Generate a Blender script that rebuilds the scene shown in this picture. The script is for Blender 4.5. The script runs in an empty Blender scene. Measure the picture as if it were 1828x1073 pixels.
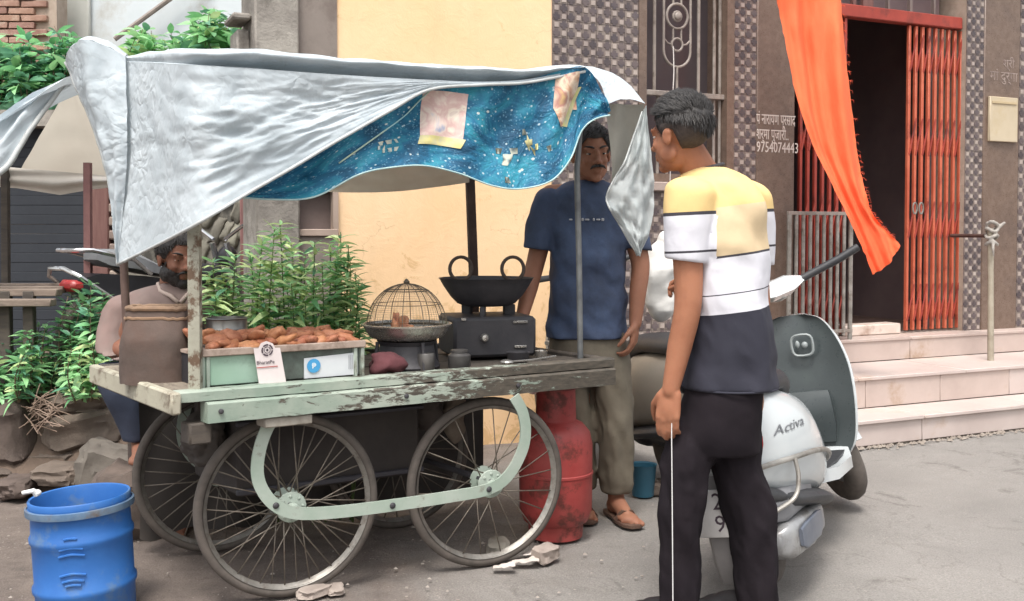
import bpy, math, random
from mathutils import Vector, Matrix, Euler, noise as mnoise
R = math.radians
V = Vector
scene = bpy.context.scene
COL = scene.collection
rnd = random.Random(7)

# ------------------------------------------------------------------ camera, world, sun, exposure
F_PX, CX, HOR, CAM_H, PITCH = 1850.0, 914.0, 415.0, 1.22, R(1.8)
CY = HOR + F_PX * math.tan(PITCH)
cam_d = bpy.data.cameras.new('camera')
cam = bpy.data.objects.new('camera', cam_d)
COL.objects.link(cam)
cam_d.sensor_width = 36.0
cam_d.lens = 36.0 * F_PX / 1828.0
cam_d.shift_y = -(536.5 - CY) / 1828.0
cam_d.clip_start, cam_d.clip_end = 0.05, 400.0
cam.location = (0, 0, CAM_H)
cam.rotation_euler = (R(90) - PITCH, 0, 0)
scene.camera = cam

SUN_EL, SUN_AZ = R(64), R(190)      # azimuth clockwise from +Y: behind the camera
world = bpy.data.worlds.new('World')
scene.world = world
world.use_nodes = True
wn, wl = world.node_tree.nodes, world.node_tree.links
wn.clear()
w_out = wn.new('ShaderNodeOutputWorld')
w_bg = wn.new('ShaderNodeBackground')
w_sky = wn.new('ShaderNodeTexSky')
w_sky.sky_type = 'NISHITA'
w_sky.sun_disc = False
w_sky.sun_elevation = SUN_EL
w_sky.sun_rotation = SUN_AZ
w_sky.air_density = 1.6
w_sky.dust_density = 5.0
w_hs = wn.new('ShaderNodeHueSaturation')
w_hs.inputs['Saturation'].default_value = 0.25   # overcast: the blue is veiled by cloud
wl.new(w_sky.outputs[0], w_hs.inputs['Color'])
wl.new(w_hs.outputs[0], w_bg.inputs['Color'])
w_bg.inputs['Strength'].default_value = 0.15
wl.new(w_bg.outputs[0], w_out.inputs['Surface'])
sun_d = bpy.data.lights.new('sun', 'SUN')
sun_d.energy = 1.5
sun_d.angle = R(16)
sun_d.color = (1.0, 0.96, 0.9)
sun = bpy.data.objects.new('sun', sun_d)
COL.objects.link(sun)
sd_ = V((math.sin(SUN_AZ) * math.cos(SUN_EL), math.cos(SUN_AZ) * math.cos(SUN_EL), math.sin(SUN_EL)))
sun.rotation_euler = sd_.to_track_quat('Z', 'Y').to_euler()
sun.location = sd_ * 30
scene.view_settings.view_transform = 'Standard'
scene.view_settings.look = 'None'
scene.view_settings.exposure = 0.88
scene.view_settings.gamma = 1.0
scene.view_settings.use_curve_mapping = False

# ------------------------------------------------------------------ picture <-> place
def P(u, v, Y):
    """the point at forward distance Y seen at photo pixel (u, v)"""
    xc, yc = (u - CX) / F_PX, (v - CY) / F_PX
    d = V((xc, math.cos(PITCH) - yc * math.sin(PITCH), -math.sin(PITCH) - yc * math.cos(PITCH)))
    return V((0, 0, CAM_H)) + d * (Y / d.y)
def ray(u, v):
    return P(u, v, 1.0) - V((0, 0, CAM_H))
def onplane(u, v, p0, n):
    d = ray(u, v); o = V((0, 0, CAM_H))
    return o + d * ((p0 - o).dot(n) / d.dot(n))
def G(u, v, z=0.0):
    return onplane(u, v, V((0, 0, z)), V((0, 0, 1)))
def proj(p):
    q = p - V((0, 0, CAM_H))
    f = q.y * math.cos(PITCH) - q.z * math.sin(PITCH)
    up = q.y * math.sin(PITCH) + q.z * math.cos(PITCH)
    return (CX + F_PX * q.x / f, CY - F_PX * up / f)
def lerp(a, b, t): return a + (b - a) * t
def nz(p, s=1.0, seed=0.0): return mnoise.noise(V((p[0] * s + seed, p[1] * s + seed * 1.7, p[2] * s - seed)))
def fz(p, s=1.0, seed=0.0, o=4): return mnoise.fractal(V((p[0] * s + seed, p[1] * s + seed * 1.7, p[2] * s - seed)), 1.0, 2.0, o)
def interp(tab, x):
    """piecewise-linear (tuples too) on [(x, y...)...]"""
    if x <= tab[0][0]: return tab[0][1:]
    for a, b in zip(tab, tab[1:]):
        if x <= b[0]:
            t = (x - a[0]) / (b[0] - a[0])
            return tuple(lerp(p, q, t) for p, q in zip(a[1:], b[1:]))
    return tab[-1][1:]
def spline(pts, n):
    """Catmull-Rom through points (Vectors or tuples), n samples per span"""
    pts = [V(p) for p in pts]
    ext = [pts[0] * 2 - pts[1]] + pts + [pts[-1] * 2 - pts[-2]]
    out = []
    for i in range(1, len(ext) - 2):
        a, b, c, d = ext[i - 1:i + 3]
        for k in range(n):
            t = k / n
            out.append(0.5 * ((2 * b) + (c - a) * t + (2 * a - 5 * b + 4 * c - d) * t * t + (3 * b - a - 3 * c + d) * t ** 3))
    out.append(pts[-1].copy())
    return out

# ------------------------------------------------------------------ materials
def lin(c):
    o = []
    for x in c[:3]:
        x = x / 255.0
        o.append(x / 12.92 if x <= 0.04045 else ((x + 0.055) / 1.055) ** 2.4)
    return (o[0], o[1], o[2], 1.0)
MATS = {}
class NT:
    def __init__(s, m): s.n, s.l = m.node_tree.nodes, m.node_tree.links
    def new(s, t, **kw):
        x = s.n.new(t)
        for k, v in kw.items():
            if hasattr(x, k): setattr(x, k, v)
            else: x.inputs[k].default_value = v
        return x
    def link(s, a, b): s.l.new(a, b)
    def noise(s, vec, scale, detail=5, rough=0.6, dist=0.0):
        x = s.new('ShaderNodeTexNoise'); x.inputs['Scale'].default_value = scale
        x.inputs['Detail'].default_value = detail; x.inputs['Roughness'].default_value = rough
        x.inputs['Distortion'].default_value = dist
        s.link(vec, x.inputs['Vector']); return x.outputs['Fac']
    def ramp(s, fac, stops, const=False):
        x = s.new('ShaderNodeValToRGB'); r = x.color_ramp
        if const: r.interpolation = 'CONSTANT'
        while len(r.elements) < len(stops): r.elements.new(0.5)
        for e, (p, c) in zip(r.elements, stops): e.position = p; e.color = c if len(c) == 4 else (*c, 1)
        s.link(fac, x.inputs['Fac']); return x.outputs['Color']
    def mix(s, fac, a, b, typ='MIX'):
        x = s.new('ShaderNodeMix', data_type='RGBA', blend_type=typ)
        for sock, val in ((x.inputs[0], fac), (x.inputs[6], a), (x.inputs[7], b)):
            if hasattr(val, 'is_output') or isinstance(val, bpy.types.NodeSocket): s.link(val, sock)
            else: sock.default_value = val
        return x.outputs[2]
    def math(s, op, a, b=0.0):
        x = s.new('ShaderNodeMath', operation=op)
        for sock, val in ((x.inputs[0], a), (x.inputs[1], b)):
            if isinstance(val, bpy.types.NodeSocket): s.link(val, sock)
            else: sock.default_value = val
        return x.outputs[0]
W4, K4 = (1, 1, 1, 1), (0, 0, 0, 1)
def mat(name, c, c2=None, scale=6.0, rough=0.7, bump=0.0, bscale=40.0, metal=0.0, spec=0.5, dirt=None, dscale=3.0, damt=(0.5, 0.7), rand=0.0,
        transl=0.0, alpha=1.0, stretch=None, edge=(0.35, 0.65), bdetail=6, coat=0.0):
    if name in MATS: return MATS[name]
    m = bpy.data.materials.new(name); m.use_nodes = True; MATS[name] = m
    t = NT(m); bsdf = m.node_tree.nodes['Principled BSDF']
    tc = t.new('ShaderNodeTexCoord'); vec = tc.outputs['Object']
    if rand or stretch:
        mp = t.new('ShaderNodeMapping'); t.link(vec, mp.inputs['Vector'])
        if stretch: mp.inputs['Scale'].default_value = stretch
        if rand:
            oi = t.new('ShaderNodeObjectInfo'); mu = t.math('MULTIPLY', oi.outputs['Random'], 57.0); cb = t.new('ShaderNodeCombineXYZ')
            for k in range(3): t.link(mu, cb.inputs[k])
            t.link(cb.outputs[0], mp.inputs['Location'])
        vec = mp.outputs['Vector']
    col = lin(c)
    if c2 is not None:
        f = t.noise(vec, scale)
        col = t.ramp(f, [(edge[0], lin(c)), (edge[1], lin(c2))])
    if dirt is not None:
        f = t.noise(vec, dscale, 8, 0.7)
        f = t.ramp(f, [(damt[0], K4), (damt[1], W4)])
        col = t.mix(f, col, lin(dirt))
    if rand:
        hs = t.new('ShaderNodeHueSaturation')
        r1 = t.new('ShaderNodeMapRange'); r1.inputs['To Min'].default_value = 1 - rand; r1.inputs['To Max'].default_value = 1 + rand
        t.link(oi.outputs['Random'], r1.inputs['Value']); t.link(r1.outputs[0], hs.inputs['Value'])
        r2 = t.new('ShaderNodeMapRange'); r2.inputs['To Min'].default_value = 0.5 - rand * 0.06; r2.inputs['To Max'].default_value = 0.5 + rand * 0.06
        t.link(oi.outputs['Random'], r2.inputs['Value']); t.link(r2.outputs[0], hs.inputs['Hue'])
        if isinstance(col, bpy.types.NodeSocket): t.link(col, hs.inputs['Color'])
        else: hs.inputs['Color'].default_value = col
        col = hs.outputs['Color']
    if isinstance(col, bpy.types.NodeSocket): t.link(col, bsdf.inputs['Base Color'])
    else: bsdf.inputs['Base Color'].default_value = col
    bsdf.inputs['Roughness'].default_value = rough
    bsdf.inputs['Metallic'].default_value = metal
    bsdf.inputs['Specular IOR Level'].default_value = spec
    if coat: bsdf.inputs['Coat Weight'].default_value = coat
    if bump:
        f = t.noise(vec, bscale, bdetail, 0.65)
        b = t.new('ShaderNodeBump'); b.inputs['Strength'].default_value = min(1, bump); b.inputs['Distance'].default_value = 0.02 * max(bump, 0.3)
        t.link(f, b.inputs['Height']); t.link(b.outputs[0], bsdf.inputs['Normal'])
        if rough > 0.25:
            rr = t.new('ShaderNodeMapRange'); rr.inputs['To Min'].default_value = rough - 0.12; rr.inputs['To Max'].default_value = min(1, rough + 0.12)
            t.link(f, rr.inputs['Value']); t.link(rr.outputs[0], bsdf.inputs['Roughness'])
    out = m.node_tree.nodes['Material Output']
    if transl:
        tr = t.new('ShaderNodeBsdfTranslucent')
        if isinstance(col, bpy.types.NodeSocket): t.link(col, tr.inputs['Color'])
        else: tr.inputs['Color'].default_value = col
        ms = t.new('ShaderNodeMixShader'); ms.inputs[0].default_value = transl
        t.link(bsdf.outputs[0], ms.inputs[1]); t.link(tr.outputs[0], ms.inputs[2]); t.link(ms.outputs[0], out.inputs['Surface'])
    if alpha < 1: bsdf.inputs['Alpha'].default_value = alpha
    m['tree'] = 1
    return m

# ------------------------------------------------------------------ mesh building
WM = {}
class MB:
    def __init__(s): s.v, s.f, s.m = [], [], []
    def add(s, vs, fs, mi=0):
        o = len(s.v); s.v += [V(p) for p in vs]; s.f += [tuple(i + o for i in f) for f in fs]; s.m += [mi] * len(fs); return s
    def hexa(s, p, mi=0):
        return s.add(p, [(0, 3, 2, 1), (4, 5, 6, 7), (0, 1, 5, 4), (1, 2, 6, 5), (2, 3, 7, 6), (3, 0, 4, 7)], mi)
    def box(s, c, d, rot=None, bev=0.0, mi=0):
        """centre c, full size d, rot = Matrix 3x3 / z-angle"""
        M = Matrix.Identity(3) if rot is None else (Matrix.Rotation(rot, 3, 'Z') if isinstance(rot, (int, float)) else rot)
        c = V(c); h = [x / 2 for x in d]
        if not bev:
            q = [(-1, -1, -1), (1, -1, -1), (1, 1, -1), (-1, 1, -1), (-1, -1, 1), (1, -1, 1), (1, 1, 1), (-1, 1, 1)]
            return s.hexa([c + M @ V((a * h[0], b * h[1], e * h[2])) for a, b, e in q], mi)
        b = min(bev, min(h) * 0.9)
        vs, idx = [], {}
        for sx in (-1, 1):
            for sy in (-1, 1):
                for sz in (-1, 1):
                    for ax in range(3):
                        q = [sx * (h[0] - b), sy * (h[1] - b), sz * (h[2] - b)]
                        q[ax] = (sx, sy, sz)[ax] * h[ax]
                        idx[(sx, sy, sz, ax)] = len(vs); vs.append(c + M @ V(q))
        fs = []
        for ax in range(3):
            a1, a2 = [(1, 2), (2, 0), (0, 1)][ax]
            for sg in (-1, 1):
                loop = []
                for p, q in ((-1, -1), (1, -1), (1, 1), (-1, 1)):
                    k = [0, 0, 0]; k[ax] = sg; k[a1] = p; k[a2] = q; loop.append(idx[(*k, ax)])
                fs.append(tuple(loop if sg > 0 else loop[::-1]))
                # edges along axis ax between faces a1,a2
            for p in (-1, 1):
                for q in (-1, 1):
                    k0 = [0, 0, 0]; k1 = [0, 0, 0]; k0[ax] = -1; k1[ax] = 1
                    for k in (k0, k1): k[a1] = p; k[a2] = q
                    lp = [idx[(*k0, a1)], idx[(*k1, a1)], idx[(*k1, a2)], idx[(*k0, a2)]]
                    fs.append(tuple(lp if p * q < 0 else lp[::-1]))
        for sx in (-1, 1):
            for sy in (-1, 1):
                for sz in (-1, 1):
                    lp = [idx[(sx, sy, sz, k)] for k in range(3)]
                    fs.append(tuple(lp if sx * sy * sz > 0 else lp[::-1]))
        return s.add(vs, fs, mi)
    def loft(s, rings, caps=True, closed=False, mi=0):
        n = len(rings[0]); vs = [p for r in rings for p in r]; fs = []
        m = len(rings)
        for i in range(m if closed else m - 1):
            j = (i + 1) % m
            for k in range(n):
                l = (k + 1) % n
                fs.append((i * n + k, i * n + l, j * n + l, j * n + k))
        if caps and not closed:
            fs.append(tuple(range(n - 1, -1, -1))); fs.append(tuple(range((m - 1) * n, m * n)))
        return s.add(vs, fs, mi)
    def tube(s, pts, r, n=8, closed=False, mi=0, caps=True, flat=None, up=None):
        """round tube (radius or list) or, with flat=(w, h), a rectangular bar whose w runs along `up`"""
        pts = [V(p) for p in pts]; m = len(pts); rings = []
        prev = None
        for i, p in enumerate(pts):
            a = pts[(i - 1) % m] if (closed or i > 0) else p
            b = pts[(i + 1) % m] if (closed or i < m - 1) else p
            t = (b - a).normalized() if (b - a).length > 1e-9 else V((0, 0, 1))
            if up is not None: x = V(up)
            elif prev is not None: x = prev
            else: x = V((0, 0, 1)) if abs(t.z) < 0.9 else V((1, 0, 0))
            x = (x - t * x.dot(t))
            if x.length < 1e-6: x = t.orthogonal()
            x.normalize(); prev = x; y = t.cross(x)
            if flat:
                w, h = flat[0] / 2, flat[1] / 2
                rings.append([p + x * w + y * h, p - x * w + y * h, p - x * w - y * h, p + x * w - y * h][::1])
            else:
                rr = r[i] if isinstance(r, (list, tuple)) else r
                rings.append([p + (x * math.cos(2 * math.pi * k / n) + y * math.sin(2 * math.pi * k / n)) * rr for k in range(n)])
        return s.loft(rings, caps, closed, mi)
    def lathe(s, prof, c=(0, 0, 0), M=None, n=32, mi=0, caps=True):
        """profile [(r, z)...] round the local z axis"""
        M = M or Matrix.Identity(3); c = V(c)
        rings = [[c + M @ V((r * math.cos(2 * math.pi * k / n), r * math.sin(2 * math.pi * k / n), z)) for k in range(n)] for r, z in prof]
        return s.loft(rings, caps, False, mi)
    def ell(s, c, r, M=None, nu=16, nv=10, mi=0):
        M = M or Matrix.Identity(3); c = V(c)
        prof = []
        for j in range(nv + 1):
            a = -math.pi / 2 + math.pi * j / nv
            prof.append((max(0.02, math.cos(a)), math.sin(a)))
        rings = [[c + M @ V((r[0] * q * math.cos(2 * math.pi * k / nu), r[1] * q * math.sin(2 * math.pi * k / nu), r[2] * z)) for k in range(nu)] for q, z in prof]
        return s.loft(rings, True, False, mi)
    def cap(s, a, b, ra, rb=None, n=12, mi=0):
        """capsule from a to b"""
        rb = ra if rb is None else rb
        a, b = V(a), V(b); d = b - a; L = max(d.length, 1e-5); M = d.to_track_quat('Z', 'Y').to_matrix()
        prof = [(max(0.05 * ra, ra * math.cos(t)), ra * math.sin(t)) for t in (-1.57, -1.1, -0.55)] + [(ra, 0), (rb, L)] + \
               [(max(0.05 * rb, rb * math.cos(t)), L + rb * math.sin(t)) for t in (0.55, 1.1, 1.57)]
        return s.lathe(prof, a, M, n, mi)
    def grid(s, nu, nv, fn, mi=0, keep=None):
        vs = [fn(i / nu, j / nv) for j in range(nv + 1) for i in range(nu + 1)]
        fs = []
        for j in range(nv):
            for i in range(nu):
                if keep and not keep((i + .5) / nu, (j + .5) / nv): continue
                a = j * (nu + 1) + i
                fs.append((a, a + 1, a + nu + 2, a + nu + 1))
        return s.add(vs, fs, mi)
    def prism(s, poly, d, mi=0):
        """planar polygon (world points) pushed along vector d"""
        n = len(poly); poly = [V(p) for p in poly]; d = V(d)
        fs = [tuple(range(n - 1, -1, -1)), tuple(range(n, 2 * n))] + [(k, (k + 1) % n, n + (k + 1) % n, n + k) for k in range(n)]
        return s.add(poly + [p + d for p in poly], fs, mi)
    def xf(s, M):
        s.v = [M @ p for p in s.v]; return s
    def warp(s, fn):
        s.v = [fn(p) for p in s.v]; return s
    def mesh(s, name, mats, M=None, smooth=40):
        inv = M.inverted() if M is not None else None
        me = bpy.data.meshes.new(name)
        me.from_pydata([tuple(inv @ p) if inv else tuple(p) for p in s.v], [], s.f)
        for m in (mats if isinstance(mats, (list, tuple)) else [mats]): me.materials.append(m)
        if len(me.materials) > 1: me.polygons.foreach_set('material_index', s.m)
        if smooth:
            me.polygons.foreach_set('use_smooth', [True] * len(me.polygons))
            if smooth < 180: me.set_sharp_from_angle(angle=R(smooth))
        me.update()
        return me
    def build(s, name, mats, parent=None, smooth=40, **props):
        M = WM[parent.name] if parent is not None else None
        me = s.mesh(name, mats, M, smooth)
        o = bpy.data.objects.new(name, me); COL.objects.link(o)
        if parent is not None: o.parent = parent
        WM[o.name] = M if M is not None else Matrix.Identity(4)
        for k, v in props.items(): o[k] = v
        return o
def tag(o, label=None, category=None, group=None, kind=None):
    for k, v in (('label', label), ('category', category), ('group', group), ('kind', kind)):
        if v: o[k] = v
    return o
def thing(name, label, category, loc, rotz=0.0, group=None, M=None):
    o = bpy.data.objects.new(name, None); COL.objects.link(o)
    M = M or (Matrix.Translation(V(loc)) @ Matrix.Rotation(rotz, 4, 'Z'))
    o.matrix_basis = M; WM[o.name] = M; o.empty_display_size = 0.1
    return tag(o, label, category, group)
def inst(name, me, M, parent=None, **props):
    """an object of its own that shares mesh data, placed at world matrix M"""
    o = bpy.data.objects.new(name, me); COL.objects.link(o)
    if parent is not None:
        o.parent = parent; o.matrix_basis = WM[parent.name].inverted() @ M
    else: o.matrix_basis = M
    WM[o.name] = M
    for k, v in props.items(): o[k] = v
    return o
def frame(o, x, y=None, z=None):
    """4x4 from origin and axes (x right-handed completed)"""
    x = V(x).normalized(); z = V(z).normalized() if z is not None else None
    if y is None: y = z.cross(x)
    y = V(y); y = (y - x * y.dot(x)).normalized(); z = x.cross(y)
    return Matrix(((x.x, y.x, z.x, o[0]), (x.y, y.y, z.y, o[1]), (x.z, y.z, z.z, o[2]), (0, 0, 0, 1)))
def fuse(mb, voxel=0.006, smooth=3, factor=0.5):
    """one continuous surface out of overlapping closed shapes"""
    me = mb.mesh('tmp_fuse', [], None, 0)
    o = bpy.data.objects.new('tmp_fuse', me); COL.objects.link(o)
    md = o.modifiers.new('r', 'REMESH'); md.mode = 'VOXEL'; md.voxel_size = voxel
    if smooth:
        ms = o.modifiers.new('s', 'SMOOTH'); ms.iterations = smooth; ms.factor = factor
    dg = bpy.context.evaluated_depsgraph_get()
    ev = o.evaluated_get(dg); em = ev.to_mesh()
    out = MB(); out.add([v.co.copy() for v in em.vertices], [tuple(p.vertices) for p in em.polygons])
    ev.to_mesh_clear()
    bpy.data.objects.remove(o); bpy.data.meshes.remove(me)
    return out
def text_mb(s, size, M, depth=0.0015, align='LEFT', shear=0.0, xs=1.0):
    """lettering as thin raised geometry; M: x along the line, y up, z out of the surface"""
    c = bpy.data.curves.new('tmp_text', 'FONT'); c.body = s; c.size = size; c.extrude = depth; c.align_x = align; c.shear = shear; c.resolution_u = 2
    o = bpy.data.objects.new('tmp_text', c); COL.objects.link(o)
    dg = bpy.context.evaluated_depsgraph_get(); em = o.evaluated_get(dg).to_mesh()
    mb = MB(); mb.add([M @ V((v.co.x * xs, v.co.y, v.co.z)) for v in em.vertices], [tuple(p.vertices) for p in em.polygons])
    o.evaluated_get(dg).to_mesh_clear(); bpy.data.objects.remove(o); bpy.data.curves.remove(c)
    return mb
# ================================================================== setting
YAW = R(25)
O = G(1520, 800)
S = V((math.cos(YAW), math.sin(YAW), 0)); T = V((-math.sin(YAW), math.cos(YAW), 0)); Z = V((0, 0, 1))
def FW(s, t, z): return O + S * s + T * t + Z * z
def FP(u, v, t):
    p = onplane(u, v, O + T * t, T); q = p - O
    return q.dot(S), p.z
def su(u, t=1.0): return FP(u, 300, t)[0]
def zv(u, v, t=1.0): return FP(u, v, t)[1]
def fbox(mb, s0, s1, t0, t1, z0, z1, bev=0.0, mi=0):
    return mb.box(FW((s0 + s1) / 2, (t0 + t1) / 2, (z0 + z1) / 2), (s1 - s0, t1 - t0, z1 - z0), YAW, bev, mi)
def fframe(s, t, z): return frame(FW(s, t, z), S, Z)       # x along the wall, y up, z out towards the street

# --- materials of the place
def ground_mat():
    m = bpy.data.materials.new('ground'); m.use_nodes = True; t = NT(m); b = m.node_tree.nodes['Principled BSDF']
    tc = t.new('ShaderNodeTexCoord'); vec = tc.outputs['Object']
    n1 = t.noise(vec, 0.9, 6, 0.62, 0.4); n2 = t.noise(vec, 7.0, 8, 0.7); n3 = t.noise(vec, 160.0, 3, 0.8)
    asph = t.ramp(n1, [(0.3, lin((124, 120, 116))), (0.7, lin((147, 142, 137)))])
    dirtc = t.ramp(n2, [(0.3, lin((96, 86, 80))), (0.7, lin((124, 112, 104)))])
    # bare trodden earth on the cart's side, worn asphalt on the other, with a ragged border
    sx = t.new('ShaderNodeSeparateXYZ'); t.link(vec, sx.inputs[0])
    e = t.math('MULTIPLY', sx.outputs['X'], 0.5); e = t.math('ADD', e, t.math('MULTIPLY', n1, 1.6))
    f = t.ramp(e, [(0.42, W4), (0.95, K4)])
    c = t.mix(f, asph, dirtc)
    st = t.ramp(t.noise(vec, 2.3, 8, 0.75, 1.2), [(0.56, K4), (0.66, W4)])
    c = t.mix(t.math('MULTIPLY', st, 0.55), c, lin((84, 78, 74)))
    pale = t.ramp(t.noise(vec, 4.1, 8, 0.75, 2.0), [(0.6, K4), (0.72, W4)])
    c = t.mix(t.math('MULTIPLY', pale, 0.35), c, lin((158, 150, 140)))
    vo = t.new('ShaderNodeTexVoronoi'); vo.feature = 'DISTANCE_TO_EDGE'; vo.inputs['Scale'].default_value = 0.9
    wv = t.new('ShaderNodeVectorMath', operation='ADD'); t.link(vec, wv.inputs[0]); wn2 = t.new('ShaderNodeTexNoise'); wn2.inputs['Scale'].default_value = 3.0; wn2.inputs['Detail'].default_value = 6; t.link(vec, wn2.inputs['Vector']); t.link(wn2.outputs['Color'], wv.inputs[1]); t.link(wv.outputs[0], vo.inputs['Vector'])
    crk = t.ramp(vo.outputs['Distance'], [(0.0, W4), (0.012, K4)])
    c = t.mix(t.math('MULTIPLY', t.math('MULTIPLY', crk, t.ramp(n1, [(0.45, K4), (0.6, W4)])), 0.3), c, lin((88, 82, 78)))
    peb = t.new('ShaderNodeTexVoronoi'); peb.inputs['Scale'].default_value = 55; t.link(vec, peb.inputs['Vector'])
    pm_ = t.math('MULTIPLY', t.math('LESS_THAN', peb.outputs['Distance'], 0.22), t.math('GREATER_THAN', t.noise(vec, 2.6, 5, 0.7), 0.56))
    c = t.mix(t.math('MULTIPLY', pm_, 0.4), c, lin((170, 160, 150)))
    g = t.ramp(n3, [(0.3, (0.66, 0.66, 0.66, 1)), (0.7, (1.22, 1.22, 1.22, 1))])
    c = t.mix(1.0, c, g, 'MULTIPLY')
    t.link(c, b.inputs['Base Color']); b.inputs['Roughness'].default_value = 0.88
    h = t.math('ADD', t.math('MULTIPLY', n3, 0.35), t.math('MULTIPLY', n2, 1.2))
    bp = t.new('ShaderNodeBump'); bp.inputs['Strength'].default_value = 0.75; bp.inputs['Distance'].default_value = 0.018
    t.link(h, bp.inputs['Height']); t.link(bp.outputs[0], b.inputs['Normal'])
    return m
def yellow_mat():
    m = bpy.data.materials.new('yellow limewash'); m.use_nodes = True; t = NT(m); b = m.node_tree.nodes['Principled BSDF']
    tc = t.new('ShaderNodeTexCoord'); vec = tc.outputs['Object']
    n1 = t.noise(vec, 1.1, 6, 0.6, 0.5); n2 = t.noise(vec, 9.0, 8, 0.72, 0.6)
    c = t.ramp(n1, [(0.3, lin((228, 190, 146))), (0.7, lin((234, 201, 162)))])
    sx = t.new('ShaderNodeSeparateXYZ'); t.link(vec, sx.inputs[0])
    low = t.new('ShaderNodeMapRange'); low.inputs['From Min'].default_value = 1.25; low.inputs['From Max'].default_value = 0.75
    low.inputs['To Min'].default_value = 0.0; low.inputs['To Max'].default_value = 0.11; t.link(sx.outputs['Z'], low.inputs['Value'])
    peel = t.ramp(t.math('ADD', n2, low.outputs[0]), [(0.63, K4), (0.7, W4)])     # flaked patches, mostly low on the wall
    c = t.mix(t.math('MULTIPLY', peel, 0.6), c, lin((196, 158, 108)))
    pk = t.ramp(t.math('ADD', t.noise(vec, 17.0, 6, 0.7, 1.5), low.outputs[0]), [(0.78, K4), (0.81, W4)])
    c = t.mix(t.math('MULTIPLY', pk, 0.5), c, lin((150, 120, 88)))
    mp = t.new('ShaderNodeMapping'); mp.inputs['Scale'].default_value = (1.0, 1.0, 0.16); t.link(vec, mp.inputs['Vector'])
    stk_ = t.ramp(t.noise(mp.outputs['Vector'], 5.5, 7, 0.7), [(0.5, K4), (0.72, W4)])
    c = t.mix(t.math('MULTIPLY', stk_, 0.22), c, lin((196, 166, 128)))
    vo = t.new('ShaderNodeTexVoronoi'); vo.feature = 'DISTANCE_TO_EDGE'; vo.inputs['Scale'].default_value = 1.1; dn = t.new('ShaderNodeTexNoise'); dn.inputs['Scale'].default_value = 4; dn.inputs['Detail'].default_value = 5; t.link(vec, dn.inputs['Vector'])
    va = t.new('ShaderNodeVectorMath', operation='ADD'); t.link(vec, va.inputs[0]); t.link(dn.outputs['Color'], va.inputs[1]); t.link(va.outputs[0], vo.inputs['Vector'])
    ck = t.math('MULTIPLY', t.ramp(vo.outputs['Distance'], [(0.0, W4), (0.008, K4)]), t.ramp(n1, [(0.5, K4), (0.56, W4)]))
    c = t.mix(t.math('MULTIPLY', ck, 0.4), c, lin((166, 136, 104)))
    t.link(c, b.inputs['Base Color']); b.inputs['Roughness'].default_value = 0.9
    bp = t.new('ShaderNodeBump'); bp.inputs['Strength'].default_value = 0.4; bp.inputs['Distance'].default_value = 0.01
    t.link(n2, bp.inputs['Height']); t.link(bp.outputs[0], b.inputs['Normal'])
    return m
M_GROUND, M_YELLOW = ground_mat(), yellow_mat()
M_GRANITE = mat('brown granite', (102, 84, 73), (116, 98, 87), 30, 0.3, 0.03, 120, dirt=(88, 74, 68), dscale=2.2, damt=(0.5, 0.75))
M_TILEW = mat('tile white', (166, 153, 146), (146, 133, 126), 12, 0.35, 0.03, 90, rand=0.12)
M_TILEG = mat('tile base', (124, 112, 106), (110, 98, 94), 14, 0.5, 0.02, 90, rand=0.2)
M_TILED = mat('tile dark', (78, 70, 74), (94, 82, 82), 14, 0.3, 0.02, 90, rand=0.3)
M_CONC = mat('rough concrete', (118, 112, 106), (158, 152, 144), 4, 0.92, 0.5, 55, dirt=(92, 86, 80), dscale=7)
M_CONC2 = mat('grey plaster', (120, 110, 104), (134, 124, 117), 3, 0.9, 0.15, 40, dirt=(104, 92, 86), dscale=4)
M_MARBLE = mat('step marble', (180, 165, 159), (194, 180, 174), 2.5, 0.4, 0.03, 60, dirt=(176, 150, 130), dscale=2.4, damt=(0.56, 0.75))
M_MARBLE2 = mat('step marble warm', (174, 157, 149), (188, 172, 164), 3.1, 0.4, 0.03, 60, dirt=(160, 136, 116), dscale=3.1, damt=(0.55, 0.72))
M_JOINT = mat('joint grime', (92, 84, 76), (120, 110, 100), 9, 0.95)
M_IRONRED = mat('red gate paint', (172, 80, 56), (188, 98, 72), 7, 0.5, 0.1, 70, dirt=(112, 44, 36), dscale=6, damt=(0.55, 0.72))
M_IRONRED_DK = mat('darker red gate paint', (140, 52, 42), (160, 64, 50), 7, 0.55, 0.1, 70, dirt=(92, 42, 36), dscale=6)  # darker tone of the gate red
M_IRON = mat('grey iron paint', (128, 118, 112), (150, 140, 132), 8, 0.5, 0.1, 70, dirt=(94, 82, 74), dscale=9)
M_IRON2 = mat('weathered steel', (122, 118, 112), (160, 156, 150), 8, 0.45, 0.1, 70, metal=0.3, dirt=(92, 74, 62), dscale=9)
M_DARKIN = mat('dim interior', (112, 96, 98), (124, 106, 106), 3, 0.9)
M_CREAM = mat('cream notice board', (190, 176, 152), (180, 166, 142), 3, 0.7, dirt=(178, 160, 128), dscale=4)
M_LETTER = mat('pale engraved lettering', (205, 196, 188), None, rough=0.6)
M_LETTER2 = mat('worn engraved lettering', (160, 144, 136), (120, 104, 98), 30, 0.6)
M_WINFRAME = mat('window frame paint', (110, 98, 94), (126, 114, 110), 8, 0.6, 0.1)
M_BROWNSH = mat('brown shutter', (92, 78, 74), (104, 90, 86), 6, 0.7, 0.1)
M_BRICK = mat('old brick', (148, 114, 98), (168, 136, 120), 9, 0.95, 0.5, 60, rand=0.22, dirt=(186, 170, 152), dscale=8, damt=(0.55, 0.75))
M_MORTAR = mat('mortar', (150, 134, 120), (170, 154, 140), 9, 0.95, 0.4, 50)
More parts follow.
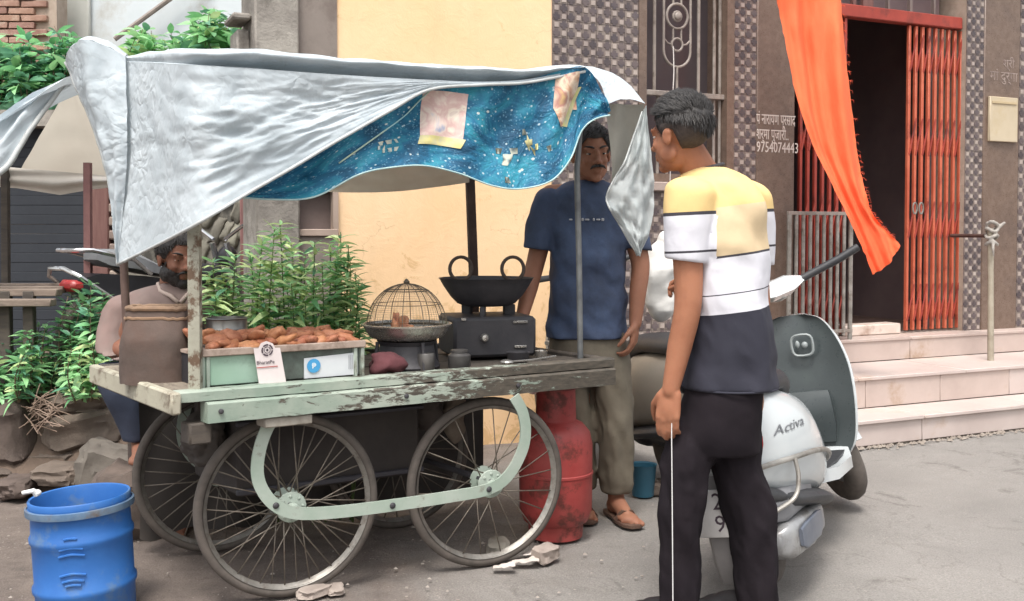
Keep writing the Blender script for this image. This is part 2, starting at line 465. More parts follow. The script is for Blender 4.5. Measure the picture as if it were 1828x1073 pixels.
M_WHITEWALL = mat('pale plaster', (186, 194, 198), (204, 210, 213), 1.6, 0.9, 0.1, 30, dirt=(164, 160, 152), dscale=1.6, damt=(0.52, 0.72))
M_STONE = mat('rubble stone', (82, 72, 65), (110, 97, 88), 5, 0.92, 0.55, 28, rand=0.2, dirt=(84, 74, 68), dscale=4)
M_EARTH = mat('bank earth', (88, 74, 64), (108, 92, 80), 5, 0.95, 0.6, 26)
M_SHUT = mat('recess dark shutter', (36, 40, 47), (44, 48, 55), 2.5, 0.75, 0.1, 30)  # shade of a deep recess put into the slat colour
M_REDPOST = mat('red oxide post', (118, 82, 80), (136, 98, 94), 9, 0.7, 0.15, 50)
M_WOODRED = mat('red brown wood', (104, 72, 68), (118, 86, 80), 6, 0.75, 0.2, 60, stretch=(6, 6, 1))

# --- ground: one sheet, finely wavy near the camera
gm = MB()
def gaxis(lo, hi, n, far):
    a = [lo + (hi - lo) * i / n for i in range(n + 1)]
    return [-far, -far / 3, lo - 6] + a + [hi + 6, far / 3, far]
gx, gy = gaxis(-5, 5, 130, 90), gaxis(1.5, 8.5, 100, 90)
gv = []
for y in gy:
    for x in gx:
        near = 1.0 if (-5 <= x <= 5 and 1.5 <= y <= 8.5) else 0.0
        w = max(0.0, min(1.0, (0.6 - x) / 1.2))
        h = -0.012 + near * (0.006 * fz((x, y, 0), 1.6, 3.0, 4) + w * 0.012 * fz((x, y, 0), 5.0, 9.0, 3))
        gv.append((x, y, h))
nxg = len(gx)
gm.add(gv, [(j * nxg + i, j * nxg + i + 1, (j + 1) * nxg + i + 1, (j + 1) * nxg + i) for j in range(len(gy) - 1) for i in range(nxg - 1)])
gm.build('ground', M_GROUND, smooth=180, kind='structure')

# --- temple front -----------------------------------------------------------
temple = thing('temple_building', 'brown granite temple front with mosaic tiled pillars and an open doorway up marble steps', 'building', FW(1.2, 1.0, 0), YAW)
sA, sB, sC, sD, sE, sF = su(985), su(1138), su(1307), su(1348), su(1422), su(1716)
sG, sH, sI = su(1752), su(1815), su(1815) + 0.42
TOPZ, PLAT = 3.5, 0.5
zl = zv(1640, 42)                                   # underside of the lintel
mb = MB(); fbox(mb, sD, sE - 0.03, 0.985, 1.3, 0, TOPZ, 0.006)
mb.build('granite_panel', M_GRANITE, temple)
mb = MB(); fbox(mb, sG, sH, 0.985, 1.3, 0, TOPZ, 0.006)
mb.build('granite_panel', M_GRANITE, temple)
mb = MB(); fbox(mb, sI, sI + 3.5, 1.02, 1.3, 0, TOPZ)
mb.build('granite_panel', M_GRANITE, temple)
mb = MB(); fbox(mb, sE, sF, 0.99, 1.28, zl + 0.75, TOPZ); fbox(mb, sA, sI + 3.5, 0.9, 4.2, TOPZ, TOPZ + 0.14)
mb.build('roof_slab', M_CONC2, temple)
# doorway room behind
mb = MB()
fbox(mb, sE - 0.25, sE - 0.2, 1.3, 4.0, 0.3, TOPZ); fbox(mb, sF + 0.35, sF + 0.4, 1.3, 4.0, 0.3, TOPZ)
fbox(mb, sE - 0.25, sF + 0.4, 4.0, 4.08, 0.3, TOPZ)
fbox(mb, sE - 0.2, sE - 0.03, 1.3, 1.34, 0.3, TOPZ); fbox(mb, sF, sF + 0.35, 1.3, 1.34, 0.3, TOPZ)
mb.build('inner_room', M_DARKIN, temple)
mb = MB(); fbox(mb, sE - 0.2, sF + 0.35, 1.16, 4.0, 0.3, PLAT)
mb.build('inner_floor', mat('inner floor', (84, 66, 60), (100, 80, 72), 4, 0.5), temple)
# transom over the gate: bars in front of a dim recess
mb = MB(); fbox(mb, sE, sF, 1.22, 1.26, zl + 0.09, zl + 0.75)
mb.build('transom_panel', M_DARKIN, temple)
for k, du in enumerate((1538, 1556, 1601, 1640, 1683)):
    mb = MB(); w = (0.035, 0.1, 0.02, 0.03, 0.02)[k]
    s0 = su(du); fbox(mb, s0, s0 + w, 1.1, 1.13, zl + 0.09, zl + 0.75, 0.003)
    mb.build('transom_bar', M_WOODRED if k < 2 else M_WINFRAME, temple)
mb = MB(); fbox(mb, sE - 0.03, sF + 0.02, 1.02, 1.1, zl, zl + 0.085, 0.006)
mb.build('lintel', M_IRONRED_DK, temple)
mb = MB(); fbox(mb, su(1517), su(1616), 1.02, 1.16, PLAT, PLAT + 0.075, 0.008)
mb.build('door_sill', mat('sill stone', (196, 178, 166), (214, 200, 190), 7, 0.45, dirt=(150, 120, 104), dscale=9), temple)
# garlands and shapes seen dimly inside
for k in range(7):
    s0 = lerp(sE + 0.5, sF - 0.5, rnd.random()); t0 = 1.9 + rnd.random(); z1 = 2.2 - rnd.random() * 0.5
    mb = MB(); mb.tube([FW(s0 + 0.01 * math.sin(q), t0, z1 - q * 0.11) for q in range(9)], [0.012 + 0.006 * (q % 2) for q in range(9)], 6)
    mb.build('garland', mat('garland %d' % (k % 3), [(120, 60, 50), (90, 80, 50), (70, 60, 80)][k % 3], None, rough=0.9), temple)
mb = MB(); fbox(mb, sE + 0.55, sE + 1.15, 3.3, 3.8, PLAT, PLAT + 0.7, 0.02); fbox(mb, sE + 0.65, sE + 1.05, 3.4, 3.8, PLAT + 0.7, PLAT + 1.3, 0.03)
mb.build('shrine_plinth', mat('shrine plinth', (96, 66, 60), (80, 60, 64), 5, 0.6), temple)

# mosaic tiles: each a small square with a raised basket-weave of dark strips
def tile_mesh(p):
    mb = MB(); g = p * 0.012; h = p - 2 * g
    mb.box((0, 0, 0.0035), (h, h, 0.007), None, 0.0, 1)
    q = p / 2
    for i in (0, 1):
        for j in (0, 1):
            c = ((i - 0.5) * q, (j - 0.5) * q); o = (i + j) % 2
            if o: mb.box((c[0], c[1], 0.0085), (q * 0.56, q * 0.56, 0.005), None, 0.0, 0)
            else:
                mb.box((c[0], c[1], 0.0078), (q * 0.96, q * 0.46, 0.004), None, 0.0, 2); mb.box((c[0], c[1], 0.0076), (q * 0.46, q * 0.96, 0.004), None, 0.0, 2)
    return mb.mesh('tile', [M_TILEW, M_TILEG, M_TILED], None, 0)
PT = 0.0985
TILE = tile_mesh(PT)
def tiled(name_s0, name_s1, z0, z1, visible, t0=1.0):
    """a pillar faced with tiles; only rows in sight get tiles of their own"""
    s0, s1 = name_s0, name_s1
    mb = MB(); fbox(mb, s0, s1, t0, 1.3, z0, z1)
    po = mb.build('tiled_pillar', M_MORTAR, temple)
    n = max(1, int(round((s1 - s0) / PT))); sc = (s1 - s0) / n / PT
    lo, hi = visible
    rows = int(math.ceil((z1 - z0) / (PT * sc)))
    for r in range(rows):
        zz = z0 + (r + 0.5) * PT * sc
        if zz < lo or zz > hi: continue
        for k in range(n):
            M = fframe(s0 + (k + 0.5) * (s1 - s0) / n, t0 - 0.0005, zz) @ Matrix.Scale(sc, 4)
            inst('tile', TILE, M, po)
    return po
zwb = zv(1200, 325)
tiled(sA, sB, 0, TOPZ, (0.2, 3.1))
tiled(sC, sD, 0, TOPZ, (0.2, 3.1))
tiled(sB, sC, 0, zwb - 0.06, (0.3, 3.1))
tiled(sF + 0.03, sG, PLAT, TOPZ, (0.4, 3.2))
tiled(sH, sI, 0.2, TOPZ, (0.3, 3.2), 0.995)
mb = MB(); fbox(mb, sB, sC, 1.0, 1.3, 3.3, TOPZ)
mb.build('window_head', M_GRANITE, temple)

# window with bars and an iron ornament
mb = MB(); w_ = 0.055
fbox(mb, sB, sB + w_, 0.985, 1.26, zwb, 3.3); fbox(mb, sC - w_, sC, 0.985, 1.26, zwb, 3.3)
fbox(mb, sB + w_, sC - w_, 0.985, 1.26, zwb, zwb + 0.05)
win = mb.build('window', M_GRANITE, temple)
mb = MB(); fbox(mb, sB - 0.03, sC + 0.02, 0.93, 1.2, zwb - 0.06, zwb - 0.004, 0.006)
mb.build('sill', mat('window sill', (150, 134, 126), (164, 148, 140), 5, 0.7), win)
mb = MB(); fbox(mb, sB + w_, sC - w_, 1.2, 1.24, zwb + 0.05, 3.3)
mb.build('pane', mat('dark window pane', (66, 58, 62), (78, 70, 72), 2, 0.35), win)
mb = MB(); fbox(mb, su(1146), su(1172), 1.14, 1.18, zwb + 0.05, 3.3, 0.006)
mb.build('shutter_stile', M_CONC2, win)
zm = zv(1210, 166)
mb = MB(); fbox(mb, sB + 0.02, sC - 0.02, 1.015, 1.045, zm - 0.022, zm + 0.012, 0.004)
mb.build('crossbar', M_IRON, win)
for u in (1149, 1175, 1254, 1282, 1292, 1301):
    mb = MB(); s0 = su(u); mb.tube([FW(s0, 1.05, zm), FW(s0, 1.05, 3.28)], 0.011, 8); mb.build('window_bar', M_IRON, win)
for u in (1159, 1181, 1198, 1282, 1292, 1301):
    mb = MB(); s0 = su(u); mb.tube([FW(s0, 1.05, zwb + 0.05), FW(s0, 1.05, zm)], 0.010, 8); mb.build('window_bar', M_IRON, win)
# ornament: elongated loop holding a ring, a boss and scrolls
so = su(1214); mb = MB(); pr = []
r_ = 0.1; zb = zv(1214, 118) + r_
for k in range(13): pr.append(FW(so - r_ * math.cos(math.pi * k / 12), 1.04, zb - r_ * math.sin(math.pi * k / 12)))
pr = [FW(so - r_, 1.04, 3.2)] + pr + [FW(so + r_, 1.04, 3.2)]
mb.tube(pr, 0.0085, 8); mb.tube([FW(so, 1.04, zb - r_), FW(so, 1.04, zm)], 0.0085, 8)
mb.build('iron_loop', M_IRON, win)
def ringp(s0, z0, r, n=24, t=1.04): return [FW(s0 + r * math.cos(2 * math.pi * k / n), t, z0 + r * math.sin(2 * math.pi * k / n)) for k in range(n)]
mb = MB(); zc = zv(1214, 27); mb.tube(ringp(so, zc, 0.078), 0.009, 8, True); mb.tube(ringp(so, zc, 0.03, 14), 0.008, 6, True); mb.ell(FW(so, 1.03, zc), (0.026, 0.012, 0.026), Matrix.Rotation(YAW, 3, 'Z'))
mb.build('iron_rosette', M_IRON, win)
mb = MB(); z2 = zv(1214, 78); mb.tube(ringp(so, z2, 0.04, 16), 0.008, 6, True)
for sg in (-1, 1):
    mb.tube([FW(so + sg * 0.03, 1.04, z2 + 0.03), FW(so + sg * 0.03, 1.04, zc - 0.075)], 0.007, 6)
    mb.tube([FW(so + sg * 0.04, 1.04, z2), FW(so + sg * 0.07, 1.04, z2 + 0.006), FW(so + sg * 0.095, 1.04, z2 + 0.03)], 0.006, 6)
    mb.tube([FW(so + sg * 0.03, 1.04, zc + 0.075), FW(so + sg * 0.03, 1.04, 3.2)], 0.007, 6)
mb.build('iron_scroll', M_IRON, win)

# lettering on the left granite panel and on the right one
for i, (txt, v0, hh, u0) in enumerate((('पं नारायण प्रसाद', 218, 0.088, 1350), ('शर्मा पुजारी..', 245, 0.088, 1350), ('9754074443', 268, 0.085, 1350))):
    s0, z0 = FP(u0, v0, 0.985)
    tm = text_mb(txt, hh * 1.15, fframe(s0, 0.984, z0 - 0.01), 0.001)
    sm = [(p - O).dot(S) for p in tm.v]; wd = max(sm) - min(sm); tgt = (0.32, 0.26, 0.34)[i]
    tm.warp(lambda p: p + S * (((p - O).dot(S) - s0) * (tgt / wd - 1)))
    tm.build('lettering', M_LETTER, temple, 0)
for txt, uu, v0, hh in (('श्री', 1790, 120, 0.09), ('मां दुर्गा', 1767, 142, 0.1)):
    s0, z0 = FP(uu, v0, 0.985)
    tm = text_mb(txt, hh, fframe(s0, 0.984, z0), 0.001)
    tm.build('lettering', M_LETTER2, temple, 0)
s0, z0 = FP(1762, 252, 0.985); s1, z1 = FP(1813, 176, 0.985)
nb = MB(); fbox(nb, s0, s1, 0.962, 0.984, z0, z1, 0.004)
nbo = nb.build('notice_board', M_CREAM); tag(nbo, 'blank cream board fixed to the brown granite beside the doorway', 'notice board')
nb = MB(); fbox(nb, s0 + 0.02, s1 - 0.02, 0.955, 0.9618, z1 - 0.05, z1 - 0.035); nb.build('board_lip', mat('board lip', (178, 160, 128)), nbo)

# --- marble steps
steps = thing('front_steps', 'pale pinkish marble steps rising to the temple doorway', 'steps', FW(1.5, 0.3, 0), YAW)
sL, sR = su(1440, 0.3), sI + 3.2
mb = MB(); fbox(mb, sL, sR, 0.012, 1.0, -0.05, 0.135); fbox(mb, sL, sR, 0.312, 1.0, 0.135, 0.33); fbox(mb, sL - 0.5, sR, 0.862, 1.02, 0.33, 0.485)
mb.build('step_core', M_JOINT, steps)
def panels(t0, z0, z1, w, ph, mats, face=True):
    s = sL - ph
    while s < sR:
        a, b = max(s, sL), min(s + w, sR)
        if b - a > 0.03:
            q = MB(); k = rnd.random() * 0.003
            fbox(q, a + 0.002, b - 0.002, t0 - k, t0 + 0.02, z0 + 0.003, z1 - 0.002, 0.002)
            q.build('riser_slab', mats[rnd.randrange(len(mats))], steps)
        s += w
def treads(t0, t1, z, w, ph, mats):
    s = sL - ph
    while s < sR:
        a, b = max(s, sL), min(s + w, sR)
        if b - a > 0.03:
            q = MB(); k = rnd.random() * 0.0025
            fbox(q, a + 0.002, b - 0.002, t0, t1, z - 0.02, z + k, 0.003)
            q.build('tread_slab', mats[rnd.randrange(len(mats))], steps)
        s += w
panels(0.0, 0.0, 0.128, 0.92, 0.3, [M_MARBLE, M_MARBLE2]); treads(-0.022, 0.298, 0.15, 0.92, 0.3, [M_MARBLE])
panels(0.3, 0.152, 0.322, 0.62, 0.15, [M_MARBLE, M_MARBLE2]); treads(0.285, 0.848, 0.342, 0.9, 0.5, [M_MARBLE])
panels(0.85, 0.344, 0.482, 0.8, 0.2, [M_MARBLE2]); treads(0.84, 1.02, 0.5, 0.8, 0.2, [M_MARBLE2])
q = MB(); fbox(q, sE - 0.5, sF + 0.3, 1.021, 1.158, 0.3, 0.5); q.build('threshold', M_MARBLE2, steps)

# --- collapsible gate: two folded leaves of upright channels and scissor lattice
def gate_leaf(label, u0, u1, n, z0, z1, t0, m):
    g = thing('collapsible_gate', label, 'gate', FW(su(u0), t0, z0), YAW)
    a, b = su(u0, t0), su(u1, t0)
    xs = [lerp(a, b, k / (n - 1)) for k in range(n)]
    for x in xs:
        q = MB(); fbox(q, x - 0.011, x + 0.011, t0 - 0.012, t0 + 0.012, z0 + 0.02, z1 - 0.01, 0.002); q.build('upright_channel', m, g)
    lv = 4
    for r in range(lv):
        zc_ = lerp(z0 + 0.22, z1 - 0.2, r / (lv - 1))
        for k in range(n - 1):
            for sg in (-1, 1):
                q = MB(); hgt = 0.13
                q.tube([FW(xs[k], t0 - 0.014 * sg, zc_ - sg * hgt), FW(xs[k + 1], t0 - 0.014 * sg, zc_ + sg * hgt)], 0, flat=(0.004, 0.013), up=T)
                q.build('lattice_bar', M_IRONRED_DK, g)
    return g
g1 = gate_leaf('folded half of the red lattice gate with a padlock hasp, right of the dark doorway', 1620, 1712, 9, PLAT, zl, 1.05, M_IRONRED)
g2 = gate_leaf('folded half of the red lattice gate behind the grey railing, left of the doorway', 1428, 1506, 7, PLAT, zl, 1.05, M_IRONRED_DK)
q = MB(); s0, z0 = FP(1633, 372, 1.03)
for dx in (-0.03, 0.03): q.tube([FW(s0 + dx + 0.02 * math.cos(k), 1.0 + 0.0 * k, z0 + 0.04 * math.sin(k)) for k in [j * 0.52 for j in range(12)]], 0.006, 6, True)
q.build('hasp', M_IRON2, g1)

# --- grey railing on the platform
rl = thing('iron_railing', 'grey iron railing of upright bars standing left of the dark doorway', 'railing', FW(su(1465, .87), .87, PLAT), YAW)
t0 = 0.88; za, zb_ = PLAT + 0.0, zv(1465, 381, t0); a, b = su(1410, t0), su(1520, t0)
for k in range(10):
    x = lerp(a, b, k / 9); q = MB(); q.tube([FW(x, t0, za if k in (0, 3, 6, 9) else za + 0.03), FW(x, t0, zb_)], 0.013 if k not in (0, 9) else 0.016, 8); q.build('bar', M_IRON2, rl)
for zz in (zb_, za + 0.06):
    q = MB(); fbox(q, a - 0.015, b + 0.015, t0 - 0.012, t0 + 0.012, zz - 0.012, zz + 0.012, 0.003); q.build('rail', M_IRON, rl)

# --- post with knotted cloth and a bar to the gate
t0 = 0.55; s0 = su(1772, t0); zt = zv(1770, 408, t0)
po = thing('railing_post', 'pale weathered post with rag knotted at its top, standing on the marble steps', 'post', FW(s0, t0, 0.342), YAW)
q = MB(); q.tube([FW(s0 - 0.012, t0, zt), FW(s0 - 0.004, t0, 0.9), FW(s0 + 0.008, t0, 0.342)], [0.021, 0.02, 0.022], 10); q.build('post_tube', mat('pale post', (142, 132, 116), (166, 158, 142), 9, 0.6, 0.2, 60), po)
q = MB(); q.tube([FW(s0 - 0.01, t0, zt - 0.05), FW(su(1714, .9), 0.97, zt - 0.05)], 0.013, 8); q.build('side_bar', mat('dark bar', (70, 52, 48), (86, 64, 58), 8, 0.6), po)
q = MB()
for k in range(4): q.tube([FW(s0 + 0.036 * math.cos(a_ + k), t0 + 0.036 * math.sin(a_ + k), zt - 0.1 + 0.045 * k + 0.012 * math.sin(2 * a_)) for a_ in [j * 0.63 for j in range(10)]], 0.014, 6, True)
q.tube([FW(s0 + 0.02, t0 - 0.03, zt), FW(s0 + 0.06, t0 - 0.05, zt + 0.04), FW(s0 + 0.1, t0 - 0.03, zt + 0.035)], [0.013, 0.011, 0.003], 6)
q.tube([FW(s0 - 0.02, t0 - 0.03, zt - 0.08), FW(s0 - 0.045, t0 - 0.05, zt - 0.14), FW(s0 - 0.035, t0 - 0.05, zt - 0.2)], [0.013, 0.011, 0.003], 6)
rag = fuse(q, 0.006, 3).build('rag', mat('rag', (166, 160, 152), (132, 128, 124), 20, 0.9)); tag(rag, 'greyish rag knotted round the top of the pale post', 'rag')

# --- orange cloth hanging across the doorway
Lp = [(1360, -150, 6.32), (1384, -5, 6.3), (1400, 80, 6.28), (1420, 175, 6.24), (1452, 268, 6.18), (1494, 350, 6.1), (1532, 432, 6.04), (1556, 490, 6.0)]
Rp = [(1478, -150, 6.36), (1499, -5, 6.34), (1513, 110, 6.32), (1529, 240, 6.28), (1543, 325, 6.22), (1557, 378, 6.16), (1584, 412, 6.1), (1608, 438, 6.06)]
Ls, Rs = spline([P(*q) for q in Lp], 8), spline([P(*q) for q in Rp], 8)
nR = len(Ls) - 1
def cl(i, j):
    k = min(nR, int(round(j * nR))); a, b = Ls[k], Rs[k]; p = a.lerp(b, i)
    fold = 0.045 * math.sin(i * 9.0 + 2.5 * j) * (0.35 + 0.65 * math.sin(math.pi * min(1, j * 1.1)))
    fold += 0.02 * math.sin(i * 21 + 7 * j + 3 * nz((j * 4, i, 2), 1.0)) + 0.014 * abs(fz((i * 7 + j * 2, j * 7, 3), 1.0, 4.0, 3)) + 0.012 * nz((i * 3, j * 9, 0), 1.3)
    p = p + V((-0.1, -1, 0)) * fold
    if j > 0.86: p.z -= (j - 0.86) * 0.25 * math.sin(math.pi * i) ; p.x += 0.006 * nz((i * 40, j * 40, 1))
    if i in (0, 1): p.x += 0.006 * nz((j * 70, i, 3), 1.0)
    return p
q = MB(); q.grid(26, nR * 1, cl)
oc = q.build('hanging_cloth', mat('orange cloth', (230, 94, 54), (248, 130, 84), 1.5, 0.85, 0.6, 22, transl=0.25, stretch=(1, 1, 0.3)), smooth=180)
tag(oc, 'long orange cloth hanging crumpled across the temple doorway', 'cloth')
q = MB()
for k in range(110):
    j = 0.1 + 0.82 * rnd.random(); p = cl(1.0, round(j * nR) / nR); q.tube([p, p + V((0.006 + 0.01 * rnd.random(), -0.005, rnd.uniform(-.01, .006))), p + V((0.018 * rnd.random() + 0.008, -0.01, rnd.uniform(-.025, .002)))], [0.0014, 0.001, 0.0006], 4)
f = q.build('frayed_edge', mat('fray', (190, 70, 36)), oc); f['kind'] = 'stuff'
q = MB(); q.tube([P(1340, -152, 6.33), P(1500, -152, 6.37), P(1560, -152, 6.9)], 0.014, 8)
rod = q.build('bamboo_rod', mat('bamboo', (150, 122, 78), (170, 140, 92), 12, 0.6)); tag(rod, 'thin bamboo rod carrying the long orange cloth', 'rod')

# --- yellow house next door -------------------------------------------------
house = thing('painted_house', 'house wall in pale yellow limewash with a bare concrete corner behind the food cart', 'building', FW(-2.0, 1.0, 0), YAW)
s_p, s_c, s_y = su(530), su(452), su(602)
mb = MB(); fbox(mb, s_y, sA - 0.002, 1.0, 1.3, -0.02, 3.6); mb.build('yellow_wall', M_YELLOW, house)
z5 = zv(565, 340); z6 = zv(565, 405)
mb = MB(); fbox(mb, s_p, s_y - 0.001, 0.985, 1.3, z5, 3.6); fbox(mb, s_p, s_y - 0.001, 0.985, 1.3, -0.02, z6 - 0.05)
mb.build('plaster_pier', M_CONC2, house)
mb = MB(); fbox(mb, s_c, s_p - 0.001, 0.93, 1.3, -0.02, 3.6, 0.01); mb.build('concrete_column', M_CONC, house)
mb = MB(); fbox(mb, s_p + 0.01, s_y - 0.02, 1.04, 1.09, z6 - 0.05, z5 + 0.02); nw = mb.build('small_window', M_BROWNSH, house)
mb = MB(); fbox(mb, s_p, s_y - 0.001, 0.97, 1.03, z6 - 0.05, z6 - 0.012, 0.004); fbox(mb, s_y - 0.03, s_y - 0.001, 0.975, 1.03, z6 - 0.012, z5); mb.build('window_frame', mat('pale frame', (150, 132, 120), (164, 146, 134), 6, 0.8), nw)
mb = MB(); fbox(mb, s_y + 0.4, sA - 0.01, 1.3, 3.2, -0.02, 3.55); mb.build('rear_walls', M_CONC2, house)
# stub of broken slab sticking out left of the column
mb = MB(); fbox(mb, s_c - 0.1, s_c - 0.002, 1.0, 1.25, zv(430, 34, 1.0), zv(430, 22, 1.0), 0.01); fbox(mb, s_c - 0.07, s_c - 0.002, 1.05, 1.25, 1.6, zv(430, 48, 1.0), 0.01)
mb.build('broken_slab', M_CONC, house)

# --- background, left ---------------------------------------------------------
# bank of earth held by rubble stones
def bank(i, j):
    p = V((lerp(-6.0, -0.75, i), lerp(4.75, 7.6, j), 0)); w = max(0.0, min(1.0, (p.x + 0.75) / -0.7))
    h = min(1.0, j * 5.2); p.z = -0.05 + w * (0.5 * h + 0.04 * fz(p, 3.0, 4.0)) ; return p
q = MB(); q.grid(60, 34, bank); bk = q.build('earth_bank', M_EARTH, smooth=180); bk['kind'] = 'structure'
def stone_mb(sz, seed, amp=0.16, cuts=3, bev=0.16):
    q = MB(); q.box((0, 0, 0), (1, 1, 1), None, bev)
    bm_ = q
    def w(p):
        d = p.copy(); k = amp; d += V((nz(p, 1.5, seed), nz(p, 1.5, seed + 9), nz(p, 1.5, seed + 17))) * k + V((nz(p, 4.5, seed), nz(p, 4.5, seed + 9), nz(p, 4.5, seed + 17))) * k * 0.42 + (V((nz(p, 11, seed), nz(p, 11, seed + 9), nz(p, 11, seed + 17))) * k * 0.22 if cuts > 4 else V((0, 0, 0)))
        return V((d.x * sz[0], d.y * sz[1], d.z * sz[2]))
    # subdivide each face once for an uneven outline
    me = bm_.mesh('t', [], None, 0)
    import bmesh
    bm = bmesh.new(); bm.from_mesh(me); bmesh.ops.subdivide_edges(bm, edges=bm.edges[:], cuts=cuts, use_grid_fill=True)
    o = MB(); o.add([w(v.co.copy()) for v in bm.verts], [tuple(x.index for x in f.verts) for f in bm.faces]); bm.free(); bpy.data.meshes.remove(me)
    return o
swall = thing('rubble_wall', 'low wall of rough brown rubble stones under the bushes', 'stone wall', G(120, 860), 0)
stones = [  # u0, u1, v0, v1, Y
    (-40, 62, 706, 828, 4.95), (98, 214, 694, 734, 5.05), (98, 222, 734, 796, 5.0), (62, 100, 730, 800, 5.15), (-40, 60, 824, 868, 4.92),
    (60, 160, 796, 834, 5.02), (205, 262, 718, 800, 5.1), (262, 330, 712, 800, 5.15), (330, 400, 700, 790, 5.1), (400, 470, 712, 800, 5.1), (470, 560, 720, 800, 5.1),
    (250, 330, 800, 868, 5.05), (330, 420, 795, 860, 5.05), (420, 520, 800, 862, 5.0), (-60, 20, 664, 706, 5.2), (210, 300, 672, 715, 5.3), (300, 420, 660, 705, 5.3), (540, 640, 740, 850, 5.05)]
for k, (u0, u1, v0, v1, Y) in enumerate(stones):
    c = P((u0 + u1) / 2, (v0 + v1) / 2, Y + 0.12); sx = (u1 - u0) / F_PX * Y * 1.04; sz = (v1 - v0) / F_PX * Y * 1.04
    m = stone_mb((sx, 0.3 + 0.05 * rnd.random(), sz), k * 3.3, 0.14, 6)
    m.build('stone', M_STONE, None, 30) if False else None
    me = m.mesh('stone', M_STONE, None, 55)
    inst('stone', me, Matrix.Translation(c) @ Matrix.Rotation(0.12 * rnd.uniform(-1, 1), 4, 'Y'), swall)
loose = [('grey rough block lying below the rubble wall behind the blue barrel', 150, 256, 794, 886, 4.86), ('flat brown stone lying between two blocks left of the grey rough block', 70, 152, 828, 862, 4.85),
         ('pale angular stone at the far left foot of the rubble wall', 0, 60, 852, 884, 4.78)]
for k, (lb, u0, u1, v0, v1, Y) in enumerate(loose):
    sx = (u1 - u0) / F_PX * Y; sz = (v1 - v0) / F_PX * Y
    c = P((u0 + u1) / 2, (v0 + v1) / 2, Y); c.z = max(c.z, sz * 0.42)
    o = inst('loose_stone', stone_mb((sx, 0.24, sz), 50 + k * 5, 0.14, 6).mesh('loose_stone', M_STONE if k else mat('grey block', (90, 84, 78), (110, 103, 95), 5, 0.9, 0.5, 28), None, 30), Matrix.Translation(c) @ Matrix.Rotation(rnd.uniform(-.1, .1), 4, 'Y'))
    tag(o, lb, 'stone')

# shed behind the neighbouring stall, its shutter darkened to read as a recess
YS = 6.6
shed = thing('roadside_shed', 'dim shed with a blue-grey shutter darkened like a recess and red-brown timber jamb behind the left stall', 'shed', P(80, 560, YS), 0)
def xbox(mb, u0, u1, v0, v1, Y, d, bev=0.0):
    a, b = P(u0, v1, Y), P(u1, v0, Y)
    return mb.box(((a.x + b.x) / 2, Y + d / 2, (a.z + b.z) / 2), (b.x - a.x, d, b.z - a.z), None, bev)
q = MB(); a, b = P(-120, 560, YS), P(160, 130, YS)
for k in range(26):                       # ribbed roller shutter
    z0 = lerp(0.3, 1.88, k / 26); z1 = lerp(0.3, 1.88, (k + 1) / 26) - 0.0005
    q = MB(); q.box(((a.x + b.x) / 2, YS + 0.02 + 0.002 * (k % 2), (z0 + z1) / 2), (b.x - a.x, 0.03, z1 - z0), None, 0.002); q.build('shutter_slat', M_SHUT, shed)
q = MB(); xbox(q, 160, 191, 195, 600, YS - 0.03, 0.14, 0.01); q.build('timber_jamb', M_WOODRED, shed)
for k in range(12):
    q = MB(); v0 = 500 - k * 24; xbox(q, 190 + rnd.uniform(-2, 1), 208 + rnd.uniform(-2, 4), v0 - 17, v0, YS - 0.02, 0.14, 0.01); q.build('brick', mat('grey brick', (128, 112, 104), (148, 134, 124), 12, 0.9, 0.4, rand=0.2), shed)
q = MB(); a, b = P(208, 560, YS), P(500, 130, YS); q.box(((a.x + b.x) / 2, YS + 0.14, 0.95), (b.x - a.x, 0.24, 1.86)); q.build('wall', mat('mottled old wall', (94, 92, 86), (136, 132, 122), 3.2, 0.95, 0.5, 16, dirt=(70, 68, 64), dscale=5, damt=(0.48, 0.6)), shed)
for k in range(16):                       # stones standing out of the mottled wall
    u = 352 + 14 * (k % 7) + rnd.uniform(-5, 5); v = 345 + 36 * (k // 5) + rnd.uniform(-8, 8)
    c = P(u, v, YS + 0.03); m = stone_mb((0.055 + 0.03 * rnd.random(), 0.07, 0.1 + 0.08 * rnd.random()), 80 + k)
    inst('stone', m.mesh('stone', mat('pale wall stone', (112, 110, 100), (140, 136, 124), 6, 0.95, 0.4, rand=0.25), None, 60), Matrix.Translation(c) @ Matrix.Rotation(rnd.uniform(-.5, .5), 4, 'Y'), shed)
q = MB(); a, b = P(-160, 560, YS), P(520, 130, YS); q.box(((a.x + b.x) / 2, YS + 0.8, 1.93), (b.x - a.x, 1.9, 0.1)); q.build('roof', M_CONC, shed)
# red post and dark pole right of the shed
q = MB(); xbox(q, 430, 446, 300, 640, 6.15, 0.06, 0.006); o = q.build('red_post', M_REDPOST); tag(o, 'slim reddish post between the mottled wall and the concrete column', 'post')

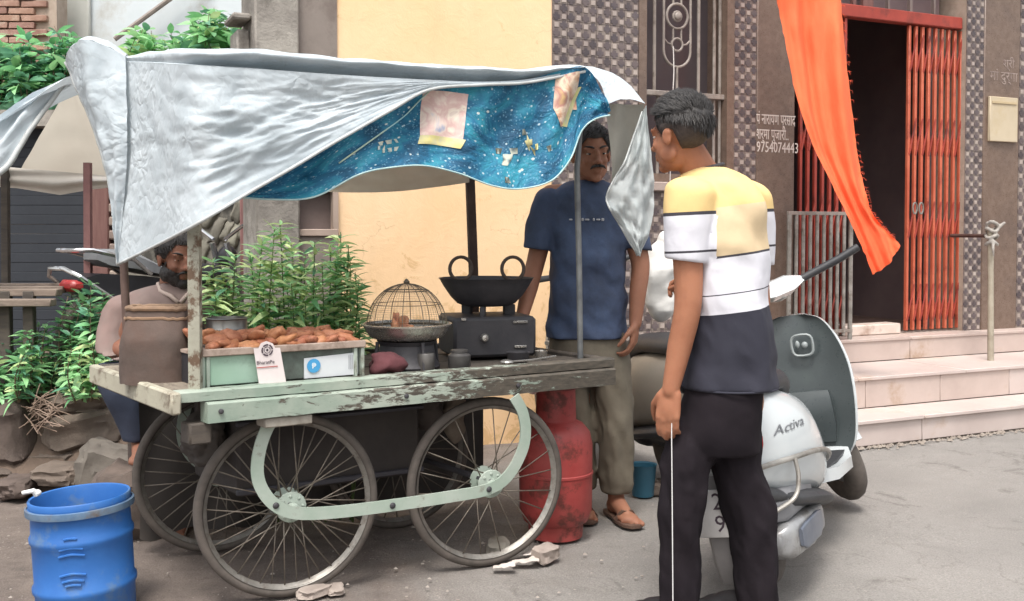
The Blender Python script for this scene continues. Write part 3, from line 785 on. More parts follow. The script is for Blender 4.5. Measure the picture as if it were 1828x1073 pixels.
# brick wall and pale plastered wall beyond the roof
YB = 8.3
bw = thing('brick_wall', 'old red brick wall at the top left above the leafy creepers', 'brick wall', P(30, 300, YB), 0)
a, b = P(-170, 220, YB), P(98, -70, YB)
q = MB(); q.box(((a.x + b.x) / 2, YB + 0.12, 1.75), (b.x - a.x, 0.2, 3.5)); q.build('wall', M_MORTAR, bw)
bl, bh = 0.2, 0.046
bms = []
for k in range(4):
    m = stone_mb((bl, 0.05, bh), 300 + k, 0.05, 1, 0.06); bms.append(m.mesh('brick', M_BRICK, None, 30))
zz, row = P(0, 200, YB).z, 0
while zz < P(0, -20, YB).z:
    x = a.x + (bl / 2 if row % 2 else 0)
    while x < b.x - bl:
        if x > P(-60, 0, YB).x: inst('brick', bms[rnd.randrange(4)], Matrix.Translation((x + bl / 2, YB + 0.005 + rnd.uniform(-.008, .008), zz)) @ Matrix.Rotation(rnd.uniform(-.02, .02), 4, 'Y'), bw)
        x += bl + 0.012
    zz += bh + 0.011; row += 1
YW = 8.8
ww = thing('plastered_house', 'pale blue-white plastered wall with a slanting pipe behind the creepers', 'building', P(280, 300, YW), 0)
a, b = P(70, 220, YW), P(520, -80, YW)
q = MB(); q.box(((a.x + b.x) / 2, YW + 0.15, 2.0), (b.x - a.x, 0.3, 4.0)); q.build('wall', M_WHITEWALL, ww)
q = MB(); xbox(q, 96, 158, -60, 120, YW - 0.06, 0.05, 0.01); q.build('stained_band', mat('stained plaster', (164, 166, 160), (184, 184, 178), 3, 0.9, 0.1), ww)
q = MB(); q.tube([P(205, 70, YW - 0.1), P(320, -14, YW - 0.1), P(370, -50, YW - 0.1)], 0.022, 8); q.build('slanting_pipe', M_IRON, ww)
# ================================================================== food cart
M_MINT = mat('mint paint', (148, 160, 148), (164, 174, 162), 5, 0.55, 0.1, 60, dirt=(98, 92, 80), dscale=9, damt=(0.5, 0.66))
M_MINTBAR = mat('mint bar paint', (142, 157, 144), (164, 173, 163), 6, 0.5, 0.1, 60, dirt=(110, 104, 92), dscale=12, damt=(0.58, 0.72))
M_MINTPANEL = mat('mint panel', (140, 170, 150), (156, 182, 166), 3, 0.55, 0.05, 60, dirt=(112, 120, 106), dscale=4, damt=(0.52, 0.7))
M_RUBBER = mat('worn tyre', (76, 70, 65), (96, 88, 82), 14, 0.85, 0.2, 80)
M_STEELRIM = mat('dull steel', (128, 124, 118), (152, 148, 142), 20, 0.45, 0.1, 90, metal=0.5, dirt=(96, 84, 74), dscale=16)
M_SPOKE = mat('spoke steel', (122, 116, 106), (96, 84, 74), 30, 0.5, metal=0.3)
M_DARKWOOD = mat('dark greasy wood', (64, 58, 54), (84, 76, 68), 7, 0.8, 0.25, 50, stretch=(1, 6, 6))
M_BLACK = mat('sooty black', (50, 49, 53), (62, 60, 63), 12, 0.6, 0.15, 60)
M_BLACK2 = mat('dark plastic', (40, 38, 42), (50, 48, 52), 6, 0.6, 0.1, 40)
M_STEEL = mat('kitchen steel', (176, 172, 166), (196, 192, 186), 12, 0.28, 0.05, 60, metal=0.85)
M_TRAY = mat('tray rim', (150, 132, 120), (172, 154, 142), 9, 0.7, 0.1, 40, dirt=(112, 94, 82), dscale=8)
def railpaint_mat():
    """mint paint that has rubbed off to dark wood, more and more towards the stove end"""
    m = bpy.data.materials.new('rubbed mint paint'); m.use_nodes = True; t = NT(m); b = m.node_tree.nodes['Principled BSDF']
    tc = t.new('ShaderNodeTexCoord'); vec = tc.outputs['Object']
    sx = t.new('ShaderNodeSeparateXYZ'); t.link(vec, sx.inputs[0])
    w = t.new('ShaderNodeMapRange'); w.inputs['From Min'].default_value = -0.5; w.inputs['From Max'].default_value = 0.75
    w.inputs['To Min'].default_value = -0.08; w.inputs['To Max'].default_value = 0.2; t.link(sx.outputs['X'], w.inputs['Value'])
    mp = t.new('ShaderNodeMapping'); mp.inputs['Scale'].default_value = (0.45, 1, 1.5); t.link(vec, mp.inputs['Vector'])
    n = t.noise(mp.outputs['Vector'], 26, 8, 0.72, 0.6)
    f = t.ramp(t.math('ADD', n, w.outputs[0]), [(0.515, K4), (0.575, W4)])
    paint = t.ramp(t.noise(vec, 6, 6), [(0.35, lin((130, 145, 132))), (0.65, lin((160, 167, 155)))])
    wood = t.ramp(t.noise(mp.outputs['Vector'], 60, 6), [(0.3, lin((58, 54, 48))), (0.7, lin((92, 84, 74)))])
    c = t.mix(f, paint, wood); t.link(c, b.inputs['Base Color']); b.inputs['Roughness'].default_value = 0.65
    bp = t.new('ShaderNodeBump'); bp.inputs['Strength'].default_value = 0.4; bp.inputs['Distance'].default_value = 0.004; bp.invert = True
    t.link(t.math('ADD', f, n), bp.inputs['Height']); t.link(bp.outputs[0], b.inputs['Normal'])
    return m
M_RAIL = railpaint_mat()

DZ = 0.72
FLc = G(320, 706, DZ); BLc = G(181, 657, DZ)
FRc = onplane(1086, 640, FLc, V((-math.sin(R(31.5)), math.cos(R(31.5)), 0))); FRc.z = DZ
SKEW = BLc - FLc; BRc = FRc + SKEW
ex = (FRc - FLc); LEN = ex.length; ex.normalize(); ey = SKEW.copy(); WID = ey.length; ey.normalize()
CYAW = math.atan2(ex.y, ex.x)
def C(a, b, z): return FLc + ex * a + ey * b + Z * (z - DZ)       # a metres along the front, b metres back, z above ground
cart = thing('food_cart', 'pale green wooden handcart on four spoked wheels selling fried snacks', 'cart', (FLc + FRc + BLc + BRc) / 4 * 1.0 - Z * DZ, CYAW)
def cbox(mb, a0, a1, b0, b1, z0, z1, bev=0.0):
    """box along the cart's own (slightly racked) axes"""
    if not bev:
        return mb.hexa([C(a0, b0, z0), C(a1, b0, z0), C(a1, b1, z0), C(a0, b1, z0), C(a0, b0, z1), C(a1, b0, z1), C(a1, b1, z1), C(a0, b1, z1)])
    q = MB(); q.box(((a0 + a1) / 2, (b0 + b1) / 2, (z0 + z1) / 2), (a1 - a0, b1 - b0, z1 - z0), None, bev)
    q.v = [C(p.x, p.y, p.z) for p in q.v]; return mb.add(q.v, q.f)
nP = 7
for k in range(nP):                                                # deck boards
    b0, b1 = 0.04 + (WID - 0.08) * k / nP, 0.04 + (WID - 0.08) * (k + 1) / nP - 0.004
    q = MB(); cbox(q, 0.03, LEN - 0.02, b0, b1, DZ - 0.03, DZ - 0.004 + 0.002 * (k % 2), 0.003); q.build('deck_plank', M_DARKWOOD, cart)
def wob(p, a, s): return p + V((0, 0, a * nz(p, s)))
for b0, b1, z0, z1, a0, a1, nm in ((-0.012, 0.04, DZ - 0.022, DZ + 0.012, -0.01, LEN + 0.02, 'top_rail'), (-0.03, 0.03, DZ - 0.09, DZ - 0.026, 0.075, LEN + 0.01, 'lower_rail')):
    q = MB(); n = 40
    rings = []
    for k in range(n + 1):
        a = lerp(a0, a1, k / n); j = 0.0022 * nz((a * 9, b0, z0), 3.0)
        rings.append([C(a, b0 + j, z0 + j), C(a, b1, z0 + j), C(a, b1, z1 - j), C(a, b0 + 0.006 + j, z1 - j), C(a, b0 + j, z1 - 0.006)])
    q.loft(rings); q.build(nm, M_RAIL, cart, 30)
q = MB(); cbox(q, -0.002, 0.105, 0.045, WID - 0.005, DZ - 0.02, DZ + 0.008, 0.004); q.build('end_plank', mat('weathered deck plank', (116, 106, 94), (140, 130, 116), 7, 0.85, 0.3, 50, stretch=(5, 1, 5), dirt=(84, 74, 66), dscale=9), cart)
q = MB(); cbox(q, -0.035, -0.003, -0.03, WID + 0.03, DZ - 0.056, DZ + 0.012, 0.006); q.build('end_board', mat('end board paint', (158, 152, 136), (172, 168, 150), 8, 0.7, 0.2, 50, dirt=(110, 98, 84), dscale=14, damt=(0.52, 0.64)), cart)
q = MB(); cbox(q, LEN, LEN + 0.03, 0.0, WID + 0.02, DZ - 0.05, DZ + 0.01, 0.006); q.build('end_board', M_DARKWOOD, cart)
q = MB(); cbox(q, 0, LEN, WID, WID + 0.04, DZ - 0.06, DZ + 0.01, 0.006); q.build('back_rail', M_DARKWOOD, cart)
q = MB(); cbox(q, 0.03, 0.10, 0.0, 0.08, DZ - 0.16, DZ - 0.092, 0.006); q.build('corner_block', M_DARKWOOD, cart)
for a in (0.35, 0.95, 1.4):
    q = MB(); cbox(q, a, a + 0.05, 0.03, WID, DZ - 0.09, DZ - 0.03); q.build('cross_beam', M_DARKWOOD, cart)
for a, z in ((0.115, DZ - 0.055), (0.75, DZ - 0.06), (1.2, DZ - 0.058)):
    q = MB(); q.lathe([(0.008, 0), (0.008, 0.006), (0.004, 0.008)], C(a, -0.032, z), frame((0, 0, 0), ex, z=None, y=V((0, 0, 1))).to_3x3() @ Matrix.Rotation(0, 3, 'X'), 10)
    q.build('bolt_head', M_BLACK, cart)

# wheels in planes parallel to the cart's sides
WR = 0.312
wx = V((math.cos(R(26)), math.sin(R(26)), 0)); wn_ = V((-math.sin(R(26)), math.cos(R(26)), 0))
wl_ = G(516, 1060); wr_ = onplane(869, 1015, wl_, wn_); wr_.z = 0
axle = ey * 0.62
tyre = MB(); tyre.tube([(WR - 0.017) * V((math.cos(a), math.sin(a), 0)) for a in [2 * math.pi * k / 72 for k in range(72)]], 0.0175, 10, True)
ME_TYRE = tyre.mesh('tyre', M_RUBBER, None, 180)
rim = MB(); prof = [(WR - 0.034, -0.014), (WR - 0.03, -0.017), (WR - 0.036, -0.012), (WR - 0.044, 0.0), (WR - 0.036, 0.012), (WR - 0.03, 0.017), (WR - 0.034, 0.014)]
rings = [[V((r * math.cos(a), r * math.sin(a), z)) for a in [2 * math.pi * k / 64 for k in range(64)]] for r, z in prof]
rim.loft(rings, False, True); ME_RIM = rim.mesh('rim', M_STEELRIM, None, 60)
hub = MB(); hub.lathe([(0.012, -0.075), (0.02, -0.07), (0.02, -0.045), (0.05, -0.042), (0.052, -0.036), (0.03, -0.03), (0.024, 0), (0.03, 0.03), (0.052, 0.036), (0.05, 0.042), (0.02, 0.045), (0.012, 0.06)], n=24)
for k in range(8): hub.ell((0.038 * math.cos(k * .785), 0.038 * math.sin(k * .785), -0.044), (0.006, 0.006, 0.005), None, 6, 4)
ME_HUB = hub.mesh('hub', M_MINTBAR, None, 35)
spk = MB(); spk.tube([(0, 0.045, 0), (0, 1, 0)], [0.0032, 0.0026], 6)
ME_SP = {}
def wheel(c, nsp, spin):
    M = frame(c + Z * (WR - 0.008), wx, y=Z)          # local z = wheel normal (towards camera)
    w = inst('wheel', ME_TYRE, M @ Matrix.Rotation(spin, 4, 'Z'), cart)
    inst('rim', ME_RIM, M @ Matrix.Rotation(spin, 4, 'Z'), w); inst('hub', ME_HUB, M @ Matrix.Rotation(spin, 4, 'Z') @ Matrix.Rotation(math.pi, 4, 'X'), w)
    for k in range(nsp):
        a = spin + 2 * math.pi * k / nsp; side = 0.036 if k % 2 else -0.036
        tw = 0.16 * (1 if (k // 2) % 2 else -1)
        p0 = V((0.048 * math.cos(a + tw * 3), 0.048 * math.sin(a + tw * 3), side)); p1 = V(((WR - 0.04) * math.cos(a), (WR - 0.04) * math.sin(a), side * 0.1))
        key = (k % 2, (k // 2) % 2)
        if key not in ME_SP:
            q = MB(); L = (p1 - p0).length; q.tube([(0, 0, 0), (0, 0, L)], [0.0026, 0.0022], 6); ME_SP[key] = q.mesh('spoke', M_SPOKE, None, 180)
        d = (p1 - p0).to_track_quat('Z', 'Y').to_matrix().to_4x4()
        inst('spoke', ME_SP[key], M @ Matrix.Translation(p0) @ d, w)
    return w
wheel(wl_, 40, 0.1); wheel(wr_, 22, 0.06); wheel(wl_ + axle, 32, 0.3); wheel(wr_ + axle, 28, 0.2)
for c in (wl_, wr_):
    q = MB(); q.tube([c + Z * WR - wn_ * 0.07, c + Z * WR + axle + wn_ * 0.02], 0.012, 8); q.build('axle', M_BLACK, cart)
# the long J-shaped flat bars that carry the axles
barpx = [(508, 722), (494, 742), (478, 762), (464, 800), (459, 842), (468, 874), (492, 902), (530, 916), (600, 914), (700, 902), (800, 887), (872, 873), (908, 848), (932, 805), (938, 768), (932, 734), (918, 708)]
pb = wl_ - wn_ * 0.085
bp_ = spline([onplane(u, v, pb, wn_) for u, v in barpx], 5)
q = MB(); q.tube(bp_, 0, flat=(0.009, 0.041), up=wn_); q.build('spring_bar', M_MINTBAR, cart, 30)
q = MB(); q.tube([p + axle + wn_ * 0.15 for p in bp_], 0, flat=(0.008, 0.04), up=wn_); q.build('spring_bar', M_MINTBAR, cart, 30)
for i in (30, 45, 55):
    q = MB(); q.ell(bp_[i] - wn_ * 0.006, (0.011, 0.006, 0.011), Matrix.Rotation(R(28), 3, 'Z'), 8, 6)
    q.build('bar_bolt', M_BLACK, cart)
# slung boxes and cloths under the deck
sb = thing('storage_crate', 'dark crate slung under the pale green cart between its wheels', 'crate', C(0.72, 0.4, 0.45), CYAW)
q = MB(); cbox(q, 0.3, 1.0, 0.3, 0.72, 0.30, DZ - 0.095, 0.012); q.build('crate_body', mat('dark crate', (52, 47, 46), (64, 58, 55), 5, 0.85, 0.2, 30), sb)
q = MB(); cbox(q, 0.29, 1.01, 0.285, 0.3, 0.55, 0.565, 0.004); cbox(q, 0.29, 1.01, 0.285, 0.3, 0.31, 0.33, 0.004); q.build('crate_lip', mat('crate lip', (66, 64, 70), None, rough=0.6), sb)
q = MB(); pl0, pl1 = onplane(713, 717, C(0, 0.28, 0), wn_), onplane(745, 699, C(0, 0.28, 0), wn_)
q.box((pl0 + pl1) / 2, ((pl1 - pl0).xy.length, 0.006, pl1.z - pl0.z), CYAW, 0.002); q.build('pale_label', mat('pale label', (184, 192, 178), (160, 168, 154), 20, 0.7), sb)
for k, (a, b, z, rx, rz, cc) in enumerate(((1.28, 0.5, 0.47, 0.045, 0.12, (118, 106, 94)), (1.12, 0.45, 0.52, 0.07, 0.09, (70, 62, 58)), (0.22, 0.4, 0.5, 0.08, 0.1, (64, 58, 54)))):
    q = MB(); c_ = C(a, b, z); q.ell(c_, (rx, rx, rz), None, 22, 16); q.tube([c_ + Z * rz * 0.8, C(a, b, DZ - 0.05)], [rx * 0.35, 0.012], 8)
    f_ = fuse(q, 0.008, 2); f_.warp(lambda p: p + V((p.x - c_.x, p.y - c_.y, 0)) * 0.4 * fz(p, 12, k, 4))
    tag(f_.build('hanging_sack', mat('hanging sack %d' % k, cc, tuple(x + 14 for x in cc), 9, 0.9, 0.3), smooth=180), ('slim beige sack hanging under the cart behind the right wheel', 'small dark sack hanging beside the slim beige sack under the cart', 'dark bundle hanging under the left end of the cart')[k], 'sack')
q = MB(); cbox(q, 0.26, 0.42, -0.02, 0.05, DZ - 0.125, DZ - 0.093, 0.004); q.build('bracket', mat('worn bracket', (120, 112, 102), (154, 148, 138), 18, 0.6), cart)
q = MB()
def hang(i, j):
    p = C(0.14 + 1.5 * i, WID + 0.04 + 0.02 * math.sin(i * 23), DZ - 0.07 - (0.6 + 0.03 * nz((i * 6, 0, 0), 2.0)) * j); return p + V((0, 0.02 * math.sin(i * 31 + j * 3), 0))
q.grid(60, 10, hang); skirt = q.build('shade_skirt', mat('dark sheet', (58, 54, 52), (72, 66, 62), 5, 0.9, 0.2)); tag(skirt, 'dark sheet behind the wheels, widened to darken the space under the cart', 'sheet')  # sheet spread wide to stand in for the shade under the deck

# ------------------------------------------------------------------ posts and roof frame
q = MB(); b0 = onplane(352, 692, C(0.0, 0.03, 0), V((-ex.y, ex.x, 0)))
fa = (b0 - FLc).dot(ex)
fp = C(fa, 0.035, 0); fpt = P(344, 118, fp.y + 0.01)
q.tube([V((fp.x, fp.y, DZ)), P(347, 400, fp.y + 0.005), V((fpt.x, fpt.y, 1.64))], 0, flat=(0.036, 0.03), up=V((1, 0, 0)))
q.build('front_post', mat('peeling post paint', (134, 130, 116), (154, 152, 138), 10, 0.7, 0.3, 50, dirt=(92, 72, 56), dscale=16, damt=(0.5, 0.58)), cart)
bpst = P(229, 650, 3.96); bpst.z = DZ
q = MB(); q.tube([bpst, V((P(221, 470, bpst.y).x, bpst.y, 1.1)), V((P(216, 130, bpst.y).x, bpst.y, 1.66))], 0.016, 10); q.build('back_post', mat('rusty pole', (82, 64, 58), (100, 80, 72), 14, 0.6, 0.2), cart)
kp = P(848, 600, 4.5)
q = MB(); q.tube([V((kp.x, kp.y, DZ)), P(845, 480, 4.5), P(839, 320, 4.5), V((P(836, 140, 4.5).x, 4.5, 1.74))], 0, flat=(0.036, 0.03), up=V((1, 0.3, 0))); q.build('back_post', mat('dark timber', (66, 50, 44), (82, 64, 56), 9, 0.8, 0.3, 50), cart)
rp = onplane(1036, 640, C(0, 0.08, 0), V((-ex.y, ex.x, 0)))
q = MB(); q.tube([V((rp.x, rp.y, DZ)), P(1034, 480, rp.y), P(1030, 300, rp.y), V((P(1040, 140, rp.y).x, rp.y, 1.74))], 0.0115, 10); q.build('front_post', mat('galvanised pole', (92, 94, 96), (118, 120, 120), 14, 0.5, 0.1, metal=0.3), cart)
q = MB(); tA = V((fpt.x, fpt.y + 0.05, 1.62)); tB = V((P(1040, 140, rp.y).x, rp.y + 0.04, 1.70)); tC = V((P(216, 130, bpst.y).x, bpst.y, 1.64)); tD = V((P(836, 140, 4.5).x, 4.5, 1.72))
q.tube([tA, tB], 0.014, 8); q.build('roof_beam', M_DARKWOOD, cart)
q = MB(); q.tube([tC, tD], 0.014, 8); q.build('roof_beam', M_DARKWOOD, cart)
q = MB(); q.tube([tA, tC], 0.014, 8); q.build('roof_beam', M_DARKWOOD, cart)
q = MB(); q.tube([tB, tD], 0.014, 8); q.build('roof_beam', M_DARKWOOD, cart)

# ------------------------------------------------------------------ silver tarpaulin over the cart
def tarp_mat():
    m = bpy.data.materials.new('silver tarpaulin'); m.use_nodes = True; t = NT(m); b = m.node_tree.nodes['Principled BSDF']
    tc = t.new('ShaderNodeTexCoord'); vec = tc.outputs['Object']
    n = t.noise(vec, 3.0, 6, 0.6, 0.6)
    c = t.ramp(n, [(0.32, lin((182, 192, 198))), (0.68, lin((203, 211, 216)))])
    d = t.ramp(t.noise(vec, 7.0, 8, 0.75, 1.5), [(0.58, K4), (0.74, W4)])
    c = t.mix(t.math('MULTIPLY', d, 0.5), c, lin((150, 152, 148)))
    t.link(c, b.inputs['Base Color']); b.inputs['Roughness'].default_value = 0.75; b.inputs['Specular IOR Level'].default_value = 0.18
    dn = t.new('ShaderNodeTexNoise'); dn.inputs['Scale'].default_value = 5; dn.inputs['Detail'].default_value = 4; t.link(vec, dn.inputs['Vector'])
    sc_ = t.new('ShaderNodeVectorMath', operation='SCALE'); t.link(dn.outputs['Color'], sc_.inputs[0]); sc_.inputs['Scale'].default_value = 0.22
    va = t.new('ShaderNodeVectorMath', operation='ADD'); t.link(vec, va.inputs[0]); t.link(sc_.outputs[0], va.inputs[1])
    def crease(scale):
        v_ = t.new('ShaderNodeTexVoronoi'); v_.feature = 'DISTANCE_TO_EDGE'; v_.inputs['Scale'].default_value = scale; t.link(va.outputs[0], v_.inputs['Vector']); return t.math('MINIMUM', v_.outputs['Distance'], 0.35)
    gate_ = t.ramp(t.noise(vec, 1.6, 3), [(0.4, K4), (0.62, W4)])
    w1 = t.math('ADD', t.math('MULTIPLY', crease(6.5), 0.9), t.math('MULTIPLY', t.noise(vec, 5, 3, 0.5, 0.4), 0.8)); w2 = t.math('MULTIPLY', crease(19), gate_)
    bp = t.new('ShaderNodeBump'); bp.inputs['Strength'].default_value = 0.5; bp.inputs['Distance'].default_value = 0.02
    t.link(t.math('ADD', w1, t.math('MULTIPLY', w2, 0.9)), bp.inputs['Height']); t.link(bp.outputs[0], b.inputs['Normal'])
    tr = t.new('ShaderNodeBsdfTranslucent'); t.link(c, tr.inputs['Color'])
    ms = t.new('ShaderNodeMixShader'); ms.inputs[0].default_value = 0.22
    t.link(b.outputs[0], ms.inputs[1]); t.link(tr.outputs[0], ms.inputs[2]); t.link(ms.outputs[0], m.node_tree.nodes['Material Output'].inputs['Surface'])
    return m
M_TARP = tarp_mat()
M_TARPB = mat('tarpaulin underside', (176, 166, 150), (192, 184, 170), 3, 0.7, 0.2, 20, transl=0.35)
M_HEM = mat('rolled hem', (196, 200, 200), (176, 178, 176), 12, 0.6, 0.2, transl=0.15)
tarp = thing('cart_tarpaulin', 'wrinkled silver grey tarpaulin draped over the food cart and tied low at one corner', 'tarpaulin', C(LEN / 2, WID / 2, 1.75), CYAW)
top_s = [(222, 110, 3.86), (280, 112, 3.55), (344, 116, 3.25), (440, 121, 3.29), (520, 127, 3.37), (600, 133, 3.46), (700, 139, 3.57), (780, 143, 3.67), (860, 146, 3.77), (930, 143, 3.86), (990, 133, 3.93), (1044, 123, 4.0)]
bot_s = [(211, 472, 3.84), (276, 440, 3.53), (348, 402, 3.19), (440, 347, 3.26), (520, 301, 3.345), (600, 253, 3.44), (700, 196, 3.555), (768, 160, 3.65), (860, 152, 3.765), (930, 149, 3.86), (990, 139, 3.93), (1044, 128, 4.0)]
NT_ = 8
tp, bt = spline([P(x[0], x[1], x[2] - 0.08) for x in top_s], NT_), spline([P(x[0], x[1], x[2] - 0.08) for x in bot_s], NT_)
nT = len(tp) - 1
def front(i, j):
    k = i * nT; k0 = min(nT - 1, int(k)); f = k - k0
    a = tp[k0].lerp(tp[k0 + 1], f); b = bt[k0].lerp(bt[k0 + 1], f)
    p = a.lerp(b, j); L = (a - b).length
    wr = min(1.0, L / 0.25) * math.sin(math.pi * min(1, max(0.0, j * 0.97 + 0.015)))
    n = V((0.35, -0.93, 0.12))
    sag = 0.045 * wr * min(1, L)
    d = 0.014 * math.sin((i * 15 - j * 5.2) + 1.6 * nz((i * 3, j * 3, 0), 1.2)) + 0.014 * fz((i * 4.5 + j * 1.5, j * 5, 1), 1.0, 2.0, 3)
    crk = abs(fz((i * 11 - j * 3, j * 9, 4), 1.0, 5.0, 3)); d += 0.024 * (0.25 - crk)
    rad = math.atan2(j * L + 0.02, i * 1.9 + 0.02)
    d += 0.009 * math.sin(rad * 26 + 1.5 * nz((i * 5, j * 5, 8), 1.0)) * max(0, 1 - 0.8 * (i * 1.9 + j * L))
    return p - n * sag * 0.4 + n * d * wr
q = MB(); q.grid(150, 60, front); q.build('front_sheet', M_TARP, tarp, 180)
q = MB(); hp = [front(i / 60, 1.0) - V((0, 0.004, 0)) for i in range(61)]
q.tube(hp, 0.006, 6); q.build('hem', M_HEM, tarp, 180)
# left fold hanging down over the end of the cart
lf = [(118, 122, 3.98), (140, 165, 3.97), (166, 225, 3.94), (186, 290, 3.92), (200, 360, 3.9), (206, 420, 3.88), (210, 472, 3.86)]
rt = [(224, 112, 3.80), (226, 170, 3.78), (227, 230, 3.77), (226, 295, 3.78), (221, 360, 3.80), (216, 420, 3.82), (212, 473, 3.84)]
l_, r_ = spline([P(x[0], x[1], x[2] - 0.08) for x in lf], 8), spline([P(x[0], x[1], x[2] - 0.08) for x in rt], 8)
nL = len(l_) - 1
def fold(i, j):
    k = min(nL, int(round(j * nL))); p = l_[k].lerp(r_[k], i); w = (r_[k] - l_[k]).length
    p += V((-0.1, -1, 0)) * (0.45 * w * math.sin(math.pi * i) * 0.6 + 0.012 * math.sin(i * 14 + j * 6) * math.sin(math.pi * i) + 0.01 * fz((i * 5, j * 12, 2), 1, 1, 3))
    if j < 0.12: p.z += (1 - j / 0.12) * 0.075 * math.sin(math.pi * (0.1 + 0.8 * i)) * 1.0
    return p
q = MB(); q.grid(22, nL, fold); q.build('end_fold', M_TARP, tarp, 180)
q = MB(); q.tube([fold(0, j / nL) for j in range(nL + 1)], 0.006, 6); q.build('hem', M_HEM, tarp, 180)
# puffed cap over the left end
q = MB()
def capf(i, j):
    a = fold(i, 0.0); b = P(lerp(150, 232, i), 112, 4.25)
    p = a.lerp(b, j); p.z += 0.05 * math.sin(math.pi * j) * (0.4 + 0.6 * math.sin(math.pi * i)) + 0.006 * nz((i * 5, j * 4, 3), 2); return p
q.grid(20, 12, capf); q.build('end_cap', M_TARP, tarp, 180)
# roof: rolled fold along the front, then the sheet rising to the back
prof_px = [(0.0, 0.0), (0.012, 0.10), (-0.004, 0.13), (0.018, 0.08), (0.034, -0.01), (0.048, 0.01), (0.075, 0.16), (0.085, 0.34), (0.06, 0.6), (0.02, 0.78)]
def roof(i, j):
    k = i * nT; k0 = min(nT - 1, int(k)); f = k - k0; a = tp[k0].lerp(tp[k0 + 1], f)
    pr = spline([V((0, y, z)) for z, y in prof_px], 3) if not hasattr(roof, 'c') else roof.c
    roof.c = pr
    x = j * (len(pr) - 1); x0 = min(len(pr) - 2, int(x)); o = pr[x0].lerp(pr[x0 + 1], x - x0)
    g = interp([(0, 0.25), (0.12, 0.6), (0.3, 1.0), (0.75, 0.9), (1, 0.15)], i)[0]
    wv = interp([(0, 0.1), (0.15, 0.5), (0.3, 1), (1, 1)], i)[0]
    dv = V((-0.42, 0.9, 0))
    return a + dv * o.y * wv + V((0, 0, o.z * g * 1.15 + 0.006 * nz((i * 20, j * 6, 1), 1.0) * min(1, j * 5)))
q = MB(); q.grid(nT, 27, roof); q.build('roof_sheet', M_TARP, tarp, 180)
# tail of the sheet seen under the far edge
def backf(i, j):
    p = P(lerp(560, 838, i), lerp(282, 318 + 26 * math.sin(math.pi * min(1, 0.35 + i * 0.55)), j), 4.35 + 0.1 * i); return p + V((0, -1, 0)) * (0.02 * math.sin(i * 9) + 0.015 * nz((i * 6, j * 3, 2), 1.2))
q = MB(); q.grid(40, 12, backf); q.build('back_tail', M_TARPB, tarp, 180)
# right end: bright cap, dull inner sheet, crumpled clear tail
def rcap(i, j):
    a = spline([P(905, 143, 3.84), P(985, 126, 3.95), P(1060, 136, 4.0), P(1085, 185, 3.98)], 6); b = spline([P(930, 128, 4.25), P(1045, 123, 4.35), P(1112, 142, 4.3), P(1152, 185, 4.12)], 6)
    k = min(18, int(round(i * 18))); p = a[k].lerp(b[k], j); p.z += 0.018 * math.sin(math.pi * j) + 0.006 * nz((i * 9, j * 5, 0), 1); return p
q = MB(); q.grid(18, 12, rcap); q.build('right_cap', M_TARP, tarp, 180)
def rin(i, j):
    a = spline([P(1080, 186, 4.05), P(1092, 300, 4.1), P(1084, 360, 4.13)], 8); b = spline([P(1150, 186, 4.13), P(1142, 262, 4.2), P(1128, 330, 4.24)], 8)
    k = min(16, int(round(j * 16))); p = a[k].lerp(b[k], i); return p + V((0, -1, 0)) * (0.015 * math.sin(i * 7 + j * 2) + 0.008 * nz((i * 5, j * 7, 9), 1))
q = MB(); q.grid(14, 16, rin); q.build('inner_sheet', mat('dull inner sheet', (138, 136, 128), (154, 152, 144), 4, 0.7, 0.4, 20, transl=0.3), tarp, 180)
def tail(i, j):
    a = spline([P(1146, 200, 4.12), P(1116, 285, 4.07), P(1083, 352, 4.04), P(1106, 400, 4.04), P(1138, 456, 4.04)], 8); b = spline([P(1153, 188, 4.12), P(1163, 275, 4.1), P(1168, 350, 4.1), P(1160, 410, 4.08), P(1142, 458, 4.05)], 8)
    k = min(32, int(round(j * 32))); p = a[k].lerp(b[k], i)
    return p + V((0, -1, 0)) * (0.045 * math.sin(math.pi * i) + 0.035 * fz((i * 5, j * 9, 7), 1.0, 3.0, 4) + 0.008 * math.sin(i * 17 + 5 * j))
q = MB(); q.grid(26, 32, tail); q.build('crumpled_tail', mat('crumpled clear plastic', (196, 203, 203), (212, 217, 217), 5, 0.75, 0.22, 16, transl=0.5, spec=0.2, dirt=(176, 184, 186), dscale=11), tarp, 180)
q = MB(); q.tube([tail(0, j / 32) for j in range(33)], 0.004, 6); q.build('hem', M_HEM, tarp, 180)

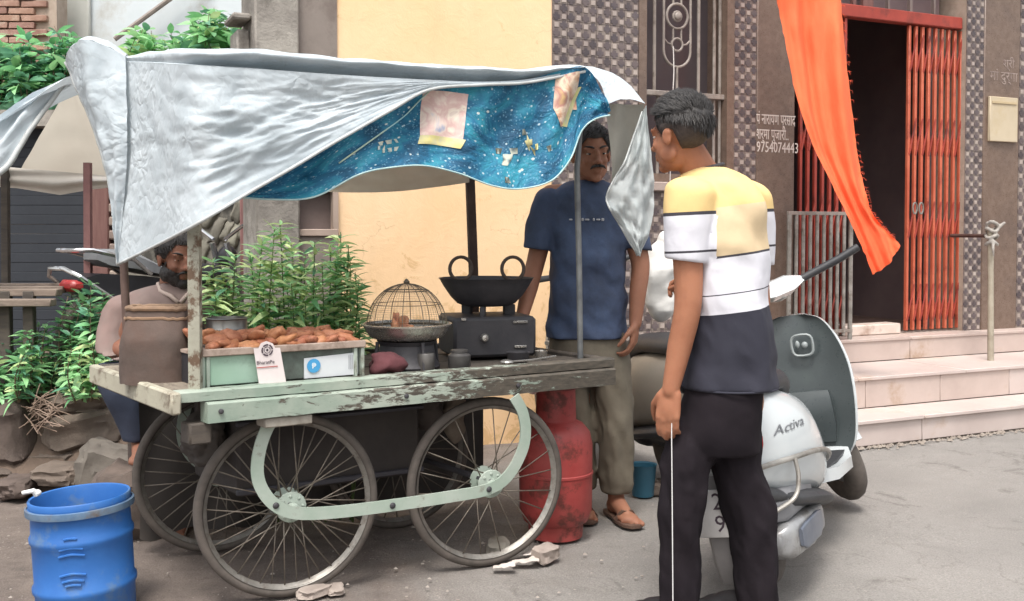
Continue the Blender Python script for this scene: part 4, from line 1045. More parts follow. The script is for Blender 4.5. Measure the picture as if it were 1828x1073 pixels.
# ------------------------------------------------------------------ printed blue cloth
def cloth_mat():
    m = bpy.data.materials.new('printed blue cloth'); m.use_nodes = True; t = NT(m); b = m.node_tree.nodes['Principled BSDF']
    tc = t.new('ShaderNodeTexCoord'); vec = tc.outputs['UV']
    base = t.ramp(t.noise(vec, 3.2, 5, 0.6, 0.8), [(0.36, lin((32, 86, 120))), (0.5, lin((40, 114, 152))), (0.64, lin((58, 154, 180)))])
    def dots(scale, r, dens):
        vo = t.new('ShaderNodeTexVoronoi'); vo.inputs['Scale'].default_value = scale; t.link(vec, vo.inputs['Vector'])
        a = t.math('LESS_THAN', vo.outputs['Distance'], r); sp = t.new('ShaderNodeSeparateColor'); t.link(vo.outputs['Color'], sp.inputs[0])
        return t.math('MULTIPLY', a, t.math('GREATER_THAN', sp.outputs[0], dens))
    c = t.mix(t.math('MULTIPLY', dots(38, 0.3, 0.35), 0.55), base, lin((120, 176, 206)))
    c = t.mix(t.math('MULTIPLY', dots(17, 0.17, 0.35), 0.85), c, lin((196, 218, 226)))
    c = t.mix(t.math('MULTIPLY', dots(9.3, 0.12, 0.6), 0.9), c, lin((224, 232, 228)))
    t.link(c, b.inputs['Base Color']); b.inputs['Roughness'].default_value = 0.6
    bp = t.new('ShaderNodeBump'); bp.inputs['Strength'].default_value = 0.6; bp.inputs['Distance'].default_value = 0.03; t.link(t.noise(vec, 4.5, 5, 0.6, 1.6), bp.inputs['Height']); t.link(bp.outputs[0], b.inputs['Normal'])
    tr = t.new('ShaderNodeBsdfTranslucent'); t.link(c, tr.inputs['Color'])
    ms = t.new('ShaderNodeMixShader'); ms.inputs[0].default_value = 0.3
    t.link(b.outputs[0], ms.inputs[1]); t.link(tr.outputs[0], ms.inputs[2]); t.link(ms.outputs[0], m.node_tree.nodes['Material Output'].inputs['Surface'])
    return m
M_CLOTH = cloth_mat()
ct = [(424, 330, 3.36), (480, 300, 3.4), (560, 240, 3.47), (640, 195, 3.55), (700, 168, 3.62), (760, 152, 3.68), (820, 150, 3.76), (880, 150, 3.83), (930, 146, 3.88), (985, 130, 3.94), (1036, 119, 4.0), (1060, 134, 4.02), (1078, 168, 4.02), (1090, 198, 4.02)]
cb_ = [(424, 352, 3.36), (480, 356, 3.41), (560, 352, 3.47), (640, 312, 3.53), (700, 299, 3.6), (760, 296, 3.66), (820, 310, 3.72), (880, 332, 3.79), (930, 337, 3.84), (985, 322, 3.9), (1018, 282, 3.95), (1040, 232, 3.98), (1062, 213, 4.0), (1088, 206, 4.01)]
ctp, cbp = spline([P(x[0], x[1], x[2] - 0.09) for x in ct], 8), spline([P(x[0], x[1], x[2] - 0.09) for x in cb_], 8)
nC = len(ctp) - 1
def cloth(i, j, off=0.0):
    k = max(0.0, min(nC - 1e-6, i * nC)); k0 = int(k); f = k - k0
    p = ctp[k0].lerp(ctp[k0 + 1], f).lerp(cbp[k0].lerp(cbp[k0 + 1], f), j)
    e = math.sin(math.pi * min(1, 0.12 + j * 0.8))
    d = e * (0.022 * math.sin(i * 27 + 1.5 * math.sin(j * 3)) + 0.012 * math.sin(i * 61 + j * 5) + 0.012 * fz((i * 9, j * 4, 3), 1, 2, 3)) - 0.03 * math.sin(math.pi * j)
    return p + V((0.25, -0.95, 0)) * (d + off)
q = MB(); nu, nv = 168, 36; q.grid(nu, nv, cloth)
bc = q.build('printed_cloth', M_CLOTH, smooth=180); tag(bc, 'star-speckled blue printed cloth hung as a valance along the cart roof', 'cloth')
uvl = bc.data.uv_layers.new(name='UVMap')
for lp in bc.data.loops:
    vi = lp.vertex_index; uvl.data[lp.index].uv = ((vi % (nu + 1)) / nu * 3.6, (vi // (nu + 1)) / nv * 0.95)
q = MB(); q.tube([cloth(i / nu, 1.0, 0.001) for i in range(nu + 1)], 0.0032, 5); q.build('bound_edge', mat('pale cloth edge', (176, 200, 196), (150, 180, 184), 20, 0.7), bc, 180)
# second fold of the cloth lying over the first, edged in pale thread
cuv = {}
def inv_cloth(u, v):
    """(i, j) of the cloth nearest to a photo pixel"""
    best = None
    for ii in range(0, nu + 1, 1):
        for jj in range(0, nv + 1, 2):
            if (ii, jj) not in cuv: cuv[(ii, jj)] = proj(cloth(ii / nu, jj / nv))
            a = cuv[(ii, jj)]; d = (a[0] - u) ** 2 + (a[1] - v) ** 2
            if best is None or d < best[0]: best = (d, ii / nu, jj / nv)
    return best[1:]
seam = [inv_cloth(u, v) for u, v in ((605, 292), (640, 268), (680, 240), (720, 208), (750, 180), (768, 160))]
q = MB(); q.tube(spline([cloth(a, b, 0.006) for a, b in seam], 6), 0.0028, 5); q.build('seam', mat('seam thread', (196, 204, 170), (150, 196, 204), 9, 0.7), bc, 180)
def patch(name, corners, mats, rows, cols, off=0.003):
    """flat print on the cloth: corners in photo pixels (tl, tr, br, bl)"""
    c = [V((*inv_cloth(*x), 0)) for x in corners]
    q = MB()
    def f(i, j):
        p = c[0].lerp(c[1], i).lerp(c[3].lerp(c[2], i), j); return cloth(p.x, p.y, off)
    q.grid(cols, rows, f)
    o = q.build(name, mats, bc, 180); return o
def print_mat(name, stops, seed):
    m = bpy.data.materials.new(name); m.use_nodes = True; t = NT(m); b = m.node_tree.nodes['Principled BSDF']
    tc = t.new('ShaderNodeTexCoord'); mp = t.new('ShaderNodeMapping'); mp.inputs['Location'].default_value = (seed, seed, seed); t.link(tc.outputs['Object'], mp.inputs['Vector'])
    c = t.ramp(t.noise(mp.outputs['Vector'], 13, 4, 0.5, 0.7), [(p, lin(x)) for p, x in stops]); t.link(c, b.inputs['Base Color']); b.inputs['Roughness'].default_value = 0.65
    return m
PM1 = print_mat('rose print', [(0.3, (170, 176, 200)), (0.42, (224, 206, 194)), (0.52, (208, 174, 168)), (0.62, (230, 218, 202)), (0.72, (172, 130, 138))], 3)
PM2 = print_mat('ochre print', [(0.3, (70, 74, 96)), (0.42, (196, 150, 120)), (0.52, (222, 200, 176)), (0.62, (168, 120, 110)), (0.72, (206, 176, 120))], 9)
PMY = mat('yellow print band', (206, 196, 128), (186, 182, 150), 40, 0.65)
PMC = mat('cream print', (206, 204, 180), (150, 170, 176), 60, 0.65)
patch('printed_panel', ((757, 164), (834, 172), (828, 252), (750, 244)), PM1, 18, 18)
patch('print_band', ((748, 245), (829, 253), (824, 268), (746, 254)), PMY, 5, 16, 0.004)
patch('printed_panel', ((990, 134), (1036, 130), (1030, 196), (986, 190)), PM2, 16, 12)
patch('printed_panel', ((986, 190), (1022, 196), (1004, 226), (998, 226)), PM2, 8, 8)
patch('print_band', ((1032, 158), (1038, 158), (1010, 226), (1003, 226)), PMY, 12, 3, 0.004)
def motif(cu, cv, r, m, seed, sx=1.0):
    """little irregular printed figure following the cloth"""
    rr = random.Random(seed); n = 11; pts = []
    for k in range(n):
        a = 2 * math.pi * k / n; q_ = r * rr.uniform(0.45, 1.15); ij = inv_cloth(cu + q_ * sx * math.cos(a), cv + q_ * math.sin(a)); pts.append(cloth(ij[0], ij[1], 0.002))
    ij = inv_cloth(cu, cv); q = MB(); q.add([cloth(ij[0], ij[1], 0.002)] + pts, [(0, 1 + k, 1 + (k + 1) % n) for k in range(n)]); return q.build('print_motif', m, bc, 180)
for k, (cu, cv, r, m, sx) in enumerate(((904, 282, 15, PMC, 0.8), (890, 268, 8, PMC, 0.9), (916, 268, 6, PMC, 1.2), (905, 322, 7, PMC, 0.8), (936, 238, 9, PMC, 0.8), (944, 256, 13, PMY, 0.6), (956, 268, 9, PMY, 1.1), (936, 262, 6, PMY, 1), (980, 262, 6, PMC, 0.7))): motif(cu, cv, r, m, k + 3, sx)
for k in range(22):        # illegible pale lettering printed in two rows
    u = 676 + (k % 11) * 3.2; v = 250 + 13 * (k // 11) + rnd.uniform(-1.5, 1.5)
    patch('print_letter', ((u, v), (u + 2.6, v + rnd.uniform(-1, 1)), (u + 2.2, v + rnd.uniform(5, 8)), (u + rnd.uniform(-1, 1), v + rnd.uniform(5, 8))), PMC, 2, 1)
# ================================================================== things on and round the cart
M_SNACK = mat('fried snack', (158, 98, 66), (182, 126, 92), 18, 0.6, 0.4, 60, rand=0.14, dirt=(126, 72, 48), dscale=24, damt=(0.5, 0.7))
M_LEAF = [mat('leaf a', (106, 162, 110), (128, 184, 126), 20, 0.33, rand=0.2, transl=0.35), mat('leaf b', (144, 196, 136), (166, 212, 156), 20, 0.33, rand=0.2, transl=0.35), mat('leaf c', (84, 134, 106), (104, 154, 122), 20, 0.35, rand=0.2, transl=0.3), mat('leaf d', (186, 206, 140), (204, 220, 166), 20, 0.5, rand=0.15, transl=0.35)]
M_STEM = mat('green stem', (78, 104, 54), (96, 112, 64), 20, 0.7)
M_TWIG = mat('brown twig', (84, 70, 54), (104, 88, 70), 20, 0.85)

# showcase box with a tray of fried snacks
def onf(u, v, b): return onplane(u, v, C(0, b, 0), V((-ex.y, ex.x, 0)))       # pixel -> plane b metres behind the cart front
def ab(p): # world -> cart a,b
    d = (p - FLc).xy; det = ex.x * ey.y - ex.y * ey.x
    return (d.x * ey.y - d.y * ey.x) / det, (ex.x * d.y - ex.y * d.x) / det
bx0, bx1 = ab(onf(360, 640, 0.06))[0], ab(onf(650, 640, 0.06))[0]
zt0 = onf(500, 622, 0.06).z
box = thing('snack_case', 'low pale green display case on the cart front holding a tray of snacks', 'display case', C((bx0 + bx1) / 2, 0.2, DZ), CYAW)
q = MB(); cbox(q, bx0, bx0 + 0.255, 0.06, 0.075, DZ + 0.012, zt0 - 0.012, 0.003); q.build('front_panel', M_MINTPANEL, box)
q = MB(); cbox(q, bx0 + 0.255, bx1 - 0.01, 0.066, 0.078, DZ + 0.012, zt0 - 0.012, 0.003); q.build('front_panel', mat('dim green panel', (84, 96, 88), (100, 112, 104), 4, 0.5, dirt=(66, 68, 64), dscale=5), box)
for a in (bx0 - 0.004, bx0 + 0.012, bx1 - 0.04, bx1 - 0.014):
    q = MB(); cbox(q, a, a + 0.012, 0.052, 0.068, DZ + 0.008, zt0 + 0.004, 0.002); q.build('upright_strip', M_MINT, box)
q = MB(); cbox(q, bx0, bx1, 0.08, 0.36, DZ + 0.01, zt0 - 0.014); q.build('case_body', M_BLACK2, box)
q = MB(); cbox(q, bx0 - 0.004, bx1, 0.045, 0.062, zt0 - 0.012, zt0 + 0.012, 0.003); cbox(q, bx0 - 0.004, bx1, 0.062, 0.38, zt0 - 0.012, zt0 - 0.002)
q.build('tray', M_TRAY, box)
sn = []
for k in range(6):
    m = MB(); m.ell((0, 0, 0), (0.034 + 0.006 * (k % 3), 0.026, 0.02 + 0.004 * (k % 2)), None, 14, 9)
    m.warp(lambda p: V((p.x, p.y, p.z * 0.8)) * (1 + 0.5 * nz(p, 26, k * 4) + 0.22 * nz(p, 70, k * 3)))
    sn.append(m.mesh('snack', M_SNACK, None, 180))
for k in range(45):
    a = lerp(bx0 + 0.03, bx1 - 0.035, (k % 15 + 0.5) / 15) + rnd.uniform(-.012, .012); row = k // 15
    b = 0.085 + 0.075 * row + rnd.uniform(-.01, .01); z = zt0 + 0.012 + (0.012 if row else 0) + rnd.uniform(0, .008) + (0.012 if a < bx0 + 0.2 and row else 0)
    o = inst('fried_snack', sn[rnd.randrange(6)], Matrix.Translation(C(a, b, z)) @ Euler((rnd.uniform(-.5, .5), rnd.uniform(-.5, .5), rnd.uniform(0, 6)), 'XYZ').to_matrix().to_4x4())
    tag(o, 'golden brown fried snack heaped in the tray of the pale green case', 'snack', 'fried snacks heaped in the tray')
for k in range(4):
    a = bx0 + 0.06 + 0.07 * k; o = inst('fried_snack', sn[k], Matrix.Translation(C(a, 0.11 + 0.02 * (k % 2), zt0 + 0.038)) @ Euler((0.3, 0.2 * k, k)).to_matrix().to_4x4() @ Matrix.Scale(1.15, 4))
    tag(o, 'golden brown fried snack heaped in the tray of the pale green case', 'snack', 'fried snacks heaped in the tray')
# hanging white card and payment sticker
cd = MB(); cpx = [(453, 622), (462, 622), (466, 613), (476, 609), (487, 613), (491, 621), (500, 621), (511, 683), (463, 689)]
pts = [onf(u, v, 0.03) for u, v in cpx]; cd.prism(pts, V((-ex.y, ex.x, 0)) * 0.003)
card = cd.build('hanging_card', mat('white card', (212, 200, 198), (224, 214, 212), 9, 0.6)); tag(card, 'white die-cut card with a dark round emblem hanging on the case front', 'card')
fx = frame(onf(477, 625, 0.028), ex, Z)
q = MB(); q.add([], []); q.lathe([(0.002, 0.0), (0.011, 0.0), (0.0112, 0.0012), (0.002, 0.0012)], n=6); 
M_INK = mat('dark ink', (72, 58, 68), None, rough=0.6); M_REDINK = mat('red ink', (176, 96, 92), None, rough=0.6)
q = MB()
for r0, r1 in ((0.0145, 0.0195), (0.009, 0.0115)):
    for k in range(5):
        a0, a1 = 2 * math.pi * (k + 0.08) / 5, 2 * math.pi * (k + 0.92) / 5
        ring = [[fx @ V((r * math.cos(a), r * math.sin(a), z)) for a in [lerp(a0, a1, t / 6) for t in range(7)]] for r, z in ((r0, 0.0003), (r1, 0.0003))]
        n = 7; q.add(ring[0] + ring[1], [(t, t + 1, n + t + 1, n + t) for t in range(n - 1)])
q.lathe([(0.001, 0.0004), (0.004, 0.0004)], c=fx @ V((0, 0, 0)), M=fx.to_3x3(), n=10)
q.build('emblem', M_INK, card, 0)
fx2 = frame(onf(458, 651, 0.028), (onf(505, 647, 0.028) - onf(458, 651, 0.028)).normalized(), Z)
text_mb('BharatPe', 0.0165, fx2, 0.0003).build('lettering', M_INK, card, 0)
q = MB(); q.hexa([fx2 @ V(p) for p in ((0.0, -0.012, -.0002), (0.07, -0.012, -.0002), (0.07, -0.009, -.0002), (0, -0.009, -.0002), (0, -0.012, .0004), (0.07, -0.012, .0004), (0.07, -0.009, .0004), (0, -0.009, .0004))]); q.build('red_line', M_REDINK, card, 0)
st = MB(); st.prism([onf(u, v, 0.058) for u, v in ((543, 640), (638, 629), (639, 668), (543, 676))], V((-ex.y, ex.x, 0)) * 0.004)
stk = st.build('payment_sticker', mat('white sticker', (196, 200, 204), (208, 210, 212), 9, 0.4)); tag(stk, 'white and pale blue payment sticker with a blue round emblem on the case', 'sticker')
fx3 = frame(onf(560, 653, 0.0555), ex, Z)
q = MB(); q.lathe([(0.001, 0.0), (0.0235, 0.0), (0.0235, 0.0015), (0.001, 0.0015)], fx3.translation, fx3.to_3x3(), 24); q.build('emblem', mat('sky blue ink', (60, 140, 190), (76, 154, 200), 9, 0.5), stk, 0)
text_mb('₱', 0.026, fx3 @ Matrix.Translation((-0.008, -0.009, 0.0018)), 0.0002).build('emblem_letter', mat('white ink', (216, 224, 228)), stk, 0)
q = MB()
for k in range(3): q.hexa([fx3 @ V((0.032 + 0.008 * k + dx, 0.002 + dy, 0.0 + dz)) for dz in (0, 0.0006) for dx, dy in ((0, 0), (0.004, 0), (0.004, 0.004), (0, 0.004))])
for k in range(3):
    q2 = MB(); x0 = 0.125 + 0.006 * k; q2.hexa([fx3 @ V((x0 + dx, -0.02 + dy, dz)) for dz in (0.0, 0.0005) for dx, dy in ((0, 0), (0.002, 0), (0.002, 0.048), (0, 0.048))]); q2.build('printed_line', mat('grey ink', (150, 152, 156)), stk, 0)
# steel tin behind the snacks
tn = P(405, 596, 3.52); tn.z = zt0
q = MB(); q.lathe([(0.06, 0), (0.066, 0.004), (0.068, 0.05), (0.071, 0.054), (0.068, 0.058), (0.068, 0.086), (0.072, 0.09), (0.066, 0.092), (0.06, 0.02), (0.01, 0.012)], tn, n=32); o = q.build('steel_bowl', mat('dim steel', (110, 108, 104), (132, 130, 126), 14, 0.3, metal=0.7)); tag(o, 'dark steel bowl behind the snacks at the left end of the tray', 'bowl')

# brown sack-bag on the left end
q = MB()
bgpx = [(218, 668, 3.62), (224, 615, 3.62), (232, 575, 3.62), (240, 538, 3.62), (246, 528, 3.62)]
c0 = C(0.06, 0.36, DZ)
def bag(i, j):
    a = 2 * math.pi * i; w = interp([(0, 0.115), (0.5, 0.118), (0.85, 0.105), (0.93, 0.108), (1, 0.1)], j)[0]; d = interp([(0, 0.11), (0.6, 0.1), (0.9, 0.06), (1, 0.055)], j)[0]
    x = math.copysign(abs(math.cos(a)) ** 0.6, math.cos(a)); y = math.copysign(abs(math.sin(a)) ** 0.6, math.sin(a))
    z = 0.243 * j; rr = 1 + 0.05 * fz((x * 2, y * 2, z * 9), 1.0, 6, 3)
    return V((c0.x + 0.0 + x * w * rr, c0.y + y * d * rr, DZ + z + 0.006 * nz((x * 3, y * 3, j), 2)))
q.grid(48, 26, bag); bg = q.build('cloth_bag', mat('brown canvas', (76, 64, 58), (92, 77, 70), 7, 0.9, 0.3, 50, dirt=(84, 66, 58), dscale=5), smooth=180); tag(bg, 'upright brown canvas bag with open top on the left end of the cart', 'bag')
q = MB(); q.tube([bag(k / 40, 1.0) + Z * 0.004 for k in range(40)], 0.009, 8, True); q.build('rolled_rim', mat('tan rim', (136, 110, 88), (116, 94, 76), 20, 0.8), bg)
q = MB(); q.tube([bag(k / 40, 0.88) for k in range(40)], 0.0055, 6, True); q.build('cord', mat('tan cord', (128, 102, 80)), bg)
sk = MB(); c1 = C(0.16, 0.42, DZ)
sk.ell((c1.x, c1.y, DZ + 0.11), (0.085, 0.08, 0.12), None, 24, 14); sk.warp(lambda p: p + V((0, 0, 0)) + (p - V((c1.x, c1.y, DZ + 0.11))) * 0.18 * fz(p, 9, 3, 3)); sk.v = [V((p.x, p.y, max(p.z, DZ + 0.002))) for p in sk.v]
o = sk.build('dark_sack', mat('dark sack', (66, 60, 52), (84, 76, 66), 7, 0.9, 0.3), smooth=180); tag(o, 'small dark slumped sack between the brown bag and the front post', 'sack')

# steel pan under a wire dome
pc = P(726, 590, 3.82); zp = P(726, 605, 3.82).z; pr_ = 0.163
stv = thing('pan_stand', 'low dark iron stove carrying the steel pan', 'stove', (pc.x, pc.y, DZ))
q = MB(); q.lathe([(0.12, 0.0), (0.125, 0.01), (0.11, 0.03), (0.1, zp - DZ - 0.02), (0.11, zp - DZ - 0.004), (0.02, zp - DZ - 0.004)], (pc.x, pc.y, DZ), n=28); q.build('stove_body', M_BLACK, stv)
for k in range(4):
    q = MB(); a = k * 1.57 + 0.6; q.tube([(pc.x + 0.13 * math.cos(a), pc.y + 0.13 * math.sin(a), DZ), (pc.x + 0.12 * math.cos(a), pc.y + 0.12 * math.sin(a), zp - 0.004)], 0.007, 6); q.build('leg', M_BLACK, stv)
pan = thing('steel_pan', 'shallow steel pan with a flared rim beneath a wire mesh dome', 'pan', (pc.x, pc.y, zp))
q = MB(); h_ = 0.055; q.lathe([(0.02, 0), (0.11, 0.0), (0.135, 0.01), (0.152, 0.035), (pr_ - 0.003, h_ - 0.004), (pr_, h_), (pr_ + 0.004, h_ - 0.003), (pr_ + 0.005, h_ + 0.002), (pr_ - 0.004, h_ + 0.004), (0.15, 0.04), (0.13, 0.014), (0.01, 0.006)], (pc.x, pc.y, zp), n=48); q.build('pan_body', M_STEEL, pan)
for k in range(7):
    o = inst('fried_piece', sn[k % 6], Matrix.Translation((pc.x + 0.07 * math.cos(k * 2.1) * (k % 3) / 2, pc.y + 0.07 * math.sin(k * 2.1) * (k % 3) / 2, zp + 0.04 + 0.012 * (k % 3))) @ Euler((k, k, k)).to_matrix().to_4x4() @ Matrix.Scale(0.8, 4)); tag(o, 'dark fried piece lying in the steel pan under the wire dome', 'snack', 'fried pieces in the steel pan')
dome = thing('mesh_dome', 'wire mesh food cover standing in the steel pan', 'food cover', (pc.x, pc.y, zp + h_))
M_WIRE = mat('brass wire', (80, 72, 60), (98, 88, 74), 20, 0.55, metal=0.2)
dr, dh = 0.148, 0.158; zd = zp + h_ - 0.008
def dpt(a, t): return V((pc.x + dr * math.cos(a) * math.cos(t), pc.y + dr * math.sin(a) * math.cos(t), zd + dh * math.sin(t)))
for k in range(12):
    q = MB(); q.tube([dpt(k * math.pi / 6, t * 1.5 / 10) for t in range(11)], 0.0016, 5); q.build('rib', M_WIRE, dome)
for t, r in ((0.0, 0.0035), (0.55, 0.0016), (0.98, 0.0022)):
    q = MB(); q.tube([dpt(k * 0.1745, t) for k in range(36)], r, 5, True); q.build('ring', M_WIRE, dome)
q = MB(); q.lathe([(0.01, 0), (0.012, 0.006), (0.006, 0.014), (0.002, 0.018)], (pc.x, pc.y, zd + dh), n=10); q.build('knob', M_WIRE, dome)
q = MB()
for k in range(72): q.tube([dpt(k * math.pi / 36, t * 1.42 / 7) for t in range(8)], 0.00035, 3, caps=False)
for j in range(26): q.tube([dpt(k * 0.2618, j * 1.42 / 26) for k in range(24)], 0.00035, 3, True)
f = q.build('wire_mesh', M_WIRE, dome); f['kind'] = 'stuff'

# kadhai on the stove
kc = P(868, 590, 4.2); zk = P(868, 546, 4.2).z; zr = P(868, 497, 4.2).z
sv = thing('gas_stove', 'sooty black box stove under the wok', 'stove', (kc.x, kc.y, DZ), CYAW)
zs = zk - 0.035
q = MB(); q.box((kc.x, kc.y, (DZ + 0.01 + zs) / 2), (0.335, 0.3, zs - DZ - 0.01), CYAW * 0.5, 0.012); q.build('stove_body', M_BLACK, sv)
for k in range(3):
    q = MB(); a = k * 2.1 + 0.4; q.box((kc.x + 0.1 * math.cos(a), kc.y + 0.1 * math.sin(a), zk - 0.02), (0.05, 0.02, 0.05), a, 0.004); q.build('pan_support', M_BLACK, sv)
Mst = Matrix.Rotation(CYAW * 0.5, 3, 'Z'); ff = V((kc.x, kc.y, 0)) + Mst @ V((0, -0.15, 0))
for dx, dz, w in ((0.1, zs - 0.02, 0.06), (0.1, DZ + 0.05, 0.05), (-0.13, zs - 0.005, 0.02)):
    q = MB(); p = ff + Mst @ V((dx, -0.004, 0)); q.box((p.x, p.y, dz), (w, 0.008, 0.011), CYAW * 0.5, 0.002); q.build('steel_strip', M_STEEL, sv)
q = MB(); p = ff + Mst @ V((-0.05, -0.012, 0)); q.lathe([(0.016, 0), (0.018, 0.01), (0.012, 0.022), (0.002, 0.024)], (p.x, p.y, DZ + 0.09), Mst @ Matrix.Rotation(R(90), 3, 'X'), 14); q.build('knob', M_STEEL, sv)
wok = thing('wok', 'large black iron wok with two upright ring handles', 'wok', (kc.x, kc.y, zk))
wr0 = 0.19
H = zr - zk
q = MB(); q.lathe([(0.02, 0.0), (0.09, 0.002), (0.118, 0.012), (0.145, 0.04), (0.172, 0.08), (wr0, H), (wr0 + 0.004, H + 0.003), (wr0 - 0.003, H + 0.002), (0.165, 0.08), (0.13, 0.035), (0.09, 0.02), (0.01, 0.016)], (kc.x, kc.y, zk), n=48); q.build('wok_body', M_BLACK, wok)
for sg in (-1, 1):
    q = MB(); cx_ = kc.x + sg * 0.108; ph = 0.048
    q.tube([(cx_ + ph * math.cos(a) * 0.95, kc.y + 0.10 + 0.02 * math.sin(a), zr + 0.036 + ph * math.sin(a)) for a in [k * 2 * math.pi / 24 for k in range(24)]], 0.0075, 8, True); q.build('handle', mat('iron handle', (66, 52, 44), (82, 66, 56), 20, 0.6), wok)
q = MB(); q.lathe([(0.01, 0), (0.168, 0.0)], (kc.x, kc.y, zr - 0.035), n=40, caps=False); q.build('oil', mat('dark oil', (52, 36, 20), None, rough=0.12), wok)
# clutter near the stove: pot, ladle, jars, red bundle, cylinder regulator tray
def lathe_thing(name, label, cat, c, prof, m, n=24):
    q = MB(); q.lathe(prof, c, n=n); return tag(q.build(name, m), label, cat)
p = onf(925, 640, 0.12); lathe_thing('small_pot', 'small sooty pot near the front right edge of the cart', 'pot', (p.x, p.y, DZ), [(0.03, 0), (0.04, 0.01), (0.043, 0.04), (0.046, 0.044), (0.04, 0.043), (0.036, 0.012), (0.005, 0.01)], M_BLACK)
p = onf(966, 628, 0.2); lathe_thing('steel_cup', 'small steel cup beside the sooty pot at the cart edge', 'cup', (p.x, p.y, DZ), [(0.02, 0), (0.022, 0.004), (0.026, 0.032), (0.024, 0.032), (0.02, 0.006), (0.002, 0.004)], M_STEEL)
p = onf(820, 645, 0.1); lathe_thing('dark_jar', 'squat dark jar in front of the black stove', 'jar', (p.x, p.y, DZ), [(0.038, 0), (0.042, 0.006), (0.042, 0.05), (0.03, 0.06), (0.032, 0.062), (0.032, 0.07), (0.002, 0.072)], mat('dark jar', (60, 58, 58), (76, 74, 72), 9, 0.35))
p = onf(760, 655, 0.12); lathe_thing('grey_tin', 'plain grey tin next to the iron pan stand', 'tin', (p.x, p.y, DZ), [(0.03, 0), (0.032, 0.003), (0.032, 0.06), (0.03, 0.064), (0.002, 0.064)], mat('grey tin', (92, 90, 88), (112, 108, 104), 9, 0.4, metal=0.4))
p = onf(905, 652, 0.06); q = MB(); q.tube([p + Z * 0.012, p + ex * 0.1 + Z * 0.012, p + ex * 0.22 + Z * 0.02], 0.004, 6); q.ell(p + Z * 0.012, (0.026, 0.026, 0.01), None, 14, 8); tag(q.build('ladle', M_STEEL), 'steel ladle lying along the front edge of the cart', 'ladle')
p = onf(690, 640, 0.1); q = MB(); q.ell((p.x, p.y, DZ + 0.038), (0.07, 0.05, 0.042), None, 22, 14); q.warp(lambda v: v + (v - p) * 0.6 * fz(v, 16, 5, 4)); q.v = [V((v.x, v.y, max(v.z, DZ + 0.001))) for v in q.v]; tag(q.build('red_cloth', mat('dim red cloth', (82, 44, 48), (98, 54, 58), 9, 0.9, 0.2), smooth=180), 'crumpled dull red cloth under the steel pan', 'cloth')
q = MB(); p0 = onf(990, 612, 0.55); q.box((p0.x, p0.y, DZ + 0.012), (0.05, 0.09, 0.018), CYAW, 0.003); tag(q.build('white_packet', mat('white packet', (214, 208, 200), (196, 190, 182), 16, 0.5)), 'small white packet on the deck behind the stove', 'packet')

# ------------------------------------------------------------------ plants
def leaf_mesh(L, Wd, droop, m, name='leaf', fold=0.25):
    q = MB(); n = 4; vs = []
    for i in range(n + 1):
        t = i / n; w = Wd * math.sin(math.pi * min(0.98, 0.06 + t * 0.92)) ** 0.8 * (1 - 0.35 * t); y = L * t; z = -droop * L * t * t
        vs += [(-w, y, z + fold * w), (0, y, z), (w, y, z + fold * w)]
    fs = []
    for i in range(n):
        a = i * 3; fs += [(a, a + 1, a + 4, a + 3), (a + 1, a + 2, a + 5, a + 4)]
    q.add(vs, fs); return q
def leafM(p, d, roll, s):
    d = V(d).normalized(); x = d.cross(Z)
    if x.length < 1e-3: x = V((1, 0, 0))
    x.normalize(); M = frame(p, x, y=d)
    return M @ Matrix.Rotation(roll, 4, 'Y') @ Matrix.Scale(s, 4)
LEAFSETS = {}
def leaf_set(key, L, Wd):
    if key not in LEAFSETS: LEAFSETS[key] = [[leaf_mesh(L, Wd, dr, m).mesh('leaf', m, None, 180) for dr in (0.15, 0.4, 0.7)] for m in M_LEAF]
    return LEAFSETS[key]
